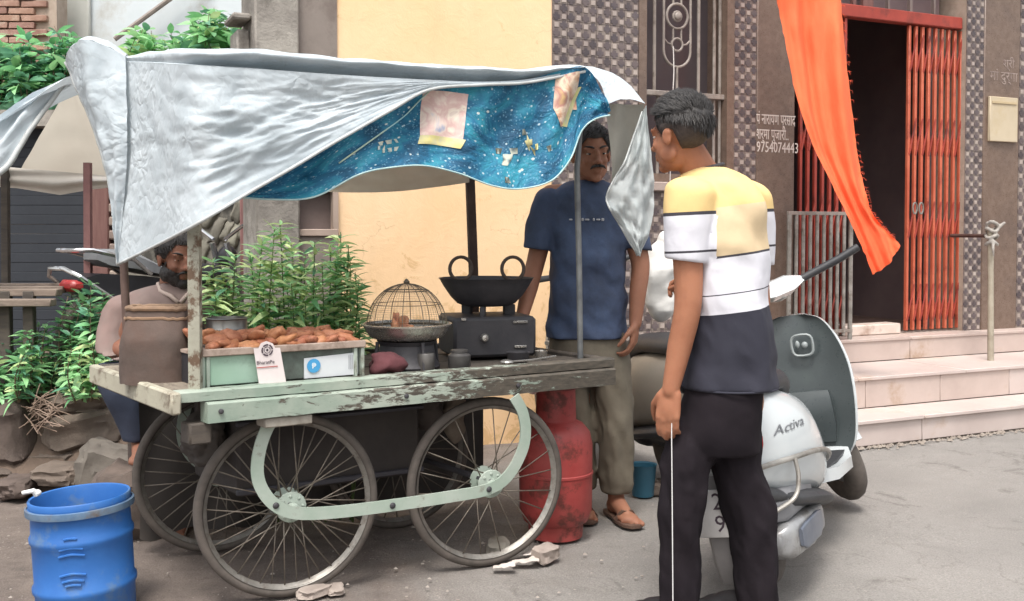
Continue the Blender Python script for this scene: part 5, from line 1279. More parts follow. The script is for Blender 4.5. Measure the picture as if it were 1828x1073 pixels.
def plant(name, label, cat, stems, key, L, Wd, nobj, weights, group=None, whorl=3, step=0.045, tilt=0.5, stemr=0.005, stem_m=None, start=0.15, seed=1, cull=None):
    """stems: list of polylines; leaves sit in whorls along each; the first nobj leaves are objects, the rest one foliage mesh"""
    rr = random.Random(seed); sets = leaf_set(key, L, Wd); base = stems[0][0]
    t = thing(name, label, cat, base, 0, group)
    q = MB()
    for st in stems: q.tube(st, [lerp(stemr, stemr * 0.35, k / (len(st) - 1)) for k in range(len(st))], 5)
    o = q.build('stem', stem_m or M_STEM, t, 180)
    if len(stems) > 1: o['kind'] = 'stuff'
    lv = []
    for st in stems:
        n = len(st); Ls = [0]
        for a, b in zip(st, st[1:]): Ls.append(Ls[-1] + (b - a).length)
        x = start * Ls[-1] * rr.uniform(0.6, 1.2); ph = rr.uniform(0, 6)
        while x < Ls[-1]:
            k = max(i for i in range(n) if Ls[i] <= x); k = min(k, n - 2); f = (x - Ls[k]) / max(1e-6, Ls[k + 1] - Ls[k]); p = st[k].lerp(st[k + 1], f); ax = (st[k + 1] - st[k]).normalized()
            top = x / Ls[-1]
            for w in range(whorl):
                a = ph + 2 * math.pi * w / whorl + rr.uniform(-.4, .4); o1 = ax.orthogonal().normalized(); o2 = ax.cross(o1)
                d = (o1 * math.cos(a) + o2 * math.sin(a)) + ax * (tilt + 0.9 * max(0, top - 0.7) + rr.uniform(-.3, .3))
                lv.append((p.copy(), d, rr.uniform(-.7, .7), rr.uniform(0.6, 1.15) * (1.0 - 0.45 * max(0, top - 0.75) * 2), rr.choices(range(4), weights)[0], rr.randrange(3)))
            ph += 1.1; x += step * rr.uniform(0.7, 1.3)
    if cull: lv = [l for l in lv if cull(l[0])]
    lv.sort(key=lambda l: l[0].y + rr.uniform(-0.12, 0.12))
    rest = [MB() for _ in M_LEAF]
    for i, (p, d, ro, s, mi, di) in enumerate(lv):
        M = leafM(p, d, ro, s)
        if i < nobj: inst('leaf', sets[mi][di], M, t)
        else:
            g = leaf_mesh(L, Wd, (0.15, 0.4, 0.7)[di], None); rest[mi].add([M @ v for v in g.v], g.f)
    allr = MB()
    for mi, r in enumerate(rest): allr.add(r.v, r.f, mi)
    if allr.f:
        o = allr.build('foliage', M_LEAF, t, 180); o['kind'] = 'stuff'
    return t
def stem(base, top, bend, n=7, seed=0):
    rr = random.Random(seed); d = V((rr.uniform(-1, 1), rr.uniform(-1, 1), 0)) * bend
    return [V(base).lerp(V(top), k / (n - 1)) + d * math.sin(math.pi * k / (n - 1)) * (V(top) - V(base)).length for k in range(n)]
# leafy bushes growing from the ground between the cart and the house corner
rp_ = random.Random(4)
tops = [(395, 470), (420, 455), (445, 440), (468, 425), (490, 402), (500, 396), (520, 430), (545, 440), (562, 425), (590, 430), (608, 408), (622, 432), (380, 455), (405, 500), (430, 490), (634, 480), (600, 470), (575, 465), (540, 470), (510, 460), (480, 460), (455, 480), (615, 510), (560, 500), (520, 500), (470, 510), (425, 530), (595, 530), (500, 530), (545, 535), (630, 535), (400, 545), (450, 545), (625, 460), (605, 440), (372, 480), (385, 520), (565, 545), (520, 555), (475, 550), (610, 555), (640, 500)]
for lb, lo, hi, sd in (('fresh green leafy bush behind the cart, left of the concrete column', 0, 470, 5), ('tallest fresh green bush rising behind the cart and the snack tray', 470, 545, 6), ('leafy green bush behind the cart against the yellow wall', 545, 700, 7)):
    stems = []
    for k, (u, v) in enumerate(tops):
        if not lo <= u < hi: continue
        Y = 4.42 + rp_.uniform(-.12, .2) - (0.1 if v > 490 else 0)
        b = P(lerp((max(lo, 380) + min(hi, 640)) / 2, u, 0.75), 600, Y); b.z = 0.0
        stems.append(stem(b, P(u, v + 6, Y), 0.04, 14, k))
    plant('leafy_bush', lb, 'bush', stems, 'bunch', 0.095, 0.0155, 170, (2, 6, 1, 7), 'bushes behind the cart', whorl=3, step=0.023, tilt=0.3, stemr=0.0055, start=0.5, seed=sd)
# bushes on the bank at the left
for k, (lb, u0, u1, vt, vb, Y, n, w) in enumerate((('dense dark green bush on the bank left of the seated man', 118, 205, 505, 680, 5.25, 34, (4, 2, 4, 0)), ('bright green low bush by the rubble wall under the wooden table', 20, 120, 575, 700, 5.15, 30, (3, 4, 2, 1)),
        ('low bush with light tips at the far left edge over the stones', -40, 50, 600, 705, 5.05, 24, (3, 4, 2, 1)), ('small bush with yellowish leaves just behind the cart end', 120, 190, 600, 700, 5.0, 20, (2, 4, 1, 3)))):
    rp_ = random.Random(20 + k); stems = []
    for j in range(n):
        u = rp_.uniform(u0, u1); v = lerp(vt, vb - 30, rp_.random() ** 1.3) + abs((u - (u0 + u1) / 2) / (u1 - u0)) * 50; yy = Y + rp_.uniform(-.2, .25)
        b = P(lerp((u0 + u1) / 2, u, 0.7), vb, yy); b.z = 0.42
        stems.append(stem(b, P(u, v, yy), 0.12, 7, j + 100 * k))
    plant('bush', lb, 'bush', stems, 'bushleaf', 0.075, 0.018, 170, w, 'bushes on the bank', whorl=3, step=0.035, tilt=0.4, stem_m=M_TWIG, start=0.1, seed=30 + k)
# dry twigs below the bushes
q = MB()
for k in range(40):
    p = P(rnd.uniform(55, 110), rnd.uniform(705, 765), 4.86 + 0.05 * rnd.random()); d = V((rnd.uniform(-1, 1), rnd.uniform(-.3, .3), rnd.uniform(-.6, .6))).normalized() * 0.06
    q.tube([p - d, p + d * 0.2 + V((0, 0, 0.008)), p + d], 0.0025, 4)
o = q.build('dry_twigs', mat('dry twig', (132, 112, 98), (152, 132, 118), 9, 0.9)); o['kind'] = 'stuff'
# creepers on the shed roof
for k, (lb, u0, u1, vt, vb, Y, n, w) in enumerate((('leafy creeper with dark broad leaves on the shed roof before the brick wall', 20, 160, 40, 165, 7.0, 44, (3, 3, 5, 0)), ('sparse creeper hanging at the top left corner over the bricks', -50, 45, 55, 190, 7.2, 24, (4, 2, 4, 0)),
        ('bright leafy creeper on the shed roof before the pale wall', 225, 345, 35, 118, 7.0, 36, (3, 5, 2, 2)), ('tall creeper climbing beside the concrete column on the shed roof', 335, 432, 5, 118, 6.9, 40, (4, 5, 2, 1)))):
    rp_ = random.Random(60 + k); stems = []
    for j in range(n):
        u = rp_.uniform(u0, u1); v = lerp(vt, vb - 20, rp_.random()) + abs((u - (u0 + u1) / 2) / (u1 - u0)) * 40; yy = Y + rp_.uniform(-.25, .25)
        b = P(lerp((u0 + u1) / 2, u, 0.8), vb + 30, yy); b.z = 1.98 if k != 1 else b.z
        stems.append(stem(b, P(u, v, yy), 0.14, 6, j + 100 * k))
    plant('creeper', lb, 'plant', stems, 'creeper', 0.125, 0.042, 170, w, 'creepers on the shed roof', whorl=3, step=0.06, tilt=0.3, stem_m=M_TWIG, start=0.15, seed=70 + k)

# ------------------------------------------------------------------ gas cylinder, barrel, ground litter
gc = P(992, 900, 4.15); gc.z = 0
M_RED = mat('red cylinder paint', (152, 58, 56), (170, 76, 72), 6, 0.5, 0.1, 50, dirt=(104, 52, 46), dscale=9, damt=(0.52, 0.62))
cy = thing('gas_cylinder', 'red cooking gas cylinder standing behind the right cart wheel', 'gas cylinder', gc)
q = MB(); q.lathe([(0.02, 0.035), (0.09, 0.04), (0.13, 0.065), (0.146, 0.11), (0.148, 0.25), (0.151, 0.253), (0.151, 0.262), (0.148, 0.265), (0.148, 0.37), (0.138, 0.42), (0.108, 0.455), (0.07, 0.472), (0.03, 0.478)], gc, n=40); q.build('body', M_RED, cy)
q = MB(); q.lathe([(0.105, 0.0), (0.108, 0.0), (0.112, 0.055), (0.105, 0.055)], gc, n=32); q.build('foot_ring', M_RED, cy)
q = MB(); pr2 = [(math.cos(a), math.sin(a)) for a in [lerp(-2.6, 2.6, k / 20) - 1.2 for k in range(21)]]
q.loft([[gc + V((x * r, y * r, z)) for r, z in ((0.083, 0.462), (0.078, 0.60), (0.074, 0.60), (0.079, 0.462))] for x, y in pr2]); q.build('collar', M_RED, cy)
q = MB(); q.tube([gc + V((0.085 * math.cos(k * .2618), 0.085 * math.sin(k * .2618), 0.603)) for k in range(24)], 0.0085, 8, True); q.build('handle_ring', mat('dark red handle', (104, 46, 46), (124, 56, 54), 12, 0.5), cy)
q = MB(); q.lathe([(0.014, 0.475), (0.016, 0.53), (0.024, 0.535), (0.024, 0.56), (0.01, 0.565)], gc, n=12); q.tube([gc + V((0, 0, 0.55)), gc + V((-0.06, -0.03, 0.56)), gc + V((-0.08, 0.05, 0.62))], 0.008, 6); q.build('valve', mat('valve brass', (150, 120, 80), None, rough=0.4, metal=0.6), cy)
q = MB(); q.ell(P(952, 690, 3.98), (0.045, 0.03, 0.03), None, 18, 12); cc = P(952, 690, 3.98); q.warp(lambda v: v + (v - cc) * 0.5 * fz(v, 22, 2, 4)); q.ell(P(918, 692, 3.9), (0.014, 0.012, 0.035), None, 10, 8)
tag(fuse(q, 0.005, 1).build('plastic_bag', mat('pinkish plastic', (212, 176, 176), (228, 204, 202), 20, 0.35, 0.4, 60), smooth=180), 'crumpled pinkish plastic bag tucked under the deck above the red cylinder', 'bag')

bc_ = V((P(150, 1000, 3.3).x, 3.32, 0)); ztop = P(145, 885, 3.3).z
M_BLUE = mat('blue drum plastic', (38, 92, 160), (50, 106, 174), 5, 0.5, 0.1, 30, dirt=(92, 116, 140), dscale=7, damt=(0.54, 0.7))
tilt = Matrix.Translation(bc_) @ Matrix.Rotation(R(-3.0), 4, 'Y')
br = thing('blue_drum', 'open blue plastic drum standing at the kerb corner', 'drum', bc_, M=tilt)
q = MB(); hb = ztop
q.lathe([(0.02, 0.0), (0.142, 0.0), (0.15, 0.008), (0.151, 0.075), (0.158, 0.085), (0.158, 0.1), (0.151, 0.11), (0.152, 0.235), (0.158, 0.245), (0.158, 0.258), (0.152, 0.268), (0.15, hb - 0.055), (0.154, hb - 0.05), (0.161, hb - 0.04), (0.161, hb - 0.028), (0.154, hb - 0.024), (0.156, hb - 0.004), (0.153, hb), (0.147, hb - 0.002), (0.143, hb - 0.02), (0.143, 0.02), (0.02, 0.012)], n=56)
q.xf(tilt); q.build('drum_body', M_BLUE, br, 50)
q = MB(); q.lathe([(0.158, hb - 0.046), (0.1645, hb - 0.044), (0.1655, hb - 0.034), (0.1645, hb - 0.024), (0.158, hb - 0.022)], n=56, caps=False); q.xf(tilt); q.build('clamp_band', mat('dull clamp band', (92, 120, 150), (120, 140, 160), 14, 0.45, metal=0.4, dirt=(110, 96, 84), dscale=10), br, 50)
q = MB()
Mf = tilt @ Matrix.Rotation(R(-80), 4, 'Z')
for zz, w in ((0.33, 0.25), (0.3, 0.45), (0.28, 0.5), (0.22, 0.5), (0.2, 0.42), (0.185, 0.3)):
    q.tube([Mf @ V((0.1545 * math.cos(a), 0.1545 * math.sin(a), zz - 0.06 + 0.004 * math.cos(a * 9))) for a in [lerp(-w / 2, w / 2, k / 8) for k in range(9)]], 0.004, 6)
f = q.build('moulded_ridges', M_BLUE, br); f['kind'] = 'stuff'
q = MB(); q.tube([P(66, 882, 3.26), P(60, 876, 3.25), P(40, 880, 3.25)], [0.012, 0.008, 0.006], 8); q.ell(P(66, 880, 3.26), (0.014, 0.012, 0.011)); q.build('clip', mat('white clip', (214, 214, 210)), br)

# litter: broken brick, papers, stones
def litter(name, label, cat, u, v, sz, m, seed, up=0.45, grp=None):
    p = G(u, v); o = inst(name, stone_mb(sz, seed).mesh(name, m, None, 30), Matrix.Translation(p + Z * sz[2] * up) @ Matrix.Rotation(seed * 1.3, 4, 'Z')); return tag(o, label, cat, grp)
M_PALESTONE = mat('pale rubble', (142, 130, 122), (166, 154, 145), 8, 0.9, 0.5, 40)
litter('wheel_chock', 'pale broken stone wedged beside the right front wheel', 'stone', 975, 1000, (0.1, 0.07, 0.06), M_PALESTONE, 3)
litter('brick_end', 'grey brick lying inside the right front wheel', 'brick', 888, 985, (0.15, 0.08, 0.05), mat('grey brick end', (128, 122, 112), (150, 144, 134), 8, 0.9, 0.4, 40), 6.02)
litter('wheel_chock', 'pale broken stone under the left front wheel', 'stone', 560, 1063, (0.11, 0.07, 0.03), M_PALESTONE, 8)
litter('wheel_chock', 'flat pale stone right of the left front wheel', 'stone', 600, 1056, (0.09, 0.05, 0.02), M_PALESTONE, 11)
for k, (u, v, r) in enumerate(((938, 1008, 0.05), (900, 1018, 0.04), (950, 995, 0.035))):
    q = MB(); c = G(u, v); q.grid(8, 6, lambda i, j: c + V(((i - .5) * 2 * r, (j - .5) * r, 0.008 + 0.012 * abs(nz((i * 3, j * 3, k), 2, k)) + 0.012 * i)))
    tag(q.build('paper_scrap', mat('paper', (206, 196, 188), (188, 176, 168), 16, 0.8), smooth=180), 'torn pale paper scrap on the ground by the right front wheel', 'paper', 'paper scraps by the right wheel')
q = MB()
for k in range(300):
    u = rnd.uniform(-60, 1250); v = rnd.uniform(880, 1075); p = G(u, v); s = 0.002 + 0.007 * rnd.random() ** 4
    g = stone_mb((s * 2.2, s * 1.7, s), k) if k < 40 else None
    if g: q.add([p + v_ + Z * s * 0.4 for v_ in g.v], g.f)
    else: q.add([p + Z * 0.001 + V((a * s, b * s, c * s)) for a, b, c in ((-1, -.8, 0), (1, -.6, 0), (.7, 1, 0), (-.8, .8, 0), (0, 0, .8))], [(0, 1, 4), (1, 2, 4), (2, 3, 4), (3, 0, 4)])
o = q.build('gravel', mat('gravel', (136, 126, 118), (158, 150, 142), 30, 0.95), smooth=30); o['kind'] = 'stuff'
q = MB()
for k in range(260):
    u = lerp(1500, 1860, rnd.random()); s0, z0 = FP(u, 795, -0.03); s0 += rnd.uniform(-.02, .02); s = 0.004 + 0.012 * rnd.random() ** 2
    p = FW(s0, -0.012 - abs(rnd.gauss(0, 0.03)), 0); q.add([p + V((a * s, b * s, c * s)) for a, b, c in ((-1, -.8, -.3), (1, -.6, -.3), (.7, 1, -.3), (-.8, .8, -.3), (0, 0, .8))], [(0, 1, 4), (1, 2, 4), (2, 3, 4), (3, 0, 4)])
o = q.build('kerb_debris', mat('kerb debris', (150, 140, 130), (120, 110, 102), 30, 0.95)); o['kind'] = 'stuff'

# ------------------------------------------------------------------ neighbouring stall, left
YN = 5.35
ns = thing('neighbouring_stall', 'second street stall at the left edge with a grey tarpaulin and a plank table', 'stall', P(80, 560, YN))
def stf(i, j):
    a = spline([P(-130, 300, 5.0), P(-60, 255, 5.05), P(0, 208, 5.1), (P(55, 165, 5.15)), P(118, 138, 5.2)], 8); b = spline([P(-170, 420, 4.9), P(-90, 360, 4.92), P(-4, 306, 4.95), P(50, 232, 5.05), P(122, 140, 5.18)], 8)
    k = min(32, int(round(i * 32))); p = a[k].lerp(b[k], j); return p + V((0, -1, 0)) * (0.035 * math.sin(j * 8 + i * 5) + 0.02 * fz((i * 6, j * 6, 2), 1, 3, 3)) * min(1, 6 * (1 - i))
q = MB(); q.grid(32, 20, stf); q.build('side_flap', M_TARP, ns, 180)
q = MB(); q.tube([stf(k / 32, 1.0) for k in range(33)], [0.02 - 0.01 * k / 32 for k in range(33)], 8); q.build('rolled_edge', M_HEM, ns, 180)
def stb(i, j):
    a = P(lerp(112, 150, i), 170, 5.75); b = P(lerp(28, 235, i), 318, 5.6); p = a.lerp(b, j); return p + V((0, -1, 0)) * 0.01 * nz((i * 4, j * 4, 1), 1.2)
q = MB(); q.grid(16, 16, stb); q.build('inner_sheet', mat('beige inner sheet', (214, 204, 190), (222, 214, 200), 2.5, 0.8, 0.08, 20, transl=0.65), ns, 180)
def stc(i, j):
    a = P(lerp(-60, 240, i), lerp(292, 318, i), 5.45 + 0.1 * i); v = interp([(0, 330), (0.3, 336), (0.55, 348), (0.75, 338), (1, 330)], i)[0]; b = P(lerp(-60, 240, i), v, 5.5 + 0.1 * i); p = a.lerp(b, j); return p + V((0, -1, 0)) * (0.05 * math.sin(math.pi * j) + 0.015 * math.sin(j * 9 + i * 4))
q = MB(); q.grid(40, 12, stc); q.build('sagging_hem', mat('pale sagging sheet', (186, 178, 168), (204, 198, 190), 4, 0.75, 0.15, 20, transl=0.2), ns, 180)
def stt(i, j):
    a = P(lerp(-130, 118, i), lerp(300, 138, i), 5.05); b = P(lerp(-60, 215, i), lerp(262, 132, i), 5.35); p = a.lerp(b, j); p.z += 0.02 * math.sin(math.pi * j) + 0.01 * nz((i * 5, j * 5, 1)); return p
q = MB(); q.grid(20, 14, stt); q.build('roof_sheet', M_TARP, ns, 180)
for u, yy, m, v0 in ((157, 5.4, M_REDPOST, 325), (10, 5.45, M_DARKWOOD, 330), (-120, 4.95, M_DARKWOOD, 330)):
    q = MB(); b = P(u, 600, yy); q.tube([(b.x, yy, 0.3), (P(u, v0, yy).x, yy, P(u, v0, yy).z + 0.1)], 0, flat=(0.034, 0.034), up=V((1, 0, 0))); q.build('post', m, ns)
M_PLANK = mat('weathered plank', (112, 98, 88), (136, 122, 110), 8, 0.85, 0.3, 50, stretch=(1, 5, 5), dirt=(86, 74, 68), dscale=9)
for k, (v, d) in enumerate(((514, 0), (522, -0.08), (531, -0.16), (541, -0.24))):
    q = MB(); a, b = P(-120, 536, 5.4 + d), P(140 - 10 * k, 536, 5.4 + d); zt_ = P(0, 512, 5.3).z - 0.035 * (k > 2) - 0.01 * k
    q.box(((a.x + b.x) / 2, 5.3 + d, zt_), (b.x - a.x, 0.076, 0.035), 0.03, 0.004); q.build('table_plank', M_PLANK, ns)
for u in (8, 50, -90):
    q = MB(); b = P(u, 600, 5.1); q.box((b.x, 5.12, 0.62), (0.05, 0.05, 0.62), 0.1, 0.004); q.build('table_leg', M_DARKWOOD, ns)

# ------------------------------------------------------------------ motorcycle behind the seated man
mo = P(318, 560, 5.8); MZ = 0.34
mc = thing('motorcycle', 'red and black motorcycle with chrome tail rails parked on the bank behind the seated man', 'motorcycle', (mo.x, mo.y, MZ), R(57))
MM = WM[mc.name]
M_CHROME = mat('chrome', (206, 206, 208), None, rough=0.15, metal=0.9); M_BLKP = mat('black paint', (38, 38, 42), (46, 46, 50), 9, 0.35); M_REDP = mat('red bike paint', (176, 40, 44), (190, 52, 54), 9, 0.3, coat=0.5)
M_SEATB = mat('grey seat cover', (110, 112, 116), (126, 128, 130), 9, 0.6, 0.15)
def mb_part(name, q, m, par=mc, sm=40): return q.xf(MM).build(name, m, par, sm)
for x in (-0.46, 0.46):
    q = MB(); Mw = Matrix.Rotation(R(90), 3, 'X'); q.tube([V((x + 0.27 * math.cos(a), 0, 0.29 + 0.27 * math.sin(a))) for a in [k * 0.1745 for k in range(36)]], 0.035, 8, True); w = mb_part('wheel', q, M_RUBBER)
    q = MB(); q.tube([V((x + 0.235 * math.cos(a), 0, 0.29 + 0.235 * math.sin(a))) for a in [k * 0.1745 for k in range(36)]], 0.012, 6, True)
    mb_part('rim', q, M_STEELRIM, w)
q = MB(); q.ell((0.05, 0, 0.38), (0.17, 0.11, 0.15)); q.box((0, 0, 0.3), (0.35, 0.16, 0.14), None, 0.03); mb_part('engine', fuse(q, 0.015, 2), M_BLACK2)
q = MB(); q.ell((0.15, 0, 0.62), (0.2, 0.1, 0.085)); mb_part('tank', q, M_BLKP)
q = MB(); q.loft([[V((x, y * w, z0 + h * zz)) for y, zz in ((-1, 0), (-1, .7), (-.6, 1), (.6, 1), (1, .7), (1, 0))] for x, w, z0, h in ((-0.55, 0.06, 0.74, 0.04), (-0.5, 0.1, 0.71, 0.085), (-0.36, 0.12, 0.69, 0.1), (-0.2, 0.115, 0.655, 0.06), (-0.05, 0.1, 0.63, 0.055), (0.05, 0.07, 0.63, 0.04))]); mb_part('seat', q, M_SEATB)
q = MB(); q.loft([[V((x, y * w, z0 + h * zz)) for y, zz in ((-1, 0), (-1, 1), (1, 1), (1, 0))] for x, w, z0, h in ((-0.66, 0.05, 0.58, 0.06), (-0.55, 0.09, 0.55, 0.12), (-0.3, 0.1, 0.52, 0.13), (-0.1, 0.09, 0.48, 0.14))]); mb_part('tail_panel', q, M_BLKP)
q = MB(); q.box((-0.66, 0, 0.61), (0.08, 0.13, 0.06), None, 0.02); mb_part('tail_light', q, mat('tail lamp', (150, 36, 38), (170, 60, 58), 20, 0.35))
for sg in (-1, 1):
    q = MB(); q.tube([V(p) for p in ((-0.28, sg * 0.13, 0.66), (-0.4, sg * 0.15, 0.74), (-0.62, sg * 0.12, 0.79), (-0.7, sg * 0.05, 0.79), (-0.7, 0, 0.79))], 0.012, 8); mb_part('grab_rail', q, M_CHROME)
    q = MB(); q.tube([V(p) for p in ((-0.3, sg * 0.14, 0.56), (-0.5, sg * 0.16, 0.52), (-0.7, sg * 0.13, 0.66), (-0.74, sg * 0.06, 0.7), (-0.74, 0, 0.7))], 0.012, 8); mb_part('side_rail', q, M_CHROME)
    q = MB(); q.tube([V(p) for p in ((0.3, sg * 0.05, 0.84), (0.3, sg * 0.2, 0.92), (0.24, sg * 0.36, 0.9))], 0.011, 8); mb_part('handlebar', q, M_CHROME)
    q = MB(); q.tube([V((0.28, sg * 0.24, 0.92)), V((0.3, sg * 0.3, 1.1))], 0.007, 6); q.ell((0.3, sg * 0.31, 1.12), (0.012, 0.045, 0.03)); mb_part('mirror', q, M_BLKP)
    q = MB(); q.tube([V((0.46, sg * 0.07, 0.3)), V((0.3, sg * 0.06, 0.82))], 0.018, 8); mb_part('fork', q, M_CHROME)
q = MB(); q.ell((0.36, 0, 0.74), (0.05, 0.065, 0.065)); mb_part('headlamp', q, M_BLKP)
q = MB(); q.tube([V((-0.6, -0.12, 0.22)), V((-0.3, -0.13, 0.24)), V((0.1, -0.1, 0.2))], [0.035, 0.035, 0.02], 10); mb_part('exhaust', q, M_CHROME)
# ================================================================== people
def skin_mat(name, c, c2):
    m = mat(name, c, c2, 9, 0.55, 0.08, 150, spec=0.3); b = m.node_tree.nodes['Principled BSDF']; b.inputs['Subsurface Weight'].default_value = 0.12; b.inputs['Subsurface Scale'].default_value = 0.012; return m
M_HAIR = mat('black hair', (30, 27, 27), (46, 42, 40), 90, 0.55, 0.5, 140, stretch=(1, 1, 0.25))
M_HAIRF = mat('cropped hair', (52, 44, 42), (70, 60, 56), 120, 0.7, 0.3, 200)
M_EYEW = mat('eye white', (190, 180, 172), None, rough=0.3); M_EYED = mat('eye dark', (24, 18, 16), None, rough=0.2)
def headM(c, f, tilt=0.0, roll=0.0):
    f = V((f[0], f[1], 0)).normalized(); r = f.cross(Z)
    M = Matrix(((r.x, f.x, 0, c[0]), (r.y, f.y, 0, c[1]), (r.z, f.z, 1, c[2]), (0, 0, 0, 1)))
    return M @ Matrix.Rotation(tilt, 4, 'X') @ Matrix.Rotation(roll, 4, 'Y')
def add_head(q, M, k=1.0):
    """x to the person's right, y forward, z up; origin between the ears"""
    R3 = M.to_3x3()
    def e(c, r, n=18): q.ell(M @ (V(c) * k), [x * k for x in r], R3, n, 12)
    e((0, -0.012, 0.035), (0.073, 0.094, 0.083), 28); e((0, 0.028, -0.03), (0.06, 0.06, 0.085), 24); e((0, 0.03, -0.078), (0.05, 0.05, 0.036)); e((0, 0.068, -0.1), (0.022, 0.018, 0.017))
    e((0, 0.092, -0.008), (0.0105, 0.016, 0.03)); e((0, 0.104, -0.03), (0.0155, 0.015, 0.0115))
    for s in (-1, 1):
        e((s * 0.012, 0.094, -0.034), (0.009, 0.011, 0.008)); e((s * 0.034, 0.064, -0.026), (0.02, 0.02, 0.02)); e((s * 0.03, 0.074, 0.026), (0.028, 0.013, 0.009))
        e((s * 0.078, -0.006, -0.008), (0.009, 0.02, 0.03)); e((s * 0.082, -0.012, 0.006), (0.008, 0.015, 0.014)); e((s * 0.049, 0.014, -0.06), (0.014, 0.034, 0.028)); e((s * 0.031, 0.0765, 0.0115), (0.016, 0.0105, 0.0055)); e((s * 0.031, 0.075, -0.0045), (0.015, 0.0095, 0.004))
    e((0, 0.086, -0.058), (0.024, 0.011, 0.007)); e((0, 0.085, -0.071), (0.021, 0.011, 0.008))
def add_eyes(M, par, k=1.0):
    for s in (-1, 1):
        q = MB(); c = M @ (V((s * 0.031, 0.0745, 0.0035)) * k); q.ell(c, [0.0125 * k, 0.0085 * k, 0.0055 * k], M.to_3x3(), 12, 8); q.build('eye', M_EYEW, par, 180)
        q = MB(); c = M @ (V((s * 0.031, 0.0812, 0.0035)) * k); q.ell(c, [0.0062 * k, 0.0028 * k, 0.0052 * k], M.to_3x3(), 10, 6); q.build('iris', M_EYED, par, 180)
        q = MB(); q.tube([M @ (V((s * (0.012 + 0.04 * t), 0.09 - 0.02 * t * t, 0.026 + 0.008 * math.sin(2.4 * t))) * k) for t in (0, .25, .5, .75, 1)], [0.003 * k, 0.0045 * k, 0.0042 * k, 0.0035 * k, 0.0015 * k], 6); q.build('eyebrow', M_HAIR, par, 180)
def hair_shell(M, k, line, thick, seed=0, amp=0.008, freq=30):
    """line(a) = lowest z of the hair at azimuth a (0 = front); thick(a, h) its depth"""
    q = MB(); nu, nv = 72, 40
    def f(i, j):
        a = 2 * math.pi * i; zl_ = line(a); t0 = math.asin(max(-0.95, min(0.99, (zl_ - 0.035) / 0.083))); t = lerp(t0, 1.56, j)
        h = j; th = thick(a, h) * min(1, j * 7); d = V((math.sin(a) * math.cos(t), math.cos(a) * math.cos(t), math.sin(t)))
        base = V((d.x * 0.073, d.y * 0.094 - 0.012, d.z * 0.083 + 0.035))
        if d.z < 0 and d.y < 0.3: base += V((d.x, d.y, 0)) * 0.006
        n = fz((math.sin(a) * 3 * freq / 30, math.cos(a) * 3 * freq / 30, t * 2.2), 1.0, seed, 4)
        p = base + d * (0.003 + th + amp * n * min(1, j * 5)) ; return M @ (p * k)
    q.grid(nu, nv, f); return q
def add_hand(q, w, d, n, thumb, curl=(0.5, 0.6, 0.5), s=1.0, spread=0.05, thumb_in=0.3):
    """w wrist, d along the hand, n where the palm faces, thumb = +-1 picks the thumb's side along d x n"""
    d = V(d).normalized(); n = V(n); n = (n - d * n.dot(d)).normalized(); l = d.cross(n) * thumb
    w = V(w)
    for i, (off, ln) in enumerate(((0.027, 0.94), (0.009, 1.0), (-0.009, 0.95), (-0.026, 0.78))):
        b = w + d * (0.088 - 0.006 * abs(i - 1)) * s + l * off * s
        q.cap(w + l * off * 0.7 * s + d * 0.01 * s, b, 0.0165 * s, 0.012 * s, 10)
        a = 0.0; p = b
        for ln_, cu, ra in zip((0.042, 0.027, 0.021), curl, (0.0098, 0.0088, 0.0078)):
            a += cu; dd = (d * math.cos(a) + n * math.sin(a) + l * spread * (1.2 - i * 0.8)).normalized(); e = p + dd * ln_ * ln * s
            q.cap(p, e, ra * s, ra * 0.93 * s, 9); p = e
    q.ell(w + d * 0.045 * s, (0.036 * s, 0.05 * s, 0.017 * s), frame((0, 0, 0), l, y=d).to_3x3(), 14, 10)
    t0 = w + d * 0.018 * s + l * 0.026 * s; t1 = t0 + (d * 0.72 + l * 0.55 + n * 0.42).normalized() * 0.046 * s; t2 = t1 + (d * 0.9 + l * 0.1 + n * thumb_in).normalized() * 0.033 * s; t3 = t2 + (d * 0.9 - l * 0.1 + n * thumb_in * 1.4).normalized() * 0.025 * s
    q.cap(t0, t1, 0.0155 * s, 0.0115 * s, 10); q.cap(t1, t2, 0.0108 * s, 0.0098 * s, 10); q.cap(t2, t3, 0.0098 * s, 0.0082 * s, 10)
def limb(q, pts, rs, n=14):
    pp = spline(pts, 6); rr = [interp([(i, r) for i, r in enumerate(rs)], k / 6)[0] for k in range(len(pp))]
    q.tube(pp, rr, n); q.ell(pp[0], (rr[0],) * 3, None, 12, 8); q.ell(pp[-1], (rr[-1],) * 3, None, 12, 8)
def add_foot(q, ank, f, s=1.0):
    f = V((f[0], f[1], 0)).normalized(); l = V((-f.y, f.x, 0)); g = V((ank[0], ank[1], 0))
    M3 = Matrix(((l.x, f.x, 0), (l.y, f.y, 0), (0, 0, 1)))
    q.ell(g - f * 0.02 * s + Z * 0.038 * s, (0.032 * s, 0.04 * s, 0.036 * s), M3); q.cap(g + Z * 0.06 * s, g + f * 0.11 * s + Z * 0.03 * s, 0.036 * s, 0.028 * s, 12)
    q.ell(g + f * 0.12 * s + Z * 0.022 * s, (0.043 * s, 0.055 * s, 0.02 * s), M3)
    for i, x in enumerate((0.03, 0.012, -0.004, -0.018, -0.031)): q.cap(g + f * 0.15 * s + l * x * s + Z * 0.016 * s, g + f * (0.192 - 0.011 * i) * s + l * x * 1.1 * s + Z * 0.012 * s, (0.0125, 0.009, 0.0085, 0.008, 0.0075)[i] * s, None, 8)
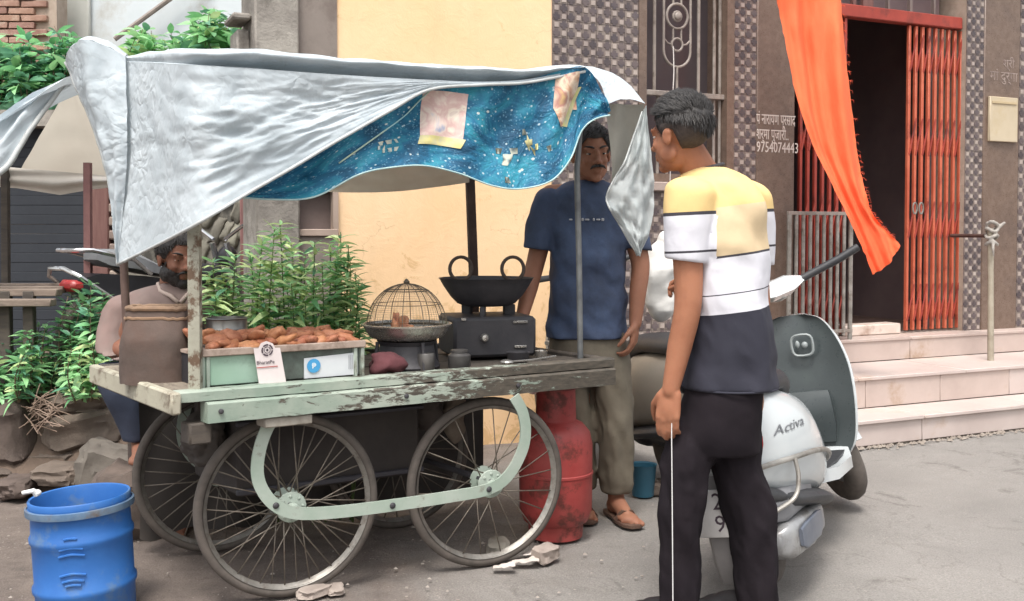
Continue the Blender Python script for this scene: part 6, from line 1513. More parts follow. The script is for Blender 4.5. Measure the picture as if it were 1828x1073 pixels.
def cloth_rings(spec, nr=46, ns=44, e=0.86, fold=0.006, seed=0.0, fs=9.0):
    """spec rows (v, u1, u2, Y, half-depth): a garment tube given by its outline"""
    pts = [P((u1 + u2) / 2, v, Y) for v, u1, u2, Y, hd in spec]; hw = [(u2 - u1) / 2 / F_PX * Y for v, u1, u2, Y, hd in spec]; hd = [x[4] for x in spec]
    m = 8; c = spline(pts, m); dat = spline([V((a, b, 0)) for a, b in zip(hw, hd)], m)
    rings = []
    for k, (p, dv) in enumerate(zip(c, dat)):
        r = []
        for s in range(ns):
            a = 2 * math.pi * s / ns; ca, sa = math.cos(a), math.sin(a)
            x = math.copysign(abs(ca) ** e, ca) * dv.x; y = math.copysign(abs(sa) ** e, sa) * dv.y
            o = p + V((x, y, 0)); g = fold * (1.2 * fz((o.x * fs, o.y * fs, o.z * fs * 0.55), 1.0, seed, 4) + 1.5 * (0.3 - abs(fz((o.x * fs * 0.9 + o.z * 2.5, o.y * fs * 0.9, o.z * fs * 0.7), 1.0, seed + 20, 3))) + 0.4 * math.sin(o.z * 30 + 4.0 * nz(o, 6, seed) + o.x * 16))
            r.append(o + V((ca, sa, 0)) * g)
        rings.append(r)
    return rings
def leg_tube(q, pts, rs, seed=0.0, fold=0.0095, n=40):
    pp = spline(pts, 9); rr = [interp([(i, r) for i, r in enumerate(rs)], k / 9)[0] for k in range(len(pp))]
    rings = []
    for p, r in zip(pp, rr):
        rings.append([p + V((math.cos(a), math.sin(a), 0)) * (r + fold * (1.6 * (0.32 - abs(fz((p.x * 5 + math.cos(a) * 1.2 + p.z * 3.0, math.sin(a) * 1.2, p.z * 6.5), 1.0, seed + 31, 3))) + 1.3 * fz((p.x * 6 + math.cos(a) * 1.5, math.sin(a) * 1.5, p.z * 5 + 0.7 * math.cos(a)), 1.0, seed, 4) + 0.35 * math.sin(p.z * 30 + 3.5 * math.sin(a + seed) + 2.0 * nz((a, p.z * 4, 0), 1.0, seed)))) for a in [2 * math.pi * k / n for k in range(n)]])
    q.loft(rings)
def band_mat(name, bands, tilt=0.0, rough=0.85, top=2.0, bump=0.35):
    """fabric in level bands: [(z_below_which, colour)...] from the top down"""
    m = bpy.data.materials.new(name); m.use_nodes = True; t = NT(m); b = m.node_tree.nodes['Principled BSDF']
    tc = t.new('ShaderNodeTexCoord'); sx = t.new('ShaderNodeSeparateXYZ'); t.link(tc.outputs['Object'], sx.inputs[0])
    z = t.math('ADD', sx.outputs['Z'], t.math('MULTIPLY', sx.outputs['X'], tilt)); f = t.math('DIVIDE', t.math('SUBTRACT', z, 0.6), 0.85)
    st = [(0.0, lin(bands[-1][1]))]
    for (z0, c0) in reversed(bands[:-1]): st.append((z0 / top, lin(c0)))
    c = t.ramp(f, st, True)
    n = t.noise(tc.outputs['Object'], 14, 6); c = t.mix(0.5, c, t.ramp(n, [(0.3, (0.86, 0.86, 0.86, 1)), (0.7, (1.1, 1.1, 1.1, 1))]), 'MULTIPLY')
    t.link(c, b.inputs['Base Color']); b.inputs['Roughness'].default_value = rough
    bp = t.new('ShaderNodeBump'); bp.inputs['Strength'].default_value = bump; bp.inputs['Distance'].default_value = 0.006
    t.link(t.math('ADD', t.noise(tc.outputs['Object'], 11, 3, 0.5, 1.0), t.math('MULTIPLY', t.noise(tc.outputs['Object'], 500, 2), 0.06)), bp.inputs['Height']); t.link(bp.outputs[0], b.inputs['Normal'])
    return m

# --- the customer in the striped shirt, seen from behind
YM = 3.16
SK1 = skin_mat('skin tan', (148, 98, 74), (164, 112, 86))
body_f = V((-0.64, 0.77, 0)); left = V((-0.77, -0.64, 0))
pm = P(1300, 735, YM)
man = thing('person', 'person in a yellow, white and navy striped shirt seen from behind', 'person', (pm.x, pm.y, 0))
q = MB()
hc = P(1213, 243, YM - 0.01); HM = headM(hc, (-0.7, 0.71), R(-4)); KH = 0.91
add_head(q, HM, KH)
limb(q, [P(1226, 268, YM + 0.01), P(1248, 306, YM + 0.02), P(1264, 338, YM + 0.03)], [0.052, 0.055, 0.075])
limb(q, [P(1268, 350, YM + 0.02), P(1285, 520, YM), P(1300, 720, YM)], [0.09, 0.1, 0.11])
sh, el, wr = P(1226, 352, YM - 0.1), P(1228, 545, YM - 0.1), P(1197, 697, YM - 0.09)
limb(q, [P(1262, 350, YM), sh], [0.055, 0.043]); limb(q, [sh, P(1228, 450, YM - 0.1), el, P(1213, 620, YM - 0.09), wr], [0.043, 0.046, 0.041, 0.037, 0.026])
add_hand(q, wr, (-0.1, 0.0, -1), (0.45, 0.9, 0), -1, (0.3, 0.55, 0.5), 1.02, 0.02, 0.5)
sh2, el2 = P(1342, 356, YM + 0.13), P(1352, 540, YM + 0.2)
limb(q, [sh2, el2], [0.043, 0.042]); wr2 = el2 + V((-0.14, 0.17, 0.06)); limb(q, [el2, wr2], [0.041, 0.027]); add_hand(q, wr2, (-0.7, 0.6, 0.1), (-0.3, 0.2, -1), 1, (0.6, 0.8, 0.5), 0.98)
hipL, hipR = P(1256, 750, YM - 0.02), P(1312, 750, YM + 0.03)
knL, knR = P(1222, 900, YM - 0.02), P(1334, 905, YM + 0.04)
anL, anR = P(1212, 1085, YM), P(1346, 1090, YM + 0.06)
limb(q, [hipL, knL, anL], [0.06, 0.05, 0.036]); limb(q, [hipR, knR, anR], [0.06, 0.05, 0.036])
anL.z = anR.z = 0.08
fuse(q, 0.005, 3).build('body', SK1, man, 180)
add_eyes(HM, man, KH)
def sline(a):                      # short back and sides, longer on top
    a = abs((a + math.pi) % (2 * math.pi) - math.pi); return interp([(0, 0.075), (0.6, 0.07), (1.0, 0.02), (1.25, -0.005), (1.5, 0.022), (1.75, 0.015), (2.0, -0.06), (3.2, -0.075)], a)[0]
o = hair_shell(HM, KH, sline, lambda a, h: 0.003 + 0.004 * h, 2, 0.001).build('cropped_hair', M_HAIRF, man, 180)
def tline(a):
    a = abs((a + math.pi) % (2 * math.pi) - math.pi); return interp([(0, 0.078), (0.7, 0.066), (1.2, 0.05), (2.2, 0.03), (3.2, -0.01)], a)[0]
o = hair_shell(HM, KH, tline, lambda a, h: (0.02 + 0.013 * max(0, math.cos(a))) * (0.5 + 0.5 * h) + 0.004 * abs(math.sin(a * 9)), 5, 0.01, 40).build('top_hair', M_HAIR, man, 180)
def strands(M, k, line, n, ln, lay, lift, rad, seed, hmin=0.0):
    """short hairs lying on the scalp; lay(d) = combing direction at scalp direction d"""
    rr = random.Random(seed); q = MB()
    while n > 0:
        z = rr.uniform(-0.6, 1); a = rr.uniform(0, 2 * math.pi); c = math.sqrt(max(0, 1 - z * z)); d = V((math.sin(a) * c, math.cos(a) * c, z))
        if 0.035 + 0.083 * z < line(a) + hmin: continue
        n -= 1
        p = V((d.x * 0.073, d.y * 0.094 - 0.012, d.z * 0.083 + 0.035)) + d * rad(d); L = V(lay(d)); t = L - d * L.dot(d)
        if t.length < 0.05: t = d.orthogonal()
        t = (t.normalized() + V((rr.uniform(-.2, .2), rr.uniform(-.2, .2), rr.uniform(-.2, .2)))).normalized(); l = ln * rr.uniform(0.6, 1.3); lf_ = lift * rr.uniform(0.2, 1.6)
        s = t.cross(d).normalized() * 0.0012
        pts = [p - d * 0.004, p + t * l * 0.5 + d * lf_ * 0.8, p + t * l + d * lf_ * 0.5]
        q.add([M @ (x * k) for x in (pts[0] - s, pts[0] + s, pts[1] - s, pts[1] + s, pts[2])], [(0, 1, 3, 2), (2, 3, 4)])
    return q
def hair_strands(par, *a):
    o = strands(*a).build('hair_strands', M_HAIR, par, 180); o['kind'] = 'stuff'; return o
hair_strands(man, HM, KH, tline, 4200, 0.034, lambda d: (0.35, 1, 0.1) if d.z > 0.3 else (0.1 * d.x, -0.2, -1), 0.0035, lambda d: 0.018 + 0.012 * max(0, d.z), 3, 0.012)
hair_strands(man, HM, KH, sline, 2400, 0.012, lambda d: (0, -0.4, -1), 0.003, lambda d: 0.006, 4)
zz = lambda v, Y=YM: P(1290, v, Y).z
NAVY, WHT, YEL, TAN, LIN = (40, 40, 52), (206, 205, 212), (216, 186, 128), (202, 180, 146), (58, 55, 62)
M_TORSO = band_mat('striped jersey', [(9, YEL), (zz(366), YEL), (zz(366) - 0.001, TAN), (zz(452), TAN), (zz(452) - .0001, LIN), (zz(456), LIN), (zz(456) - .0001, WHT), (zz(518), WHT), (zz(518) - .0001, LIN), (zz(521), LIN), (zz(521) - .0001, WHT), (zz(553), WHT), (zz(553) - .0001, NAVY)][1:], -0.1)
# constant ramp: each stop colours everything above it
def jersey(name, tops, tilt, zref):
    m = band_mat(name, [(1, WHT), (0, WHT)], tilt); r = [n for n in m.node_tree.nodes if n.type == 'VALTORGB' and n.color_ramp.interpolation == 'CONSTANT'][0].color_ramp
    while len(r.elements) > 1: r.elements.remove(r.elements[-1])
    lo = sorted(tops, key=lambda x: x[0]); r.elements[0].position = 0; r.elements[0].color = lin(lo[0][1])
    for z0, c in lo[1:]: e = r.elements.new(max(0.0, min(1.0, (z0 - 0.6) / 0.85))); e.color = lin(c)
    return m
xo = pm.x          # object space of the parts = the person's own axes
tl = -0.1
M_TORSO = jersey('striped jersey', [(0, NAVY), (zz(553), WHT), (zz(521), LIN), (zz(517.5), WHT), (zz(456), LIN), (zz(451.5), TAN), (zz(368), YEL)], -0.13, 0)
M_SLEEVE = jersey('striped sleeve', [(0, WHT), (zz(447, 3.05), LIN), (zz(443.5, 3.05), WHT), (zz(381, 3.05), LIN), (zz(376, 3.05), YEL)], -0.05, 0)
spec = [(300, 1240, 1286, YM + 0.02, 0.055), (306, 1226, 1304, YM + 0.02, 0.075), (318, 1212, 1326, YM + 0.02, 0.095), (340, 1204, 1347, YM + 0.01, 0.115), (380, 1206, 1361, YM, 0.13), (450, 1214, 1366, YM, 0.13), (520, 1221, 1370, YM, 0.125), (600, 1225, 1378, YM, 0.125), (660, 1222, 1384, YM, 0.13), (692, 1221, 1387, YM, 0.132)]
shirt = MB(); shirt.loft(cloth_rings(spec, fold=0.011, seed=3, fs=6))
q = MB(); cc_ = P(1263, 303, YM + 0.02); q.tube([cc_ + V((0.046 * math.cos(a), 0.058 * math.sin(a), 0.004 - 0.012 * math.cos(a) * -1)) for a in [k * 2 * math.pi / 30 for k in range(30)]], 0.0065, 7, True); q.build('collar', mat('navy collar', (58, 54, 58), None, rough=0.85), man, 180)
q = MB(); ring = [P(lerp(1221, 1387, 0.5), 690, YM) + V((math.cos(a) * 0.1425, math.sin(a) * 0.1335, 0)) for a in [k * 2 * math.pi / 60 for k in range(60)]]; q.tube(ring, 0.0035, 6, True); q.build('hem', mat('navy hem', (40, 40, 52), None, rough=0.85), man, 180)
def sleeve(a, m, b, r0, r1, seed):
    q = MB(); pp = spline([a, m, b], 12); n = len(pp); rings = []
    for k, p in enumerate(pp):
        t = k / (n - 1); r = lerp(r0, r1, t) * (1 if t >= 0.2 else math.sqrt(max(0.04, 1 - (1 - t / 0.2) ** 2)))
        rings.append([p + V((math.cos(x), math.sin(x), -0.12 * math.cos(x))) * (r + 0.004 * fz((p.x * 9 + math.cos(x), math.sin(x), p.z * 8), 1.0, seed, 3)) for x in [2 * math.pi * j / 32 for j in range(32)]])
    q.loft(rings); return q
for a_, m_, b_, r0, r1, sd in ((sh + Z * 0.062 + V((0.02, 0.02, 0)), P(1228, 390, YM - 0.1), P(1224, 466, YM - 0.1), 0.08, 0.062, 2), (sh2 + Z * 0.062 + V((-0.02, -0.02, 0)), P(1345, 400, YM + 0.14), P(1349, 470, YM + 0.17), 0.076, 0.06, 7)):
    g = sleeve(a_, m_, b_, r0, r1, sd); shirt.add(g.v, g.f)
shirt = fuse(shirt, 0.006, 5)
axL, axR = (sh, P(1224, 466, YM - 0.1)), (sh2, P(1349, 470, YM + 0.17))
for n_, fc in enumerate(shirt.f):
    c = sum((shirt.v[i] for i in fc), V((0, 0, 0))) / len(fc)
    for (a_, b_), sd in ((axL, left), (axR, -left)):
        if (c - a_).dot(sd) > -0.047 and c.z > b_.z - 0.02 and (c.xy - a_.lerp(b_, max(0, min(1, (a_.z - c.z) / (a_.z - b_.z)))).xy).length < 0.09: shirt.m[n_] = 1
shirt.build('shirt', [M_TORSO, M_SLEEVE], man, 180)
M_TROU = mat('dark trousers', (30, 26, 30), (37, 32, 36), 5, 0.95, 0.3, 14, spec=0.12)
q = MB()
hz_ = P(1300, 690, YM)
q.loft(cloth_rings([(676, 1228, 1366, YM, 0.11), (700, 1222, 1360, YM, 0.12), (740, 1212, 1358, YM, 0.125), (780, 1204, 1356, YM, 0.12), (806, 1206, 1354, YM, 0.105)], fold=0.003, seed=8))
leg_tube(q, [P(1256, 745, YM - 0.01), P(1228, 830, YM - 0.02), P(1217, 910, YM - 0.02), P(1214, 1000, YM), P(1213, 1112, YM)], [0.078, 0.08, 0.073, 0.064, 0.06], 1)
leg_tube(q, [P(1310, 745, YM + 0.03), P(1316, 830, YM + 0.04), P(1337, 910, YM + 0.04), P(1350, 1000, YM + 0.05), P(1353, 1112, YM + 0.06)], [0.08, 0.08, 0.074, 0.066, 0.064], 5)
fuse(q, 0.007, 2).build('trousers', M_TROU, man, 180)
for an in (anL, anR):
    q = MB(); add_foot(q, an, body_f, 1.1); q.cap(V((an.x, an.y, 0.05)), V((an.x, an.y, 0.1)), 0.045, 0.05); fuse(q, 0.008, 4).build('shoe', mat('black shoe', (36, 34, 36), (46, 44, 46), 9, 0.5), man, 180)
# white cord from the hand to the ground
q = MB(); c0_ = P(1199, 782, YM - 0.1); q.tube(spline([c0_ + Z * 0.05, c0_, P(1200, 900, YM - 0.11), P(1201, 1040, YM - 0.12), V((P(1201, 1090, YM - 0.12).x, YM - 0.13, 0.002))], 6), 0.0016, 5)
tag(q.build('hanging_string', mat('white cord', (214, 212, 210))), 'thin white cord hanging from the fist of the striped-shirt person', 'cord')
q = MB(); q.tube(spline([FW(su(1204), 1.02, zv(1204, 82)), FW(su(1194), 0.95, zv(1194, 130)), FW(su(1184), 0.9, zv(1184, 185)), FW(su(1180), 0.9, zv(1180, 330))], 6), 0.003, 5)
tag(q.build('window_string', mat('pale string', (190, 184, 180))), 'pale string tied to the iron ornament and hanging down the barred window', 'string')

# --- the vendor in dark blue
YV = 4.47
SK2 = skin_mat('skin brown', (140, 96, 76), (154, 108, 86))
vd = P(1055, 900, YV); ven = thing('person', 'moustached vendor in a dark blue t-shirt and olive trousers behind the cart', 'person', (vd.x, vd.y, 0))
q = MB(); hv = P(1055, 276, YV - 0.05); VM = headM(hv, (0.22, -0.97), R(-4), R(3)); add_head(q, VM, 1.0)
limb(q, [P(1053, 295, YV), P(1052, 325, YV), P(1050, 350, YV)], [0.054, 0.056, 0.07]); limb(q, [P(1050, 360, YV), P(1050, 480, YV), P(1050, 610, YV)], [0.09, 0.095, 0.1])
for shp, elp, wrp, tn, hd in (((985, 352, YV), (957, 465, YV - 0.01), (932, 566, YV - 0.17), 1, ((-0.55, -0.5, -0.5), (0.2, -0.3, -0.9))), ((1112, 356, YV), (1143, 470, YV - 0.02), (1134, 578, YV - 0.08), -1, ((-0.1, -0.1, -1), (-0.8, 0.3, 0)))):
    a, e, w = P(*shp), P(*elp), P(*wrp); limb(q, [P(1050, 352, YV), a], [0.06, 0.055]); limb(q, [a, a.lerp(e, .5), e, e.lerp(w, .5), w], [0.052, 0.046, 0.041, 0.037, 0.027])
    add_hand(q, w, hd[0], hd[1], tn, (0.45, 0.6, 0.45), 1.0, 0.03, 0.5)
fL, fR = V((P(1040, 900, YV + 0.02).x, YV + 0.04, 0.08)), V((P(1100, 900, YV - 0.04).x, YV - 0.03, 0.08))
limb(q, [P(1020, 625, YV), P(1032, 760, YV), fL], [0.08, 0.055, 0.036]); limb(q, [P(1085, 625, YV), P(1096, 760, YV - 0.04), fR], [0.08, 0.055, 0.036])
add_foot(q, fL, (0.05, -1), 1.0); add_foot(q, fR, (0.28, -0.95), 1.05)
fuse(q, 0.006, 2).build('body', SK2, ven, 180); add_eyes(VM, ven)
def vline(a):
    a = abs((a + math.pi) % (2 * math.pi) - math.pi); return interp([(0, 0.066), (0.5, 0.07), (0.9, 0.035), (1.25, 0.0), (1.5, 0.015), (2.0, -0.055), (3.2, -0.07)], a)[0]
hair_shell(VM, 1.0, vline, lambda a, h: 0.008 + 0.014 * h, 3, 0.009, 40).build('hair', M_HAIR, ven, 180)
hair_strands(ven, VM, 1.0, vline, 1600, 0.03, lambda d: (0.6, 0.6, -0.2), 0.006, lambda d: 0.016, 6, 0.01)
q = MB()
for s in (-1, 1): q.tube([VM @ V((s * x, 0.1 - 0.35 * x * x * 30 * 0.3, z)) for x, z in ((0, -0.046), (0.012, -0.047), (0.024, -0.05), (0.034, -0.06))], [0.006, 0.0065, 0.0055, 0.002], 7)
q.build('moustache', M_HAIR, ven, 180)
q = MB(); pass
M_BLUET = mat('dark blue jersey', (56, 66, 90), (72, 88, 118), 4, 0.85, 0.4, 16, dirt=(50, 57, 74), dscale=2.5, damt=(0.45, 0.7))
spec = [(322, 1026, 1080, YV, 0.055), (329, 1006, 1098, YV, 0.085), (340, 986, 1112, YV, 0.105), (360, 978, 1120, YV, 0.12), (420, 982, 1120, YV, 0.13), (480, 984, 1118, YV, 0.13), (560, 980, 1116, YV, 0.13), (602, 978, 1117, YV, 0.135)]
q = MB(); q.loft(cloth_rings(spec, fold=0.012, seed=12, fs=7))
for g in (sleeve(P(990, 332, YV), P(972, 390, YV - 0.01), P(960, 445, YV - 0.03), 0.07, 0.066, 3), sleeve(P(1108, 336, YV), P(1126, 390, YV - 0.01), P(1139, 445, YV - 0.02), 0.068, 0.064, 4)): q.add(g.v, g.f)
q = fuse(q, 0.007, 5); q.warp(lambda p: p + V((nz(p, 9, 1), nz(p, 9, 5), 0)) * 0.006 + V((nz(p, 22, 1), nz(p, 22, 5), 0)) * 0.003); q.build('tshirt', M_BLUET, ven, 180)
q = MB(); cc_ = P(1053, 325, YV); q.tube([cc_ + V((0.062 * math.cos(a), 0.062 * math.sin(a), 0.012 * math.sin(a))) for a in [k * 2 * math.pi / 30 for k in range(30)]], 0.007, 7, True); q.build('collar', mat('blue collar', (44, 52, 74), None, rough=0.85), ven, 180)
for k, (u, w) in enumerate(((1019, 6), (1040, 4), (1048, 8), (1060, 3), (1068, 7), (1076, 5))):     # worn chest print, no longer readable
    q = MB(); p = P(u, 392, YV - 0.145 + 0.0002 * (u - 1050) ** 2 * 0.1); q.box(p, (w / F_PX * YV, 0.012, 0.012 if k % 2 else 0.007), 0.0, 0.002); q.build('chest_print', mat('worn print', (168, 170, 176)), ven)
M_OLIVE = mat('olive trousers', (96, 88, 76), (110, 102, 88), 5, 0.85, 0.3, 14, dirt=(82, 74, 64), dscale=3)
q = MB(); q.loft(cloth_rings([(590, 982, 1114, YV, 0.115), (620, 980, 1120, YV, 0.12), (650, 982, 1126, YV, 0.12), (680, 990, 1124, YV, 0.1)], fold=0.003, seed=8))
leg_tube(q, [P(1020, 640, YV), P(1028, 720, YV + 0.01), P(1034, 800, YV + 0.02), V((fL.x, fL.y, 0.1))], [0.088, 0.078, 0.07, 0.062], 2)
leg_tube(q, [P(1088, 640, YV - 0.01), P(1096, 720, YV - 0.03), P(1100, 800, YV - 0.04), V((fR.x, fR.y, 0.1))], [0.088, 0.08, 0.072, 0.066], 6)
fuse(q, 0.009, 3).build('trousers', M_OLIVE, ven, 180)
for an, f in ((fL, V((0.05, -1, 0))), (fR, V((0.28, -0.95, 0)))):
    f.normalize(); l = V((-f.y, f.x, 0)); g = V((an.x, an.y, 0)); q = MB()
    out = [(-0.07, 0.032), (-0.04, 0.042), (0.04, 0.04), (0.12, 0.052), (0.19, 0.045), (0.22, 0.02)]
    poly = [g + f * y + l * x + Z * 0.001 for y, x in out] + [g + f * y - l * x + Z * 0.001 for y, x in reversed(out)]; q.prism(poly, V((0, 0, 0.012)))
    q.tube([g + f * 0.11 + l * 0.05 + Z * 0.012, g + f * 0.12 + l * 0.02 + Z * 0.052, g + f * 0.12 - l * 0.02 + Z * 0.052, g + f * 0.11 - l * 0.05 + Z * 0.012], 0, flat=(0.025, 0.005), up=f)
    q.build('sandal', mat('brown sandal', (86, 64, 54), (98, 76, 64), 9, 0.6), ven)

# --- the seated man at the left end
YT = 4.42
SK3 = skin_mat('skin dark brown', (122, 82, 66), (134, 94, 76))
sm_ = P(310, 640, YT); sit = thing('person', 'bearded man in a faded brown shirt seated behind the left end of the cart', 'person', (sm_.x, sm_.y, 0.4))
q = MB(); hs_ = P(318, 462, YT - 0.03); SM = headM(hs_, (0.62, -0.78), R(-6)); add_head(q, SM, 0.98)
limb(q, [P(314, 480, YT), P(308, 512, YT + 0.02), P(306, 540, YT + 0.02)], [0.054, 0.058, 0.07]); limb(q, [P(305, 545, YT + 0.03), P(300, 600, YT + 0.05), P(300, 690, YT + 0.05)], [0.1, 0.11, 0.12])
for a, e, w, th in ((P(232, 545, YT), P(205, 622, YT - 0.06), P(262, 634, YT - 0.25), 1), (P(380, 548, YT), P(402, 630, YT - 0.04), P(345, 640, YT - 0.22), -1)):
    limb(q, [a, e], [0.055, 0.045]); limb(q, [e, w], [0.043, 0.028]); add_hand(q, w, (w - e), (0, -0.2, -1), th, (0.5, 0.6, 0.4), 0.95)
fuse(q, 0.007, 2).build('body', SK3, sit, 180); add_eyes(SM, sit, 0.98)
hair_shell(SM, 0.98, vline, lambda a, h: 0.006 + 0.01 * h, 8, 0.006, 40).build('hair', M_HAIR, sit, 180)
hair_strands(sit, SM, 0.98, vline, 1200, 0.026, lambda d: (0.4, 0.8, -0.2), 0.005, lambda d: 0.012, 8, 0.01)
def beard_shell(M, k, infl, top=-0.028):
    q = MB(); R3 = M.to_3x3()
    for c, r in (((0, 0.028, -0.03), (0.06, 0.06, 0.085)), ((0, 0.03, -0.078), (0.05, 0.05, 0.036)), ((0, 0.068, -0.1), (0.022, 0.018, 0.017)), ((-0.055, 0.01, -0.062), (0.018, 0.035, 0.03)), ((0.055, 0.01, -0.062), (0.018, 0.035, 0.03))):
        q.ell(M @ (V(c) * k), [(x + infl) * k for x in r], R3, 26, 18)
    f = fuse(q, 0.005, 2); inv = M.inverted(); keep = []
    for fc in f.f:
        c = inv @ (sum((f.v[i] for i in fc), V((0, 0, 0))) / len(fc)) / k
        up = top - 0.02 * max(0.0, min(1.0, (c.y - 0.03) / 0.05)) + (0.02 if abs(c.x) > 0.05 and c.y < 0.03 else 0)
        mouth = abs(c.x) < 0.024 and c.y > 0.05 and -0.078 < c.z < -0.056
        if c.z < up and c.y > -0.02 and not mouth: keep.append(fc)
    f.f = keep; f.m = [0] * len(keep); f.warp(lambda p: p + (p - M.translation).normalized() * 0.0035 * nz(p, 120, 2)); return f
beard_shell(SM, 0.98, 0.0065).build('beard', M_HAIR, sit, 180)
q = MB()
for s in (-1, 1): q.tube([SM @ V((s * x, 0.098 - 9.0 * x * x, z)) for x, z in ((0, -0.045), (0.012, -0.046), (0.024, -0.05), (0.034, -0.06))], [0.006, 0.006, 0.005, 0.003], 7)
q.build('moustache', M_HAIR, sit, 180)
M_BROWNS = mat('faded brown shirt', (118, 102, 96), (133, 115, 109), 4, 0.85, 0.3, 14, dirt=(130, 106, 100), dscale=3)
spec = [(505, 286, 340, YT, 0.06), (514, 258, 368, YT + 0.01, 0.09), (528, 230, 390, YT + 0.02, 0.115), (560, 212, 402, YT + 0.03, 0.135), (610, 216, 400, YT + 0.04, 0.145), (660, 224, 398, YT + 0.05, 0.15), (700, 228, 398, YT + 0.05, 0.15)]
q = MB(); q.loft(cloth_rings(spec, fold=0.01, seed=22, fs=8))
for s0_, m0, e0, sd in ((P(238, 524, YT + 0.01), P(206, 578, YT - 0.02), P(200, 630, YT - 0.08), 3), (P(380, 526, YT + 0.01), P(402, 580, YT), P(408, 632, YT - 0.06), 5), (P(200, 628, YT - 0.08), P(222, 640, YT - 0.15), P(246, 640, YT - 0.2), 8)):
    g = sleeve(s0_, m0, e0, 0.078, 0.066, sd); q.add(g.v, g.f)
q = fuse(q, 0.008, 5); q.warp(lambda p: p + V((nz(p, 9, 1), nz(p, 9, 5), 0)) * 0.007 + V((nz(p, 24, 1), nz(p, 24, 5), 0)) * 0.003); q.build('shirt', M_BROWNS, sit, 180)
q = MB(); q.tube([P(282, 506, YT - 0.03), P(286, 520, YT - 0.07), P(304, 528, YT - 0.09), P(318, 540, YT - 0.1)], 0.009, 6); q.tube([P(346, 508, YT - 0.03), P(340, 520, YT - 0.07), P(322, 540, YT - 0.1)], 0.009, 6); q.build('collar', mat('pale collar', (178, 160, 150), None, rough=0.85), sit, 180)
M_JEANS = mat('dark jeans', (42, 48, 64), (52, 60, 78), 9, 0.85, 0.25, 30)
q = MB()
leg_tube(q, [P(262, 690, YT + 0.02), P(225, 665, YT - 0.12), P(206, 650, YT - 0.2), P(214, 695, YT - 0.22), P(236, 745, YT - 0.2), P(248, 786, YT - 0.19)], [0.1, 0.095, 0.085, 0.08, 0.07, 0.06], 4, 0.004)
leg_tube(q, [P(345, 700, YT + 0.02), P(352, 680, YT - 0.15), P(350, 672, YT - 0.26), P(345, 720, YT - 0.26), P(330, 780, YT - 0.22), P(321, 856, YT - 0.18)], [0.1, 0.095, 0.085, 0.08, 0.07, 0.06], 9, 0.004)
q.ell(P(303, 705, YT + 0.05), (0.19, 0.14, 0.1)); fuse(q, 0.01, 4).build('jeans', M_JEANS, sit, 180)
for an in (P(320, 865, YT - 0.19),):
    q = MB(); add_foot(q, (an.x, an.y, 0), (0.2, -1), 1.0); q.cap(V((an.x, an.y, 0.05)), V((an.x, an.y, 0.16)), 0.036, 0.04); w_ = fuse(q, 0.007, 2); w_.build('foot', SK3, sit, 180)
a_ = P(250, 798, YT - 0.19); q = MB(); add_foot(q, (0, 0, 0), (0.3, -1), 0.95); q.cap(V((0, 0, 0.05)), V((0, 0, 0.13)), 0.034, 0.038)
w_ = fuse(q, 0.007, 2); w_.xf(Matrix.Translation((a_.x, a_.y, a_.z - 0.05))); w_.build('foot', SK3, sit, 180)
st_ = stone_mb((0.3, 0.26, a_.z - 0.05), 91).mesh('foot_stone', M_STONE, None, 30); tag(inst('foot_stone', st_, Matrix.Translation((a_.x - 0.02, a_.y - 0.03, (a_.z - 0.05) / 2 - 0.02))), 'dark block under the raised foot of the seated bearded man', 'stone')
q = MB(); q.box((sm_.x, sm_.y + 0.08, 0.2), (0.42, 0.3, 0.4), 0.3, 0.03); tag(q.build('stone_seat', M_STONE), 'squared stone under the seated bearded man', 'stone')
# ================================================================== scooters
M_SCW = mat('white scooter paint', (184, 189, 191), (196, 200, 201), 3, 0.25, 0.0, coat=0.6, dirt=(176, 176, 172), dscale=5, damt=(0.6, 0.8))
M_SCG = mat('grey scooter plastic', (54, 60, 61), (68, 74, 75), 3, 0.3, 0.03, 40, dirt=(66, 74, 72), dscale=3)
M_SCB = mat('black scooter plastic', (40, 40, 44), (52, 52, 54), 6, 0.5, 0.06, 60)
M_SCS = mat('scooter aluminium', (142, 142, 144), (166, 166, 166), 9, 0.4, 0.05, 60, metal=0.5, dirt=(110, 104, 98), dscale=8)
M_TAIL = mat('red lens', (150, 30, 34), None, rough=0.15)
M_PLATE = mat('plate white', (212, 208, 206), (200, 196, 194), 20, 0.5)
M_BEIGE = mat('beige scooter paint', (122, 115, 105), (136, 128, 118), 4, 0.4, dirt=(124, 114, 104), dscale=4)
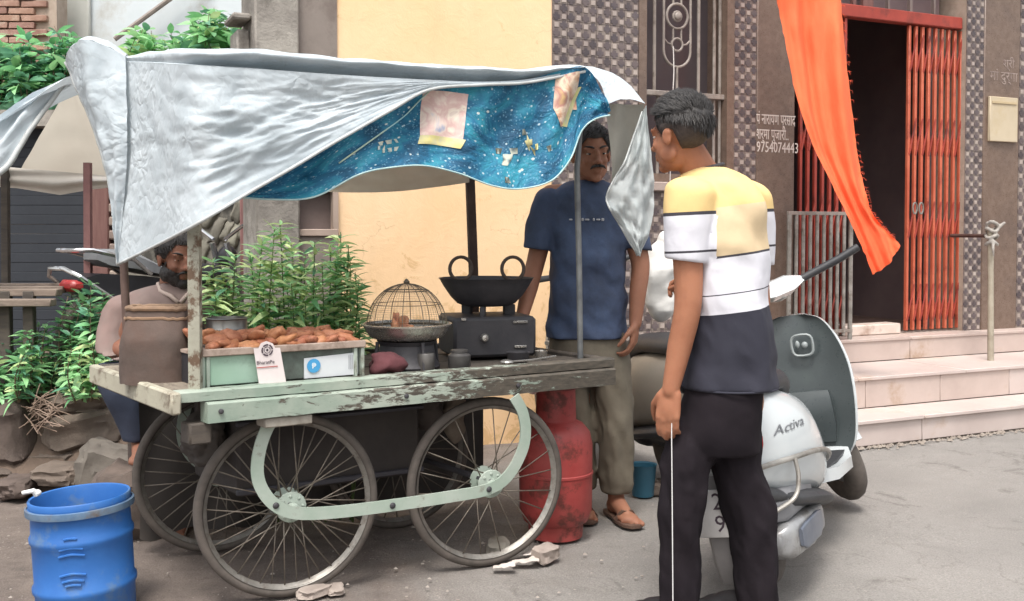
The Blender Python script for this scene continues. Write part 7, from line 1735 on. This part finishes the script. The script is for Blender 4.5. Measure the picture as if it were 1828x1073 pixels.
def scooter(name, label, rear, head_deg, lean, steer, paint, inner, full=True):
    h = R(90 - head_deg)
    B = Matrix.Translation(rear) @ Matrix.Rotation(h, 4, 'Z') @ Matrix.Rotation(-lean, 4, 'X')
    t = thing(name, label, 'scooter', rear, M=B)
    def part(nm, q, m, par=t, sm=45): return q.xf(B).build(nm, m, par, sm)
    Sx = Matrix.Translation((1.08, 0, 0.62)) @ Matrix.Rotation(R(-26), 4, 'Y') @ Matrix.Rotation(steer, 4, 'Z') @ Matrix.Rotation(R(26), 4, 'Y') @ Matrix.Translation((-1.08, 0, -0.62))
    def wheel_(x0, S_=None, r=0.165, tr=0.05):
        q = MB(); q.tube([V((x0 + r * math.cos(a), 0, r + tr + r * math.sin(a))) for a in [k * 2 * math.pi / 40 for k in range(40)]], tr, 12, True)
        if S_: q.xf(S_)
        w = part('wheel', q, M_RUBBER, sm=180)
        q = MB(); q.lathe([(0.02, -0.03), (0.06, -0.032), (0.12, -0.02), (0.135, -0.03), (0.142, -0.03), (0.142, 0.03), (0.135, 0.03), (0.12, 0.02), (0.06, 0.032), (0.02, 0.03)], (x0, 0, r + tr), Matrix.Rotation(R(90), 3, 'X'), 28)
        if S_: q.xf(S_)
        part('rim', q, M_SCS, w)
    wheel_(0.0); wheel_(1.2, Sx)
    # rear body: closed shell from tail to seat front, its underside rising to the rear
    def sec(x, w, zb, zt, pw=0.42):
        r = []
        for k in range(28):
            a = 2 * math.pi * k / 28; ca, sa = math.cos(a), math.sin(a)
            r.append(V((x, math.copysign(abs(ca) ** pw, ca) * w * (1.0 if sa < 0 else 1 - 0.18 * sa), (zb + zt) / 2 + math.copysign(abs(sa) ** 0.7, sa) * (zt - zb) / 2)))
        return r
    rows = [(-0.38, 0.045, 0.56, 0.68), (-0.35, 0.075, 0.5, 0.715), (-0.27, 0.115, 0.44, 0.745), (-0.12, 0.172, 0.39, 0.755), (0.04, 0.208, 0.36, 0.74), (0.18, 0.21, 0.33, 0.71), (0.3, 0.195, 0.3, 0.64), (0.39, 0.165, 0.285, 0.52), (0.45, 0.13, 0.28, 0.4)]
    rows = [(a_, b_, c_ - 0.05, d_ - 0.065) for a_, b_, c_, d_ in rows]
    q = MB(); q.loft([sec(*r) for r in rows]); body = part('rear_body', q, paint, sm=60)
    q = MB(); q.loft([sec(x, w + 0.006, zb - 0.05, zb + 0.02) for x, w, zb, zt in rows[2:]]); part('under_panel', q, M_SCB)
    rows = [(-0.32, 0.07, 0.735, 0.77), (-0.26, 0.12, 0.735, 0.80), (-0.1, 0.145, 0.73, 0.815), (0.1, 0.14, 0.72, 0.80), (0.25, 0.115, 0.68, 0.785), (0.33, 0.085, 0.64, 0.75), (0.36, 0.05, 0.63, 0.70)]
    rows = [(a_, b_, c_ - 0.065, d_ - 0.06) for a_, b_, c_, d_ in rows]
    q = MB(); q.loft([sec(*r) for r in rows]); part('seat', q, M_SCB, sm=60)
    q = MB(); q.tube([V(p) - V((0, 0, 0.06)) for p in ((-0.22, 0.13, 0.78), (-0.34, 0.12, 0.83), (-0.4, 0.06, 0.835), (-0.4, -0.06, 0.835), (-0.34, -0.12, 0.83), (-0.22, -0.13, 0.78))], 0.012, 8); part('grab_rail', q, M_SCB)
    q = MB(); q.loft([sec(-0.37, 0.05, 0.515, 0.60), sec(-0.345, 0.1, 0.50, 0.62), sec(-0.29, 0.13, 0.49, 0.63)]); part('tail_lamp', q, M_TAIL)
    # rear mudguard with plate
    q = MB(); q.loft([[V((x + dx, y, z)) for y, dx in ((-0.075, 0.02), (-0.06, 0), (0.06, 0), (0.075, 0.02), (0.075, 0.032), (0.06, 0.012), (-0.06, 0.012), (-0.075, 0.032))] for x, z in ((-0.32, 0.52), (-0.37, 0.42), (-0.375, 0.28), (-0.35, 0.17), (-0.31, 0.1))]); part('mudguard', q, M_SCS if False else mat('mudguard grey', (116, 112, 112), (130, 126, 124), 6, 0.5))
    q = MB(); q.box((-0.39, 0.0, 0.345), (0.006, 0.2, 0.15), None, 0.002); pl = part('number_plate', q, M_PLATE)
    if full:
        for txt, z, yy in (('20', 0.358, 0.035), ('94', 0.288, 0.035)):
            PM_ = B @ frame((-0.3935, yy, z), (0, -1, 0), (0, 0, 1))
            text_mb(txt, 0.075, PM_, 0.0006).build('lettering', M_INK, pl, 0)
    # floorboard, leg shield, front apron
    q = MB(); q.loft([[V((x, s * w, z)) for s, z in ((-1, zb), (1, zb), (1, zt), (-1, zt))] for x, w, zb, zt in ((0.36, 0.15, 0.27, 0.32), (0.5, 0.19, 0.255, 0.3), (0.75, 0.2, 0.25, 0.295), (0.86, 0.17, 0.26, 0.32))]); part('floorboard', q, paint)
    q = MB(); q.loft([[V((x, s * w, z)) for s, z in ((-1, zb), (1, zb), (1, zt), (-1, zt))] for x, w, zb, zt in ((0.44, 0.15, 0.3, 0.306), (0.6, 0.17, 0.302, 0.308), (0.82, 0.165, 0.3, 0.31))]); part('floor_mat', q, M_SCB)
    sh_ = [(0.26, 0.83, 0.16), (0.34, 0.85, 0.215), (0.48, 0.872, 0.235), (0.62, 0.9, 0.23), (0.72, 0.92, 0.205), (0.8, 0.94, 0.165), (0.85, 0.955, 0.12), (0.872, 0.962, 0.06)]
    def shield(off, sc, bulge):
        rings = []
        for z, x, w in [tuple(v) for v in spline([V(s_) for s_ in sh_], 5)]:
            rings.append([V((x + off + bulge * (1 - (abs(k) / 8) ** 2.2), w * sc * k / 8, z)) for k in range(-8, 9)])
        return rings
    ri, ro = shield(0.0, 0.96, -0.02 + 0.045), shield(0.012, 0.98, 0.11)
    q = MB(); q.loft([a + b[::-1] for a, b in zip(ri, ro)]); part('apron', q, paint, sm=50)
    rin_ = shield(-0.006, 0.945, 0.045 - 0.02); q = MB(); q.loft([a + [p + V((0.012, 0, 0)) for p in a[::-1]] for a in rin_]); part('leg_shield', q, inner, sm=50)
    q = MB(); q.loft([[V((x, s * w, z)) for s in (-1, -.5, .5, 1)] + [V((x + 0.05, s * w, z)) for s in (1, -1)] for x, w, z in ((0.845, 0.13, 0.34), (0.84, 0.14, 0.42), (0.86, 0.13, 0.52), (0.885, 0.12, 0.55))]); part('inner_box', q, inner)
    q = MB(); q.tube([V((0.9, -0.04 + 0.045 * math.copysign(abs(math.cos(a)) ** 0.6, math.cos(a)), 0.745 + 0.045 * math.copysign(abs(math.sin(a)) ** 0.6, math.sin(a)))) for a in [k * 0.3927 for k in range(16)]], 0.006, 6, True); q.ell((0.902, -0.05, 0.745), (0.01, 0.014, 0.014)); q.ell((0.902, -0.02, 0.75), (0.008, 0.01, 0.016)); part('key_switch', q, mat('switch grey', (124, 130, 130), (140, 146, 146), 9, 0.4))
    # front mudguard
    q = MB()
    for_ = []
    for k in range(15):
        a = lerp(R(-5), R(165), k / 14); r = 0.238
        for_.append([V((1.2 + (r + dr) * math.cos(a), y, 0.215 + (r + dr) * math.sin(a))) for y, dr in ((-0.075, -0.05), (-0.07, -0.01), (-0.035, 0.012), (0, 0.018), (0.035, 0.012), (0.07, -0.01), (0.075, -0.05), (0.062, -0.05), (0.03, 0.002), (-0.03, 0.002), (-0.062, -0.05))])
    q.loft(for_); q.xf(Sx); part('front_mudguard', q, paint, sm=60)
    q = MB(); q.tube([Sx @ V((1.2, 0.085, 0.215)), Sx @ V((1.06, 0.08, 0.56)), Sx @ V((1.02, 0.0, 0.66))], 0.018, 8); q.tube([Sx @ V((1.2, -0.085, 0.215)), Sx @ V((1.06, -0.08, 0.56)), Sx @ V((1.02, 0.0, 0.66))], 0.018, 8); part('fork', q, M_SCB)
    # handlebar
    q = MB(); q.loft([[Sx @ V((0.95 + dx * x1, y, 1.0 + dz * z1)) for dx, dz in ((-1, -.6), (-.7, .7), (.2, 1), (1, .5), (1.1, -.5), (.3, -1))] for y, x1, z1 in ((-0.11, 0.02, 0.016), (-0.08, 0.034, 0.03), (-0.045, 0.052, 0.044), (0.045, 0.052, 0.044), (0.08, 0.034, 0.03), (0.11, 0.02, 0.016))]); part('head_cowl', q, paint, sm=60)
    q = MB(); q.ell(Sx @ V((1.02, 0, 0.995)), (0.03, 0.07, 0.05)); part('headlamp', q, M_STEEL)
    for s in (-1, 1):
        q = MB(); q.tube([Sx @ V((0.95, s * 0.09, 0.998)), Sx @ V((0.905, s * 0.28, 1.015)), Sx @ V((0.88, s * 0.37, 1.03))], [0.016, 0.0175, 0.0165], 10); part('grip', q, M_SCB)
        q = MB(); q.tube([Sx @ V((0.985, s * 0.2, 1.0)), Sx @ V((0.965, s * 0.3, 1.01)), Sx @ V((0.925, s * 0.37, 1.02))], 0.006, 6); part('brake_lever', q, M_SCS)
    # engine, silencer, guards, stand
    q = MB(); q.box((0.12, -0.02, 0.26), (0.36, 0.2, 0.14), None, 0.04); q.ell((0.26, 0, 0.26), (0.12, 0.12, 0.1)); part('engine', fuse(q, 0.014, 2), M_SCB)
    def rsec(x, y0, w, z0, z1, e=0.5):
        return [V((x, y0 + math.copysign(abs(math.cos(a)) ** e, math.cos(a)) * w, (z0 + z1) / 2 + math.copysign(abs(math.sin(a)) ** e, math.sin(a)) * (z1 - z0) / 2)) for a in [k * 2 * math.pi / 24 for k in range(24)]]
    q = MB(); q.loft([rsec(-0.24, -0.1, 0.03, 0.17, 0.24), rsec(-0.2, -0.115, 0.05, 0.145, 0.262), rsec(0.0, -0.13, 0.055, 0.135, 0.262), rsec(0.16, -0.13, 0.055, 0.145, 0.25), rsec(0.24, -0.125, 0.035, 0.16, 0.235)]); ex_ = part('silencer', q, M_SCS, sm=50)
    q = MB(); q.loft([rsec(-0.17, -0.175, 0.006, 0.18, 0.235), rsec(-0.14, -0.181, 0.008, 0.165, 0.246), rsec(0.04, -0.188, 0.008, 0.16, 0.246), rsec(0.1, -0.186, 0.006, 0.175, 0.235)]); part('heat_shield', q, mat('blue grey steel', (104, 110, 124), (122, 128, 140), 9, 0.3, metal=0.6), ex_)
    q = MB(); q.loft([rsec(-0.23, -0.09, 0.035, 0.27, 0.35), rsec(-0.18, -0.105, 0.05, 0.262, 0.37), rsec(0.1, -0.12, 0.05, 0.258, 0.35), rsec(0.16, -0.12, 0.03, 0.265, 0.33)]); part('engine_shroud', q, mat('grey shroud', (112, 112, 116), (124, 124, 126), 6, 0.45))
    q = MB(); q.tube([V((0.22, -0.14, 0.225)), V((0.34, -0.1, 0.2)), V((0.36, 0.0, 0.22))], 0.018, 8); part('exhaust_pipe', q, M_SCS)
    gp = [(-0.36, -0.07, 0.46), (-0.27, -0.128, 0.465), (-0.12, -0.184, 0.46), (0.04, -0.22, 0.45), (0.2, -0.222, 0.42), (0.36, -0.19, 0.37), (0.44, -0.14, 0.33)]
    q = MB(); q.tube(spline([V(p) for p in gp], 5), 0.009, 8); part('side_guard', q, M_IRON2)
    q = MB(); q.tube(spline([V((-0.14, -0.185, 0.46)), V((-0.15, -0.19, 0.4)), V((-0.18, -0.175, 0.34)), V((-0.25, -0.12, 0.31))], 5), 0.0075, 8); part('guard_brace', q, M_IRON2)
    q = MB(); q.tube([V((0.3, 0.1, 0.2)), V((0.33, 0.24, 0.04 - 0.0))], 0.011, 8); part('side_stand', q, M_SCB)
    if full:
        # letters on the side panel, projected on to its curve
        tm = text_mb('Activa', 0.085, Matrix.Identity(4), 0.0004, shear=0.35)
        def onside(p):
            x = -0.2 + p.x * 1.0; z = 0.545 + p.y * 0.5
            w = None
            for r0_, r1_ in zip(rowsb, rowsb[1:]):
                if r0_[0] <= x <= r1_[0]:
                    tt = (x - r0_[0]) / (r1_[0] - r0_[0]); w, zb, zt = [lerp(r0_[i], r1_[i], tt) for i in (1, 2, 3)]
            sa = max(-0.98, min(0.98, (z - (zb + zt) / 2) / ((zt - zb) / 2))); sa = math.copysign(abs(sa) ** (1 / 0.7), sa); ca = math.sqrt(max(0, 1 - sa * sa))
            return V((x, -(ca ** 0.42) * w * (1.0 if sa < 0 else 1 - 0.18 * sa) - 0.002 - p.z, z))
        rowsb = [(-0.38, 0.045, 0.51, 0.615), (-0.35, 0.075, 0.45, 0.65), (-0.27, 0.115, 0.39, 0.68), (-0.12, 0.172, 0.34, 0.69), (0.04, 0.208, 0.31, 0.675), (0.18, 0.21, 0.28, 0.645), (0.3, 0.195, 0.25, 0.575), (0.39, 0.165, 0.235, 0.455), (0.45, 0.13, 0.23, 0.335)]
        tm.warp(onside); tm.xf(B).build('lettering', mat('badge grey', (104, 106, 110), None, rough=0.35), body, 0)
    return t
r1 = G(1374, 1046); r1 = V((r1.x, r1.y, 0))
scooter('scooter', 'white scooter with dark grey leg shield parked beside the striped-shirt person', r1, 27, R(9), R(36), M_SCW, M_SCG)
r2 = V((P(1222, 800, 4.9).x, 4.9, 0))
scooter('scooter', 'dusty grey-beige scooter parked by the tiled wall between the vendor and the striped-shirt person', r2, -25, R(5), R(10), M_BEIGE, M_SCB, False)
sx_ = P(1182, 470, 5.02)
q = MB(); q.ell((sx_.x, 5.06, 0.98), (0.085, 0.085, 0.2), None, 26, 20); q.warp(lambda p: p + V((p.x - sx_.x, p.y - 5.06, 0)) * 0.3 * fz(p, 8, 3, 4)); q.ell((sx_.x + 0.02, 5.06, 1.18), (0.04, 0.04, 0.05))
tag(fuse(q, 0.008, 3).build('white_sack', mat('white sack', (196, 194, 190), (210, 208, 204), 9, 0.8, 0.3, 24), smooth=180), 'pale tied sack standing on the seat of the dusty beige scooter', 'sack')
# odds and ends on the ground between the two vehicles
q = MB(); bb = G(1146, 845); bb = V((P(1148, 800, 4.78).x, 4.78, 0)); q.lathe([(0.01, 0.0), (0.05, 0.0), (0.062, 0.14), (0.066, 0.145), (0.06, 0.14), (0.05, 0.01)], bb, n=28); tag(q.build('blue_tub', mat('teal blue tub', (40, 84, 104), (50, 96, 116), 6, 0.4)), 'slim teal-blue plastic tub on the ground behind the vendor', 'tub')
for k in range(9):
    u, v = 1140 + 9 * (k % 5), 872 + 9 * (k // 5); p = G(u, v); s = 0.05 + 0.03 * rnd.random()
    tag(inst('rubble_chunk', stone_mb((s, s * 0.8, s * 0.7), 200 + k).mesh('rubble_chunk', M_PALESTONE if k % 2 else M_STONE, None, 30), Matrix.Translation(p + Z * s * 0.3) @ Matrix.Rotation(k, 4, 'Z')), 'broken rubble chunk in the little heap by the vendor\'s foot', 'stone', 'rubble heap behind the vendor')
